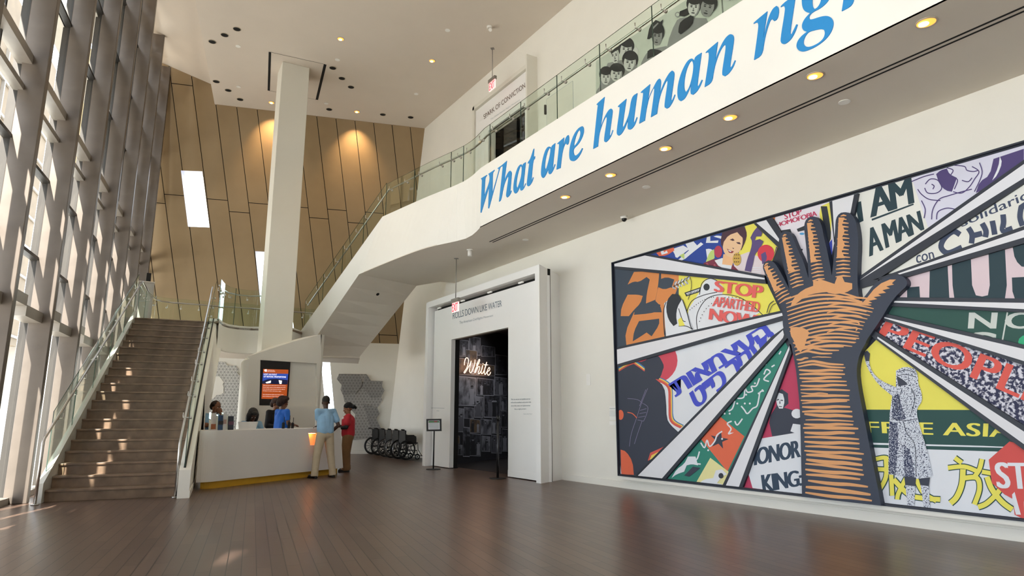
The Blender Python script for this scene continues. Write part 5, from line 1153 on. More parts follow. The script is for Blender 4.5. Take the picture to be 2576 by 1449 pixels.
# forearm lines: (x0,y0,x1,y1,width)
FL = [(60, -15, 585, 5, 16), (200, 22, 560, 36, 14), (60, 40, 200, 42, 18), (80, 72, 462, 70, 16), (85, 102, 425, 99, 15), (80, 132, 372, 124, 15), (88, 172, 182, 160, 15), (210, 155, 365, 155, 8), (98, 205, 462, 212, 18), (100, 230, 475, 236, 16), (108, 255, 458, 259, 20), (110, 290, 472, 288, 20), (112, 319, 446, 314, 20), (130, 348, 486, 345, 16), (118, 378, 488, 376, 20), (120, 410, 512, 416, 17), (122, 435, 338, 443, 12), (128, 463, 506, 459, 20), (122, 495, 508, 492, 18), (132, 519, 490, 503, 15), (133, 547, 514, 547, 22), (133, 585, 530, 584, 22), (150, 603, 532, 624, 26), (160, 650, 542, 661, 13), (148, 684, 538, 688, 22), (140, 714, 578, 719, 26), (150, 750, 550, 755, 26), (152, 786, 584, 803, 20), (150, 822, 588, 838, 24), (158, 859, 588, 880, 20), (150, 893, 622, 920, 22), (165, 925, 606, 964, 28), (165, 964, 612, 1008, 30), (158, 997, 614, 1048, 20), (158, 1042, 622, 1086, 26), (164, 1083, 594, 1120, 24), (180, 1130, 655, 1180, 26), (162, 1181, 676, 1242, 32), (158, 1225, 686, 1290, 24)]
random.seed(11)
for i, (x0, y0, x1, y1, w_) in enumerate(FL):
    xm, ym = (x0 + x1) / 2, (y0 + y1) / 2; up_ = (-28 if i in (4, 5, 8, 9) else -6 if i % 2 else 6)
    hs(m3, [(x0, y0), (x0 * .7 + x1 * .3, y0 * .7 + y1 * .3 + up_ * .8), (xm, ym + up_ * .5), (x0 * .3 + x1 * .7, y0 * .3 + y1 * .7 - 3), (x1, y1)], w_ * 1.12)
# palm: solid patch, arcs
hq.append(smooth(P1((1540, 1020), (1600, 1015), (1660, 1030), (1690, 1060), (1665, 1120), (1650, 1180), (1620, 1215), (1590, 1190), (1565, 1120), (1540, 1080)), 1))
hq.append(smooth(P1((1560, 790), (1640, 720), (1720, 690), (1720, 650), (1770, 650), (1790, 700), (1890, 700), (1890, 735), (1760, 745), (1660, 770), (1600, 820), (1540, 860)), 1))
hq.append(smooth(P4((260, 950), (300, 960), (390, 990), (410, 935), (450, 930), (470, 975), (530, 985), (530, 1030), (480, 1060), (370, 1075), (260, 1020)), 1))
for k in range(15):
    t_ = k / 14; yl = 800 + 440 * t_; xl = 1500 + 60 * t_ + (0 if t_ < .6 else 20); xr_ = 2060 + 120 * (1 - t_) * (1 if t_ < .75 else .6) ; xr_ = [2095, 2110, 2180, 2200, 2190, 2170, 2150, 2130, 2120, 2110, 2090, 2080, 2060, 2050, 2030][k]
    yr = 790 + 380 * t_; bul = -65 + 25 * t_
    hs(m1, [(xl, yl), (xl + (xr_ - xl) * .25, yl + (yr - yl) * .25 + bul * .75), (xl + (xr_ - xl) * .5, (yl + yr) / 2 + bul), (xl + (xr_ - xl) * .75, yl + (yr - yl) * .75 + bul * .7), (xr_, yr)], 17 - 3 * t_)
for k in range(6):
    hs(m4, [(330, 1115 + 52 * k), (430, 1095 + 50 * k), (560, 1098 + 48 * k), (700 - 28 * k, 1110 + 50 * k)], 16)
# thumb
hq.append(smooth(P4((600, 1150), (640, 1110), (700, 1035), (760, 985), (830, 955), (878, 955), (860, 970), (845, 985), (862, 995), (800, 1010), (830, 1025), (770, 1040), (800, 1060), (735, 1070), (760, 1085), (700, 1095), (730, 1110), (660, 1125), (690, 1140), (640, 1150)), 0))
# fingers: blob + ticks
def finger(fr, base, tip, w0, w1, n, blob=.45, side=1):
    bx, by = base; tx, ty = tip; dx, dy = tx - bx, ty - by; l = math.hypot(dx, dy); ux_, uy_ = dx / l, dy / l; nx, ny = -uy_, ux_
    for k in range(n):
        t_ = k / (n - 1); cx_, cy_ = bx + dx * t_, by + dy * t_; w_ = (w0 * (1 - t_) + w1 * t_) * (1 if t_ < .9 else .7) * random.uniform(.85, 1.08)
        hq.append([fr(*p) for p in stroke([(cx_ - nx * w_ * .52, cy_ - ny * w_ * .52 + 4), (cx_, cy_ - 4), (cx_ + nx * w_ * .5, cy_ + ny * w_ * .5)], l / n * .52)])
    e0, e1 = .3, .97
    L_ = []; 
    for k in range(7):
        t_ = e0 + (e1 - e0) * k / 6; w_ = w0 * (1 - t_) + w1 * t_; L_.append((bx + dx * t_ - nx * w_ * .5 * side, by + dy * t_ - ny * w_ * .5 * side))
    R__ = []
    for k in range(7):
        t_ = e1 - (e1 - e0) * k / 6; w_ = w0 * (1 - t_) + w1 * t_; q = (.12 if k % 2 else -.12); R__.append((bx + dx * t_ - nx * w_ * q * side, by + dy * t_ - ny * w_ * q * side))
    hq.append([fr(*p) for p in L_ + R__])
finger(m1, (1500, 800), (1350, 520), 110, 55, 12)
finger(m1, (1600, 690), (1495, 290), 105, 50, 15)
finger(m1, (1765, 640), (1700, 175), 100, 60, 17)
finger(m4, (460, 930), (462, 450), 115, 75, 17)
for p in hq:
    a.z += .00005
    for t in tris([p]): a.put(t, HOR_)
ho = a.mb.build('hand_highlights', mroot, org=P[0]); ho['label'] = 'orange engraved strokes on the raised hand'
# ================================================================ RECEPTION
DESKW = mat('desk_white', '#e4e2df', .5, var=.01, scale=2)
YEL = mat('desk_yellow', '#c99a22', .6)
ZD = 1.08
def arc(c, r, a0, a1, n=8): return [V((c[0] + r * math.cos(math.radians(a0 + (a1 - a0) * k / n)), c[1] + r * math.sin(math.radians(a0 + (a1 - a0) * k / n)), 0)) for k in range(n + 1)]
A0, A1 = flr(536, 1213, .12), flr(863, 1178, .12)
A0, A1 = A0 * V((1, 1, 0)), A1 * V((1, 1, 0)); du = unit(A1 - A0); dn_ = V((-du[1], du[0], 0))
lft = flr(506, 1205, .12) * V((1, 1, 0)); r_ = .42
def DP(u, v, z=0): return A0 + du * u + dn_ * v + V((0, 0, z))
DL = float((A1 - A0) @ du)

corner = [DP(-.30 * math.sin(a), .30 - .30 * math.cos(a)) for a in np.linspace(0, math.pi / 3, 9)]
outl = corner[::-1] + [DP(DL * .5, 0), DP(DL, 0)]          # left end .. front .. right end
inner = [p + (dn_ * .62 if i >= 8 else V((0, 0, 0))) for i, p in enumerate(outl)]
ring_out = outl; 
body = [DP(.28, .80)] + outl + [DP(DL, .72), DP(.45, .72), DP(.4, .80)]
top = [DP(.28, .80)] + outl[:-1] + [DP(DL - .16, 0), DP(DL - .16, .72), DP(.45, .72), DP(.4, .80)]
desk = thing('reception_desk', 'long white reception desk with a rounded left end and a yellow kick base', 'desk', tuple(DP(DL / 2, .3)))
n = len(body); b = MB()
Bv = [p + V((0, 0, .13)) for p in body]; Tv = [p + V((0, 0, ZD)) for p in top]
ni = DL - .92; no2 = DL - .62 # niche range on the front
tri_ = tessellate_polygon([[Vector((p[0], p[1], 0)) for p in body]]); b.add(Bv, tri_, DESKW)
tri_ = tessellate_polygon([[Vector((p[0], p[1], 0)) for p in top]]); b.add(Tv, tri_, DESKW)
kf = 9
for i in range(n):
    j = (i + 1) % n
    if i in (kf, kf + 1): continue     # the two front pieces are made below round the niche
    b.add([Bv[i], Bv[j], Tv[j], Tv[i]], [(0, 1, 2, 3)], DESKW, i < kf)
F0, F1 = Bv[kf], Bv[kf + 2]; G0, G1 = Tv[kf], Tv[kf + 2]
def fuv(px, py): # point on the desk face from the picture
    return hit(px, py, DP(0, 0), dn_)
nq = [fuv(776, 1089.5), fuv(806, 1089.5), fuv(806, 1119.5), fuv(780.5, 1119.5)]
def touv(p): d = p - DP(0, 0); return (float(d @ du), float(p[2]))
fl_ = [touv(F0), touv(F1), touv(G1), touv(G0)]; nh = [touv(p) for p in nq]
for r in minus(fl_, nh): b.poly([DP(u, 0, z) for u, z in r], DESKW)
b.build('body', desk)
b = MB(); Q = [p + dn_ * .16 for p in nq]; NI = mat('niche_white', '#e6d6c2', .6)
for k in range(4): b.poly([nq[k], nq[(k + 1) % 4], Q[(k + 1) % 4], Q[k]], NI)
b.poly(Q, NI); o = b.build('niche', desk)
b = MB(); c_ = (nq[0] + nq[1]) / 2 + dn_ * .06 - V((0, 0, .012)); b.obox(c_ - du * .1, du * .2, dn_ * .05, (0, 0, .01), emis('niche_lamp', '#ff9a4a', 22)); b.build('niche_lamp', o)
b = MB(); kb = [DP(.33, .7)] + [p + (DP(DL / 2, .5) - p) / np.linalg.norm(DP(DL / 2, .5) - p) * .12 for p in corner[::-1]] + [DP(DL - .1, .09), DP(DL - .1, .6), DP(.45, .6), DP(.4, .7)]
b.ext(kb, (0, 0, .13), YEL); b.build('kick_base', desk)
# back wall block behind the desk
D76 = dirz(76); n76 = V((-D76[1], D76[0], 0)); n76 = n76 if n76[1] > 0 else -n76; o76 = V((4.2, 18.2, 0))
def B76(px, py): return hit(px, py, o76, n76)
def uv76(p): return (float((p - o76) @ D76), float(p[2]))
def W76(u, z, d=0): return o76 + D76 * u + n76 * d + V((0, 0, z))
ptl, ptc, ptr = uv76(B76(622, 897)), uv76(B76(735, 860)), uv76(B76(807, 841))
uL, uR = uv76(B76(606, 960))[0], uv76(B76(808, 900))[0]
prof = [(uL + .18, 0), (uR - .05, 0), (uR, 3.0), (ptr[0], ptr[1]), ptc, ptl, (uL + .18, ptl[1] - .06)]
hole = [uv76(B76(655, 909)), uv76(B76(797, 911)), uv76(B76(797, 1021)), uv76(B76(652, 1021))]
z1_ = (hole[0][1] + hole[1][1]) / 2; z0_ = (hole[2][1] + hole[3][1]) / 2; hole = [(hole[3][0], z0_), (hole[2][0], z0_), (hole[1][0], z1_), (hole[0][0], z1_)]
bw_ = thing('reception_wall', 'white freestanding wall block behind the reception desk, its top sloping up to the right', 'wall block', tuple(o76))
b = MB()
for r in minus(prof, hole): b.poly([W76(u, z) for u, z in r], WHITE)
hp = [W76(u, z) for u, z in hole]; hb = [p + n76 * .09 for p in hp]
for k in range(4): b.poly([hp[k], hp[(k + 1) % 4], hb[(k + 1) % 4], hb[k]], WHITE)
b.poly(hb, WHITE)
cl = [(uL + .18, 0), (uL + .12, .02), (uL + .07, .07), (uL + .06, .15), (uL + .08, .24), (uL + .12, .34), (uL + .4, .95)]
zl = ptl[1] - .06
b.strip([W76(u, 0, d) for u, d in cl], [W76(u, zl - .12 * min(1, k / 6), d) for k, (u, d) in enumerate(cl)], WHITE, True)
b.poly([W76(uL + .18, zl, 0)] + [W76(u, zl - .12 * min(1, k / 6), d) for k, (u, d) in enumerate(cl)] + [W76(uL + .5, zl + .1, .95)], WHITE)
rr = [(uR - .02, 0), (uR + .10, .06), (uR + .16, .18), (uR + .16, .95)]
b.strip([W76(u - .05, 0, d) for u, d in rr], [W76(u, ptr[1], d) for u, d in rr], WHITE, True)
tops = [(uL + .18, zl), ptl, ptc, ptr]
b.strip([W76(u, z, 0) for u, z in tops], [W76(u + (.45 if i < 2 else 0), z, .95) for i, (u, z) in enumerate(tops)], WHITE)
b.poly([W76(*ptr), W76(uR + .16, ptr[1], .18), W76(uR + .16, ptr[1], .95), W76(ptr[0], ptr[1], .95)], WHITE)
b.strip([W76(uL + .4, 0, .95), W76(uR + .16, 0, .95)], [W76(uL + .4, zl, .95), W76(uR + .16, ptr[1], .95)], WHITE)
b.build('block', bw_)
# tv
tq = [(hole[3][0] + .01, z0_ + .01), (uv76(B76(728, 960))[0], z0_ + .01), (uv76(B76(728, 960))[0], z1_ - .01), (hole[3][0] + .01, z1_ - .01)]
tv = thing('display_screen', 'portrait display screen with an orange and blue notice, mounted above the reception staff', 'screen', tuple(W76(tq[0][0], 1.7, .02)))
b = MB(); b.ext([W76(u, z, .01) for u, z in tq], n76 * .07, BLACK); b.build('bezel', tv)
TV = lambda x, y: hit(480 + x / 3.623, 850 + y / 3.623, W76(0, 0, .01), n76)
scr = [(660, 283), (890, 290), (873, 560), (643, 555)]
a = Art(None, TV, -n76, .001, .001)
SO, SB, SW, SD = emis('screen_orange', '#b4501c', .5), emis('screen_blue', '#2f55c0', .4), emis('screen_white', '#f3efe8', 1.0), emis('screen_dark', '#16204a', .3)
a.shape(SO, scr); a.shape(SB, [(657, 322), (888, 328), (880, 425), (650, 418)])
a.shape(SD, [(650, 395), (700, 378), (780, 372), (882, 385), (880, 425), (650, 418)], [(735, 380), (790, 380), (785, 421), (733, 419)]); a.shape(SW, [(680, 405), (730, 388), (728, 410), (690, 415)], [(800, 385), (830, 390), (826, 420), (808, 420)])
a.text(SW, 'HOST AN EVENT', [(665, 325), (784, 328), (783, 342), (664, 339)]); a.text(SW, 'OF HISTORIC PROPORTIONS', [(664, 346), (866, 350), (865, 364), (663, 359)], bold=.3)
a.shape(SW, [(668, 290), (690, 286), (692, 308), (672, 306)]); a.text(SW, 'CENTER FOR CIVIL', [(697, 292), (762, 294), (762, 299), (697, 297)]); a.text(SW, 'AND HUMAN RIGHTS', [(697, 303), (766, 305), (766, 310), (697, 308)])
for k, (s, w_) in enumerate([('When you host an event at the Center for Civil and', 205), ('Human Rights, guests will be enjoying one of the', 205), ('most culturally unique venues in the U.S., with no', 200), ('shortage of modern and human rights.', 168), ('', 0), ('Visit civilandhumanrights.org to learn more', 190), ('about hosting your event at the Center', 172)]):
    if s: a.text(SW, s, [(657 - k, 430 + 16.5 * k), (657 - k + w_, 434 + 16.5 * k), (657 - k + w_, 441 + 16.5 * k), (657 - k, 437 + 16.5 * k)])
sc_ = a.mb.build('screen', tv)
# ---- counter items
def on_desk(px, u_v): # point on desk top: px gives azimuth, v the depth
    dd_ = ray(px, 1060)[:2]; dd_ = dd_ / np.linalg.norm(dd_); a_ = DP(0, u_v)
    M = np.array([[dd_[0], -du[0]], [dd_[1], -du[1]]]); s = np.linalg.solve(M, a_[:2]); return V((*(dd_ * s[0]), ZD))
def upright(px, v, w_, h_, m, art=None, th=.012, name='part', root=None, lean=.02):
    p = on_desk(px, v); b = MB(); q = [p - du * w_ / 2, p + du * w_ / 2, p + du * w_ / 2 + dn_ * lean + V((0, 0, h_)), p - du * w_ / 2 + dn_ * lean + V((0, 0, h_))]
    b.ext(q, dn_ * th, m); return b, p, q
ACR = glass_mat('acrylic', (.95, .96, .97), .25); PAP = mat('leaflet_white', '#e8e6e4', .6)
for i, (px, w_, h_, c1, c2, lab) in enumerate([(538, .13, .34, '#e7ded6', '#b4652e', 'white leaflet with an orange foot in an acrylic holder, leftmost on the desk'), (556, .13, .30, '#27507c', '#15151a', 'blue and black leaflet in an acrylic holder, second from the left on the desk'), (566, .09, .34, '#e9e6e2', '#c9a79a', 'pale printed leaflet in an acrylic holder, beside the blue one'), (582, .15, .28, '#1d1b33', '#6a3350', 'dark night sky leaflet in an acrylic holder, rightmost of the row')]):
    p = on_desk(px, .22); t = thing('leaflet_holder', lab, 'leaflet holder', tuple(p), 'leaflet holders on the reception desk')
    b, p, q = upright(px, .22, w_, h_, ACR, th=.05); b.build('holder', t)
    b, p, q2 = upright(px, .235, w_ * .9, h_ * .97, mat('leaflet_%d' % i, c1, .6), th=.008); lf = b.build('leaflet', t)
    b = MB(); z0, z1 = (.02, .12) if i in (0,) else (h_ * .35, h_ * .6)
    e = p - dn_ * .001; b.poly([e - du * w_ * .44 + V((0, 0, z0)), e + du * w_ * .44 + V((0, 0, z0)), e + du * w_ * .44 + V((0, 0, z1)) + dn_ * .004, e - du * w_ * .44 + V((0, 0, z1)) + dn_ * .004], mat('leaflet_b%d' % i, c2, .6)); b.build('print', lf)
# laptop / monitor back
p = on_desk(628, .55); t = thing('monitor', 'white backed low monitor on the desk in front of the seated woman', 'monitor', tuple(p)); wd_ = 1.05
b = MB(); q = [on_desk(601, .5), on_desk(650, .5)]; c_ = (q[0] + q[1]) / 2; hh = V((0, 0, .155))
b.ext([q[0] * .9 + q[1] * .1, q[0] * .1 + q[1] * .9, q[1] + hh - dn_ * .0, q[0] + hh - dn_ * .0], dn_ * .03, mat('monitor_white', '#dcdcdc', .35)); b.build('screen_back', t)
b = MB(); b.obox(c_ - du * .08 + dn_ * .03, du * .16, dn_ * .12, (0, 0, .01), STEEL); b.build('stand', t)
# radios
for i, (px, h_, l_) in enumerate([(715, .17, 'leftmost'), (729, .19, 'middle'), (738, .16, 'rightmost')]):
    p = on_desk(px, .30); t = thing('two_way_radio', 'black two way radio on the desk, %s of the three by the woman in blue' % l_, 'radio', tuple(p), 'two way radios on the desk')
    b = MB(); b.obox(p - du * .03, du * .06, dn_ * .035, (0, 0, h_ * .75), BLACK); bevel(b.build('body', t)); b = MB(); b.cyl(p + du * .015 + dn_ * .015 + V((0, 0, h_ * .75)), p + du * .015 + dn_ * .015 + V((0, 0, h_ * 1.5)), .007, BLACK, 8); b.build('antenna', t)
    b = MB(); b.cyl(p - du * .015 + dn_ * .015 + V((0, 0, h_ * .75)), p - du * .015 + dn_ * .015 + V((0, 0, h_ * .85)), .009, BLACK, 8); b.build('knob', t)
b, p, q = upright(800, .3, .16, .42, PAP); o = b.build('notice_card', org=p); tag(o, 'white notice card standing on the desk left of the man in light blue', 'notice card')

# ================================================================ LATTICE RELIEFS ON THE BACK WALL
def lattice_mat(name, c1, c2, per=.10):
    m = bpy.data.materials.new(name); m.use_nodes = True; nt, b_ = nodes_new(m); tc = nt.nodes.new('ShaderNodeTexCoord'); acc = None
    for k in range(3):
        a_ = math.radians(60 * k); dp = nt.nodes.new('ShaderNodeVectorMath'); dp.operation = 'DOT_PRODUCT'; dp.inputs[1].default_value = (math.sin(a_) / per, math.cos(a_) / per, 0); L(nt, tc.outputs['Object'], dp.inputs[0])
        fr2 = nt.nodes.new('ShaderNodeMath'); fr2.operation = 'PINGPONG'; fr2.inputs[1].default_value = .5; L(nt, dp.outputs['Value'], fr2.inputs[0])
        lt = nt.nodes.new('ShaderNodeMath'); lt.operation = 'LESS_THAN'; lt.inputs[1].default_value = .045; L(nt, fr2.outputs[0], lt.inputs[0])
        if acc is None: acc = lt
        else: mx = nt.nodes.new('ShaderNodeMath'); mx.operation = 'MAXIMUM'; L(nt, acc.outputs[0], mx.inputs[0]); L(nt, lt.outputs[0], mx.inputs[1]); acc = mx
    mix = nt.nodes.new('ShaderNodeMixRGB'); mix.inputs[1].default_value = lin(c1); mix.inputs[2].default_value = lin(c2); L(nt, acc.outputs[0], mix.inputs[0]); L(nt, mix.outputs[0], b_.inputs['Base Color']); b_.inputs['Roughness'].default_value = .7
    return m
LA, LB, LC_ = lattice_mat('lattice_lit_tone', '#c9c8c4', '#6d6c6a'), lattice_mat('lattice_grey', '#93918f', '#5c5a5a'), lattice_mat('lattice_shaded_tone', '#a9a6a3', '#666360')  # left relief paler, right one greyer: their lighting is put into the colours
vN = unit(np.cross(eR, nR)); vN = vN if vN[2] > 0 else -vN; ROT = np.array([eR, vN, np.cross(eR, vN)]).T
Z3 = lambda x, y: (480 + x / 3.623, 850 + y / 3.623)
Z6 = lambda x, y: (340 + x / 5.175, 680 + y / 5.175)
def relief(px, d, th, m, name='relief', parent=None, org=None):
    P = [hit(x, y, A - nR * d, nR) for x, y in px]; b = MB(); b.ext(P, nR * th, m); return b.build(name, parent, org=P[0] if org is None else org, rot=ROT)
q = [Z3(*p) for p in [(1350, 330), (1600, 332), (1645, 392), (1750, 396), (1740, 440), (1765, 480), (1735, 540), (1745, 570), (1700, 640), (1720, 690), (1690, 740), (1735, 830), (1700, 905), (1480, 930), (1480, 780), (1500, 700), (1400, 580), (1390, 530), (1365, 470), (1375, 430), (1330, 375)]]
o0_ = hit(*q[0], A - nR * .05, nR)
lt_ = relief(q, .07, .05, LC_, 'lattice_relief'); tag(lt_, 'relief of triangular tiles, coloured greyer as shaded, on the back wall above the wheelchairs', 'wall relief', 'triangular tile reliefs')
relief([Z3(*p) for p in [(1600, 335), (1645, 392), (1750, 396), (1740, 440), (1765, 480), (1735, 540), (1640, 545), (1560, 440)]], .12, .045, LB, 'raised_facet', lt_)
relief([Z3(*p) for p in [(1570, 600), (1700, 640), (1720, 690), (1690, 740), (1735, 830), (1640, 830)]], .12, .045, LB, 'raised_facet', lt_)
relief([Z3(*p) for p in [(1350, 335), (1540, 335), (1560, 430), (1500, 510), (1390, 515), (1375, 430), (1335, 375)]], .12, .045, LB, 'raised_facet', lt_)
q = [Z6(*p) for p in [(860, 1700), (880, 1400), (960, 1240), (1075, 1190), (1165, 1195), (1200, 1240), (1310, 1245), (1350, 1300), (1320, 1330), (1430, 1440), (1430, 2000), (1330, 2250), (1050, 2300), (700, 2250), (700, 1900)]]
lt2 = relief(q, .07, .05, LA, 'lattice_relief'); tag(lt2, 'relief of triangular tiles, coloured paler as lit, on the back wall left of the white block', 'wall relief', 'triangular tile reliefs')
q = [Z3(*p) for p in [(212, 352), (262, 350), (300, 405), (290, 425), (300, 445), (298, 500), (265, 520), (235, 520), (205, 555), (160, 545), (180, 450)]]
relief(q, .085, .02, WALLM, 'blank_field', lt2)

# ================================================================ WHEELCHAIRS
VIN = mat('wheelchair_vinyl', '#09090b', .5); TYRE = mat('tyre_grey', '#1c1c1e', .8); CHR = mat('chrome', '#c4c4c6', .15, 1)
def wheelchair(p, lab, rim):
    # local: f = facing direction, s = its left side
    f = unit(V((.98, .05, 0))); s = V((-f[1], f[0], 0)); t = thing('wheelchair', lab, 'wheelchair', tuple(p), 'black wheelchairs parked in a row'); z = V((0, 0, 1))
    def W(x, y, h): return p + f * x + s * y + z * h
    for sd_ in (-1, 1):
        y = sd_ * .25; b = MB(); b.torus(W(0, y + sd_ * .04, .305), s, .290, .016, TYRE, 36, 8); wh = b.build('rear_wheel', t)
        b = MB(); b.torus(W(0, y + sd_ * .04, .305), s, .265, .009, CHR if rim else VIN, 32, 6); b.torus(W(0, y + sd_ * .075, .305), s, .255, .008, rim and CHR or VIN, 32, 6); b.build('rim', wh)
        b = MB(); b.cyl(W(0, y + sd_ * .01, .305), W(0, y + sd_ * .08, .305), .03, BLACK, 12)
        for k in range(12):
            a_ = 2 * math.pi * k / 12; b.cyl(W(0, y + sd_ * .04, .305), W(.262 * math.cos(a_), y + sd_ * .04, .305 + .262 * math.sin(a_)), .004, VIN, 5)
        b.build('spokes', wh)
        b = MB(); b.torus(W(.40, y, .085), s, .075, .018, TYRE, 20, 8); b.cyl(W(.40, y - .02, .085), W(.40, y + .02, .085), .02, BLACK, 10); b.build('caster', t)
        b = MB(); b.tube([W(-.10, y, .92), W(-.04, y, .90), W(-.02, y, .5), W(0, y, .28), W(.38, y, .28), W(.40, y, .16)], .013, CHR if rim else VIN, 8); b.tube([W(-.02, y, .52), W(.40, y, .52), W(.42, y, .3), W(.55, y, .12)], .012, VIN, 8); b.tube([W(0, y, .73), W(.30, y, .73), W(.34, y, .66), W(.34, y, .5)], .012, VIN, 8); b.build('side_frame', t)
        b = MB(); b.obox(W(.02, y - .012, .52), f * .32, s * .024, z * .2, VIN); b.build('side_panel', t)
        b = MB(); b.obox(W(0, y - .03, .735), f * .26, s * .06, z * .03, VIN); bevel(b.build('armrest', t)); b = MB(); b.cyl(W(-.08, y, .92), W(-.19, y, .93), .02, BLACK, 10); b.build('push_handle', t)
        b = MB(); b.obox(W(.50, y - .06 * sd_ - .07, .10), f * .16, s * .14, z * .015, BLACK); b.build('footplate', t)
    b = MB(); b.obox(W(0, -.22, .48), f * .4, s * .44, z * .04, VIN); bevel(b.build('seat', t)); b = MB(); b.obox(W(-.03, -.23, .52), f * .03, s * .46, z * .38, VIN); bevel(b.build('backrest', t))
    b = MB(); b.tube([W(.05, -.25, .28), W(.2, 0, .38), W(.35, .25, .47)], .011, VIN, 6); b.tube([W(.05, .25, .28), W(.2, 0, .38), W(.35, -.25, .47)], .011, VIN, 6); b.build('cross_brace', t)
    return t
w0, w5 = flr(1012, 1156), flr(927, 1141)
wl = ['nearest of the row, beside the doorway surround', 'second nearest of the row, with a bright chrome wheel rim', 'third from the doorway surround, with a bright chrome rim', 'fourth from the doorway surround', 'second from the left of the row', 'leftmost and farthest of the row, by the grey tile relief']
w0 = V((min(w0[0], 8.25), w0[1], 0)); w5 = V((7.95, w5[1] * .985, 0))
for i in range(6):
    f_ = i / 5; az_ = flr(1012 + (927 - 1012) * f_, 1156 + (1141 - 1156) * f_); wheelchair(az_ + (V((0, 0, 0))), 'folded black wheelchair, ' + wl[i], i in (1, 2))
# ================================================================ PEOPLE
def capsule(b, a, c, ra, rc, m, seg=14):
    a, c = V(a), V(c); d = c - a; l = np.linalg.norm(d); d = d / l; n = 5; P = []; Rr = []
    for k in range(n + 1):
        t = math.pi / 2 * (1 - k / n); P.append(a - d * ra * math.sin(t)); Rr.append(max(ra * math.cos(t), .0008))
    for k in range(1, 6): P.append(a + d * l * k / 6); Rr.append(ra + (rc - ra) * k / 6)
    for k in range(n + 1):
        t = math.pi / 2 * k / n; P.append(c + d * rc * math.sin(t)); Rr.append(max(rc * math.cos(t), .0008))
    b.tube(P, Rr, m, seg)
def remesh(o, vox=.012, sm=3):
    m = o.modifiers.new('remesh', 'REMESH'); m.mode = 'VOXEL'; m.voxel_size = vox; m.use_smooth_shade = True
    if sm: s = o.modifiers.new('smooth', 'SMOOTH'); s.iterations = sm; s.factor = .5
    return o
SKINS = {'a': mat('skin_deep', '#4a2f22', .5, var=.05), 'b': mat('skin_brown', '#7a4f38', .5, var=.05), 'c': mat('skin_warm', '#8f5f44', .5, var=.05)}
HAIRM = mat('hair_black', '#15110f', .6, var=.1, scale=30); SHOE = mat('shoe_black', '#121214', .4)
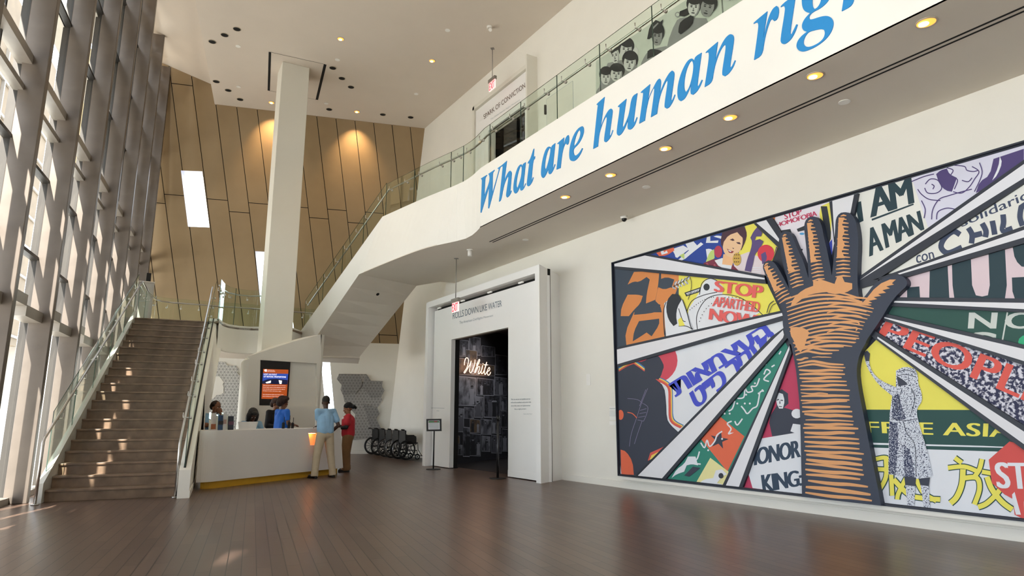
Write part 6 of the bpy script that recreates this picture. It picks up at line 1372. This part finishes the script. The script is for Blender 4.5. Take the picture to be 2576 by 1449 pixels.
class Fig:
    """joints in a local frame: x right, y forward, z up; loc+facing place it"""
    def __init__(s, name, loc, az, label, skin, J):
        s.o = thing('person', label, 'person', tuple(loc)); s.loc = V(loc); a = math.radians(az)
        s.R = np.array([(math.cos(a), -math.sin(a), 0), (math.sin(a), math.cos(a), 0), (0, 0, 1)]).T  # columns: right, forward, up
        s.J = J; s.skin = SKINS[skin]
    def w(s, p): return s.loc + s.R @ V(p)
    def j(s, k): return s.w(s.J[k])
    def body(s, legs=True, vox=.009):
        b = MB(); m = s.skin; j = s.j; w = s.w; J = s.J
        capsule(b, j('pelvis'), j('chest'), .10, .10, m); capsule(b, j('chest'), j('neck'), .08, .055, m); capsule(b, j('neck'), j('head'), .056, .058, m)
        for sd in ('l', 'r'):
            capsule(b, j('chest') * .35 + j(sd + 'sh') * .65, j(sd + 'sh'), .05, .05, m)
            capsule(b, j(sd + 'sh'), j(sd + 'el'), .052, .042, m); capsule(b, j(sd + 'el'), j(sd + 'wr'), .041, .028, m); s.hand(b, sd, m)
            if legs:
                capsule(b, j(sd + 'hip'), j(sd + 'kn'), .085, .058, m); capsule(b, j(sd + 'kn'), j(sd + 'an'), .056, .04, m); capsule(b, j(sd + 'an'), j(sd + 'to'), .04, .035, m)
        s.head(b, m); return remesh(b.build('body', s.o, org=s.loc), vox, 2)
    def hframe(s):
        f = unit(s.J['look']); r = unit(np.cross(f, V((0, 0, 1)))); u = np.cross(r, f); return r, f, u
    def hp(s, x, y, z):
        r, f, u = s.hframe(); return s.w(V(s.J['head']) - V((0, 0, .03)) + (r * x + f * y + u * z) * 1.14)
    def head(s, b, m):
        r, f, u = s.hframe(); Rw = s.R @ np.array([r, f, u]).T
        b.ell(s.hp(0, -.005, .035), (.084, .107, .110), m, Rw); b.ell(s.hp(0, .022, -.045), (.064, .075, .075), m, Rw); b.ell(s.hp(0, .05, -.085), (.03, .028, .022), m, Rw)
        b.ell(s.hp(0, .096, -.012), (.014, .018, .020), m, Rw); capsule(b, s.hp(0, .088, .02), s.hp(0, .104, -.012), .008, .012, m, 8)
        b.ell(s.hp(0, .085, -.050), (.026, .014, .008), m, Rw); b.ell(s.hp(0, .083, -.062), (.022, .013, .008), m, Rw)
        b.ell(s.hp(0, .08, .035), (.05, .014, .010), m, Rw)
        for sx in (-1, 1): b.ell(s.hp(.075 * sx, -.005, -.005), (.012, .022, .034), m, Rw); b.ell(s.hp(.034 * sx, .066, -.02), (.022, .02, .02), m, Rw)
    def face(s):
        r, f, u = s.hframe(); Rw = s.R @ np.array([r, f, u]).T; EW = mat('eye_white', '#d8d2ca', .3); EB = mat('eye_dark', '#120d0a', .2); b = MB()
        for sx in (-1, 1): b.ell(s.hp(.031 * sx, .079, .012), (.014, .009, .008), EW, Rw, 10, 6); b.ell(s.hp(.031 * sx, .086, .012), (.006, .004, .006), EB, Rw, 8, 6)
        b.build('eyes', s.o, org=s.loc); b = MB()
        for sx in (-1, 1): capsule(b, s.hp(.018 * sx, .092, .034), s.hp(.05 * sx, .078, .034), .004, .003, HAIRM, 6)
        b.build('eyebrows', s.o, org=s.loc)
        b = MB(); b.ell(s.hp(0, .093, -.055), (.024, .009, .009), mat('lips', '#6e3630', .5), Rw, 12, 6); b.build('lips', s.o, org=s.loc)
    def hand(s, b, sd, m):
        wr, el = V(s.J[sd + 'wr']), V(s.J[sd + 'el']); d = unit(V(s.J.get(sd + 'hd', wr - el))); out = unit(V(s.J.get(sd + 'pn', (0, 0, -1)))); side = unit(np.cross(d, out)) * (1 if sd == 'l' else -1)
        out = unit(np.cross(side, d)) * (1 if np.dot(np.cross(side, d), out) > 0 else -1)
        W = lambda p: s.w(p); pc = wr + d * .05
        for k in (-1, 0, 1): capsule(b, W(wr + d * .01 + side * .012 * k), W(wr + d * .085 + side * .024 * k), .019, .014, m, 10)
        for k, (lf, off_) in enumerate(((.070, .034), (.080, .012), (.074, -.011), (.058, -.033))):
            p0 = wr + d * .088 + side * off_; p1 = p0 + d * lf * .5 + out * lf * .12; p2 = p1 + d * lf * .38 + out * lf * .32
            capsule(b, W(p0), W(p1), .0095, .009, m, 8); capsule(b, W(p1), W(p2), .009, .0075, m, 8)
        t0_ = wr + d * .03 + side * .025; t1_ = t0_ + side * .03 + d * .03 + out * .01; capsule(b, W(t0_), W(t1_), .013, .011, m, 8); capsule(b, W(t1_), W(t1_ + d * .03 + side * .006 + out * .01), .011, .009, m, 8)
    def shirt(s, m, sleeve=.55, hem=.0, name='shirt', bulk=1., cuff=.062, vox=.011):
        b = MB(); j, w, J = s.j, s.w, s.J
        wst = V(J['pelvis']) + V((0, 0, .07 - hem * .5)); r = np.array([1, 0, 0])
        for k in (-1, 1):
            capsule(b, w(wst + r * .065 * k), w(V(J['chest']) + r * .075 * k - V((0, 0, .04))), .128 * bulk, .118 * bulk, m)
            capsule(b, w(V(J['chest']) + r * .06 * k), w(V(J['chest']) * .35 + V(J['neck']) * .65 + r * .05 * k - V((0, 0, .03))), .108 * bulk, .065, m)
        capsule(b, w(wst), w(V(J['chest'])), .125 * bulk, .128 * bulk, m); capsule(b, w(V(J['chest'])), w(V(J['chest']) * .4 + V(J['neck']) * .6), .125 * bulk, .09, m)
        for sd in ('l', 'r'):
            capsule(b, w(V(J['neck']) * .5 + V(J['chest']) * .5), j(sd + 'sh'), .075, .07, m)
            e = V(J[sd + 'sh']) + (V(J[sd + 'el']) - V(J[sd + 'sh'])) * min(sleeve, 1); capsule(b, j(sd + 'sh'), w(e), .068, cuff, m)
            if sleeve > 1: capsule(b, w(e), w(V(J[sd + 'el']) + (V(J[sd + 'wr']) - V(J[sd + 'el'])) * (sleeve - 1)), .055, .042, m)
        return remesh(b.build(name, s.o, org=s.loc), vox, 4)
    def pants(s, m, bulk=1.):
        b = MB(); j, w, J = s.j, s.w, s.J; r = V(J['rhip']) - V(J['lhip']); r = unit(r)
        for k in (-1, 1): capsule(b, w(V(J['pelvis']) + r * .055 * k + V((0, 0, .03))), w(V(J['pelvis']) + r * .07 * k - V((0, .015, .08))), .100 * bulk, .108 * bulk, m)
        capsule(b, w(V(J['pelvis']) + V((0, 0, .04))), w(V(J['pelvis']) - V((0, .01, .07))), .112 * bulk, .112 * bulk, m)
        for sd in ('l', 'r'):
            capsule(b, j(sd + 'hip'), j(sd + 'kn'), .112 * bulk, .088 * bulk, m); an = V(J[sd + 'an']); kn = V(J[sd + 'kn'])
            capsule(b, w(kn), w(an + (kn - an) * .12), .086 * bulk, .074 * bulk, m)
            b.tube([w(an + (kn - an) * .16), w(an + V((0, 0, -.045)))], [.078 * bulk, .080 * bulk], m, 16)
        return remesh(b.build('trousers', s.o, org=s.loc), .011, 4)
    def shoes(s):
        for sd in ('l', 'r'):
            b = MB(); an, to = V(s.J[sd + 'an']), V(s.J[sd + 'to']); d = unit((to - an) * V((1, 1, 0)))
            heel = V((an[0], an[1], .045)) - d * .03; ball = V((to[0], to[1], .04)); capsule(b, s.w(heel), s.w(ball), .042, .042, SHOE); capsule(b, s.w(heel + V((0, 0, .03))), s.w(an + V((0, 0, .0))), .042, .045, SHOE)
            b.obox(s.w(heel - d * .04 + np.cross((0, 0, 1), d) * .04 - V((0, 0, .045))), s.R @ (d * (np.linalg.norm(ball - heel) + .08)), s.R @ (-np.cross((0, 0, 1), d) * .08), (0, 0, .022), SHOE)
            remesh(b.build('shoe', s.o, org=s.loc), .009, 2)
def stand(h, fl, fr2, sh=.20, hipw=.09, lean=(0, 0), turn=0):
    k = h / 1.75; lx, ly = lean
    J = dict(pelvis=(lx * .4, ly * .4, .98 * k), chest=(lx * .8, ly * .8, 1.30 * k), neck=(lx, ly, 1.48 * k), head=(lx, ly + .015, 1.64 * k), look=(0, 1, 0),
             lsh=(lx - sh, ly, 1.42 * k), rsh=(lx + sh, ly, 1.42 * k), lhip=(lx * .4 - hipw, ly * .4, .93 * k), rhip=(lx * .4 + hipw, ly * .4, .93 * k),
             lan=(fl[0], fl[1], .085), ran=(fr2[0], fr2[1], .085), lto=(fl[0] - .03, fl[1] + .15, .04), rto=(fr2[0] + .03, fr2[1] + .15, .04))
    J['lkn'] = tuple(V(J['lhip']) * .48 + V(J['lan']) * .52 + V((-.01, .03, 0))); J['rkn'] = tuple(V(J['rhip']) * .48 + V(J['ran']) * .52 + V((.01, .03, 0)))
    J['lel'] = (lx - sh - .06, ly - .02, 1.13 * k); J['rel'] = (lx + sh + .06, ly - .02, 1.13 * k); J['lwr'] = (lx - sh - .05, ly + .08, .90 * k); J['rwr'] = (lx + sh + .05, ly + .08, .90 * k)
    return J
def hairball(s, parts, m=HAIRM, name='hair', vox=.010, noise=0):
    r, f, u = s.hframe(); Rw = s.R @ np.array([r, f, u]).T; b = MB()
    for x, y, z, rx, ry, rz in parts: b.ell(s.hp(x, y, z), (rx * 1.14, ry * 1.14, rz * 1.14), m, Rw)
    o = remesh(b.build(name, s.o, org=s.loc), vox, 1)
    if noise:
        tx = bpy.data.textures.new('curl', 'CLOUDS'); tx.noise_scale = .025; d = o.modifiers.new('curls', 'DISPLACE'); d.texture = tx; d.strength = noise; d.mid_level = .5
    return o
# --- man in light blue at the desk, back to us
fL, fR = flr(793, 1200), flr(834, 1203); mid = (fL + fR) / 2; az = -14
J = stand(1.80, (-.24, -.03), (.20, -.05), lean=(.03, .10), sh=.205)
deskz = ZD
p = Fig('person', mid, az, 'standing man in light blue t-shirt and khaki trousers leaning on the desk, back to us', 'a', J)
inv = lambda q: tuple(p.R.T @ (V(q) - p.loc))
hpnt = DP(DL - .93, .10, ZD + .035)
J['lwr'] = inv(hpnt + V((.08, -.02, .03))); J['lhd'] = tuple(V(inv(hpnt)) - V(J['lwr'])); ls = V(J['lsh']); lw = V(J['lwr']); J['lel'] = tuple((ls + lw) / 2 + V((-.05, -.10, -.08))); J['lpn'] = (0, 0, -1)
J['rwr'] = (.27, .22, .98); J['rel'] = (.32, .0, 1.14); J['rhd'] = (-.2, .9, -.2); J['look'] = unit((.25, 1, -.12))
p.body(); p.face(); TB = mat('shirt_light_blue', '#8fb6d6', .8, var=.05, scale=12); p.shirt(TB, .62, .10, bulk=1.05, cuff=.075); KH = mat('trousers_khaki', '#b9ab92', .85, var=.06, scale=10); p.pants(KH, 1.02); p.shoes()
hairball(p, [(0, -.012, .052, .078, .096, .092)], mat('hair_cropped', '#1c1512', .8, var=.1, scale=60), 'hair', .008)
b = MB(); q = p.w((-.17, .02, .95)); b.obox(q, p.R @ V((.015, 0, 0)), p.R @ V((0, .03, 0)), (0, 0, -.16), mat('lanyard_red', '#8c2c30', .6)); b.build('key_lanyard', p.o)
# --- woman in red
J = stand(1.66, (-.08, .02), (.09, .0), lean=(0, .02), sh=.185)
p = Fig('person', flr(872, 1187), -72, 'standing woman in red t-shirt, brown trousers and black head wrap facing the man in blue', 'c', J)
J['rwr'] = (.02, .27, 1.10); J['rel'] = (.26, .06, 1.10); J['rhd'] = (-1, .3, 0); J['lwr'] = (-.02, .30, 1.06); J['lel'] = (-.26, .06, 1.08); J['lhd'] = (1, .2, 0); J['look'] = unit((0, 1, -.3))
p.body(); p.face(); TR = mat('shirt_red', '#b3202e', .75, var=.05, scale=12); p.shirt(TR, .62, .14, bulk=1.3, cuff=.085); p.pants(mat('trousers_brown', '#7d5c3c', .85, var=.06, scale=10), 1.25); p.shoes()
b = MB()
for sd in ('l', 'r'): capsule(b, p.w(V(J[sd + 'sh']) * .45 + V(J[sd + 'el']) * .55), p.j(sd + 'el'), .056, .05, BLACK); capsule(b, p.j(sd + 'el'), p.w(V(J[sd + 'el']) * .1 + V(J[sd + 'wr']) * .9), .05, .036, BLACK)
remesh(b.build('undershirt_sleeves', p.o, org=p.loc), .009, 2)
hairball(p, [(0, -.02, .06, .086, .104, .088), (0, -.12, .02, .055, .05, .05), (.02, -.16, -.01, .03, .03, .04)], mat('head_wrap', '#121216', .8), 'head_wrap', .009)
b = MB(); q = p.w((-.04, .145, 1.33)); 
for dx in (-.035, .03): b.ell(p.w((dx - .02, .142, 1.30)), (.04, .04, .03), mat('print_white', '#e6e0e0', .7), None, 12, 8)
b.build('shirt_print', p.o)
# --- woman in bright blue polo, side on
q0 = V((*(lambda d: d * 17.15)(unit(ray(706, 1060)[:2])), 0))
J = stand(1.80, (-.1, 0), (.1, 0), sh=.19, lean=(0, .03)); p = Fig('person', q0, 68, 'woman in bright blue t-shirt with short curly hair standing behind the desk, looking right', 'b', J)
J['rwr'] = (.16, .28, 1.14); J['rel'] = (.25, .04, 1.17); J['lwr'] = (-.12, .30, 1.15); J['lel'] = (-.24, .05, 1.17); J['look'] = unit((.05, 1, -.15))
p.body(); p.face(); p.shirt(mat('shirt_bright_blue', '#1f66c8', .75, var=.05, scale=12), .6, .12, bulk=1.05); p.pants(mat('trousers_dark', '#22242c', .8)); p.shoes()
hairball(p, [(0, -.04, .06, .11, .11, .105), (0, .02, .11, .085, .085, .06), (0, -.09, .0, .09, .07, .08)], mat('hair_curly_brown', '#2c1812', .8, var=.3, scale=60), 'hair', .010, .02)
# --- woman in black behind her
q0 = V((*(unit(ray(690, 1060)[:2]) * 17.75), 0))
J = stand(1.78, (-.1, 0), (.1, 0), sh=.195); p = Fig('person', q0, 150, 'woman in black cardigan and glasses standing behind the woman in bright blue', 'c', J)
J['look'] = unit((-.4, 1, -.3)); J['rwr'] = (.12, .30, 1.10); J['rel'] = (.27, .05, 1.12); J['lwr'] = (-.10, .30, 1.08); J['lel'] = (-.27, .05, 1.12)
p.body(); p.face(); p.shirt(mat('cardigan_black', '#131317', .85), 1.85, .15, bulk=1.12); p.pants(mat('trousers_dark', '#22242c', .8)); p.shoes()
hairball(p, [(0, -.03, .06, .092, .10, .085), (0, -.07, .0, .08, .06, .08)], mat('hair_brown', '#3a2218', .7, var=.2, scale=40), 'hair', .010, .008)
b = MB(); r_, f_, u_ = p.hframe()
for sx in (-1, 1): b.torus(p.hp(.033 * sx, .104, .012), p.R @ f_, .022, .003, BLACK, 16, 5); b.cyl(p.hp(.055 * sx, .100, .014), p.hp(.076 * sx, .0, .012), .003, BLACK, 5)
b.cyl(p.hp(-.011, .106, .014), p.hp(.011, .106, .014), .003, BLACK, 5); b.build('glasses', p.o)
# --- seated woman with long black hair, head bowed
def seat_fig(px, dist, zhead, az, label, skin, shirtm, look, hairp, hands=None, hm=HAIRM):
    q0 = V((*(unit(ray(px, 1060)[:2]) * dist), 0)); k = zhead - 1.22
    J = dict(pelvis=(0, 0, .56), chest=(0, .02, .88 + k), neck=(0, .05, 1.06 + k), head=(0, .09, 1.21 + k), look=look, lsh=(-.18, .03, 1.0 + k), rsh=(.18, .03, 1.0 + k), lel=(-.24, .12, .80 + k), rel=(.24, .12, .80 + k), lwr=(-.12, .33, .86 + k), rwr=(.12, .33, .86 + k),
             lhip=(-.1, .02, .54), rhip=(.1, .02, .54), lkn=(-.12, .44, .52), rkn=(.12, .44, .52), lan=(-.12, .46, .09), ran=(.12, .46, .09), lto=(-.12, .6, .04), rto=(.12, .6, .04))
    if hands: J.update(hands)
    p = Fig('person', q0, az, label, skin, J); p.body(); p.face(); p.shirt(shirtm, .6, .0, bulk=1.0); p.pants(mat('trousers_dark', '#22242c', .8), .95); p.shoes(); hairball(p, hairp, hm, 'hair', .010, .012)
    t = thing('task_chair', 'dark task chair under the ' + label.split(' ')[0] + ' ' + label.split(' ')[1] + (' with bowed head' if 'bowed' in label else ' resting her chin'), 'chair', tuple(q0))
    b = MB(); b.ell(q0 + V((0, 0, .44)), (.24, .24, .045), BLACK); b.build('seat', t); b = MB(); b.cyl(q0 + V((0, 0, .06)), q0 + V((0, 0, .43)), .025, STEEL); b.build('column', t)
    b = MB(); [b.cyl(q0 + V((0, 0, .06)), q0 + V((.28 * math.cos(a_), .28 * math.sin(a_), .03)), .016, BLACK, 8) for a_ in np.arange(0, 6.2, 1.2566)]; b.build('base', t)
    return p
seat_fig(631, 16.3, 1.40, 172, 'seated woman with long black hair and bowed head behind the white monitor', 'a', mat('shirt_pale_blue', '#7ea6c4', .75), unit((0, 1, -.75)), [(0, -.03, .06, .098, .11, .09), (-.07, .0, -.03, .05, .08, .13), (.07, .0, -.03, .05, .08, .13), (0, -.08, -.05, .09, .05, .12), (0, .06, .10, .06, .04, .04)])
seat_fig(534, 16.2, 1.57, 150, 'woman in light blue resting chin on hand at the far left of the desk', 'b', mat('shirt_pale_blue', '#7ea6c4', .75), unit((-.1, 1, -.1)), [(0, -.03, .055, .086, .10, .085), (0, -.09, .02, .06, .06, .07)], dict(lwr=(-.06, .20, 1.38), lel=(-.2, .26, 1.16), lhd=(.3, .05, 1), lpn=(0, -1, 0)), mat('hair_dark_brown', '#241712', .7, var=.2, scale=40))
# ================================================================ SMALL FITTINGS
def tagd(b, name, label, cat, org, group=None):
    o = b.build(name, org=org); return tag(o, label, cat, group)
WP = mat('white_fitting', '#e9e7e2', .4)
# camera dome
p = flr(1570, 545, ZS); t = thing('dome_camera', 'black dome security camera on the balcony soffit near the mural wall', 'security camera', tuple(p))
b = MB(); b.cyl(p, p - V((0, 0, .045)), .075, WP, 24, .065); b.build('base', t); b = MB(); b.ell(p - V((0, 0, .05)), (.052, .052, .055), BLACK); b.build('dome', t)
p = flr(1182, 628, ZS); t = thing('smoke_detector', 'white cylinder detector under the soffit right of the exit sign rod', 'detector', tuple(p))
b = MB(); b.cyl(p, p - V((0, 0, .02)), .075, WP, 20); b.build('base', t); b = MB(); b.cyl(p - V((0, 0, .02)), p - V((0, 0, .16)), .05, WP, 20); b.build('body', t)
for (x, y), l in zip([(2124, 256), (1626, 470), (1322, 603)], ['nearest, at the right', 'between the double slot and the dome camera', 'at the far end of the double slot']):
    p = flr(x, y, ZS - .002); b = MB(); b.cyl(p, p - V((0, 0, .01)), .07, WP, 24); tagd(b, 'sprinkler_cover', 'white round cover plate in the balcony soffit, ' + l, 'sprinkler cover', p, 'round cover plates in the ceilings')
for (x, y), l in zip([(599, 116), (600, 218), (849, 150), (821, 260), (1047, 236), (1126, 76)], ['below the three unlit lights', 'below the left ceiling edge', 'right of the column head', 'beside the foot of the ceiling collar', 'towards the upper doorway', 'near the white spot camera']):
    p = flr(x, y, ZC - .002); b = MB(); b.cyl(p, p - V((0, 0, .012)), .07, WP, 24); tagd(b, 'sprinkler_cover', 'white round cover plate in the high ceiling, ' + l, 'sprinkler cover', p, 'round cover plates in the ceilings')
p = flr(1231, 66, ZC); t = thing('ceiling_camera', 'small white camera hanging from the high ceiling at the top of the picture', 'security camera', tuple(p))
b = MB(); b.cyl(p, p - V((0, 0, .05)), .07, WP, 20); b.build('mount', t); b = MB(); b.cyl(p - V((0, 0, .08)), p - V((.06, .16, .22)), .045, WP, 16); b.build('body', t)
p = flr(950, 741, 4.45); 
# dark spot on the flight underside and under the landing
g = unit(np.cross(R1 - Kb, dn - Kb)); g = g if g[2] < 0 else -g
p = hit(950, 740, Kb, g); b = MB(); b.cyl(p + g * .004, p + g * .012, .05, DARK, 16); tagd(b, 'recessed_spot', 'small dark spot fitting in the slanted underside of the upper flight', 'spot fitting', p)
# wall plates left of mural
def plate(x0, y0, x1, y1, X, label, name='wall_label', lines=True):
    a0, a1 = onx(x0, y0, X), onx(x1, y1, X); t = thing(name, label, 'wall label', tuple(a0))
    b = MB(); b.box((X - .012, min(a0[1], a1[1]), min(a0[2], a1[2])), (X, max(a0[1], a1[1]), max(a0[2], a1[2])), WP); b.build('plate', t)
    if lines:
        a_ = Art(None, mpX(X), OUTX, .001, .014)
        a_.shape(INK2, [(x0 + 1, y0 + 5), (x1 - 3, y0 + 5), (x1 - 3, y0 + 6.5), (x0 + 1, y0 + 6.5)])
        for k in range(5): a_.shape(INK2, [(x0 + 1, y0 + 12 + k * 3), (x1 - 1, y0 + 12 + k * 3), (x1 - 1, y0 + 12.6 + k * 3), (x0 + 1, y0 + 12.6 + k * 3)])
        a_.mb.build('text', t)
    return t
plate(1534, 1022, 1552, 1056, XW, 'small white text panel on the wall at the left edge of the mural')
plate(1534, 1060, 1552, 1069, XW, 'narrow blank white label just below the small text panel beside the mural', lines=False)
plate(1476, 941, 1486, 969, XW, 'blank white switch plate on the wall between the doorway surround and the mural', 'switch_plate', False)
# sign stand and stanchion
def disc(b, p, r, h, m): b.cyl(p, V(p) + V((0, 0, h)), r, m, 28, r * .96)
p = flr(1090, 1181); t = thing('sign_stand', 'black floor stand holding a framed notice at the left of the doorway surround', 'sign stand', tuple(p))
b = MB(); disc(b, p, .19, .018, BLACK); b.build('base', t); b = MB(); b.cyl(p, p + V((0, 0, 1.03)), .018, BLACK, 12); b.build('pole', t)
vd = unit((CAM - p) * V((1, 1, 0))); vr = V((-vd[1], vd[0], 0)); oc = p + vd * .03
def SP_(x, y): return hit(x, y, oc, vd)
fq = [(1072.5, 1054), (1110.5, 1053.5), (1111, 1084.5), (1073, 1085)]
b = MB(); b.ext([SP_(*q) for q in fq], -vd * .02, BLACK); fo = b.build('frame', t)
a_ = Art(None, SP_, vd, .001, .002); iq = [(1077, 1058), (1106, 1057.7), (1106.5, 1080), (1077.5, 1080.5)]
a_.shape(mat('paper', '#eef0f4', .6), iq); a_.shape(mat('notice_green', '#4a7d4f', .6), [(1078, 1059), (1105, 1058.7), (1105, 1063), (1078, 1063.3)]); a_.shape(mat('notice_red', '#a04048', .6), [(1092, 1059), (1100, 1058.8), (1100, 1061.5), (1092, 1062)])
for k in range(4): a_.shape(INK2, [(1079, 1065 + 3.6 * k), (1104, 1064.8 + 3.6 * k), (1104, 1066.2 + 3.6 * k), (1079, 1066.6 + 3.6 * k)])
a_.mb.build('notice', fo)
p = flr(1252, 1204); t = thing('stanchion', 'slim dark belt post with round base at the right side of the dark doorway', 'stanchion', tuple(p))
b = MB(); disc(b, p, .19, .018, BLACK); b.build('base', t)
PST = mat('post_metal', '#3b3b3e', .3, .8); b = MB(); b.cyl(p, p + V((0, 0, 1.3)), .028, PST, 16); b.build('pole', t); b = MB(); b.cyl(p + V((0, 0, 1.26)), p + V((0, 0, 1.36)), .04, BLACK, 16); b.build('belt_head', t)
# speaker box on the landing
p = V((1.15, 21.5, ZL)); b = MB(); p = flr(386, 790, ZL)
t = thing('landing_cabinet', 'grey cabinet standing at the left end of the landing against the window wall', 'cabinet', (.95, 21.5, ZL))
b = MB(); b.box((.72, 21.3, ZL), (1.12, 21.75, ZL + 1.25), mat('cabinet_grey', '#a7a29a', .5)); bevel(b.build('body', t)); b = MB(); b.box((.71, 21.29, ZL + 1.25), (1.13, 21.76, ZL + 1.28), STEEL); b.build('top', t)
b = MB(); b.box((.9, 21.42, ZL + 1.28), (1.02, 21.52, ZL + 1.55), BLACK); t2 = b.build('loudspeaker', org=(.96, 21.47, ZL + 1.28)); tag(t2, 'small black box loudspeaker on the grey cabinet at the landing', 'loudspeaker')
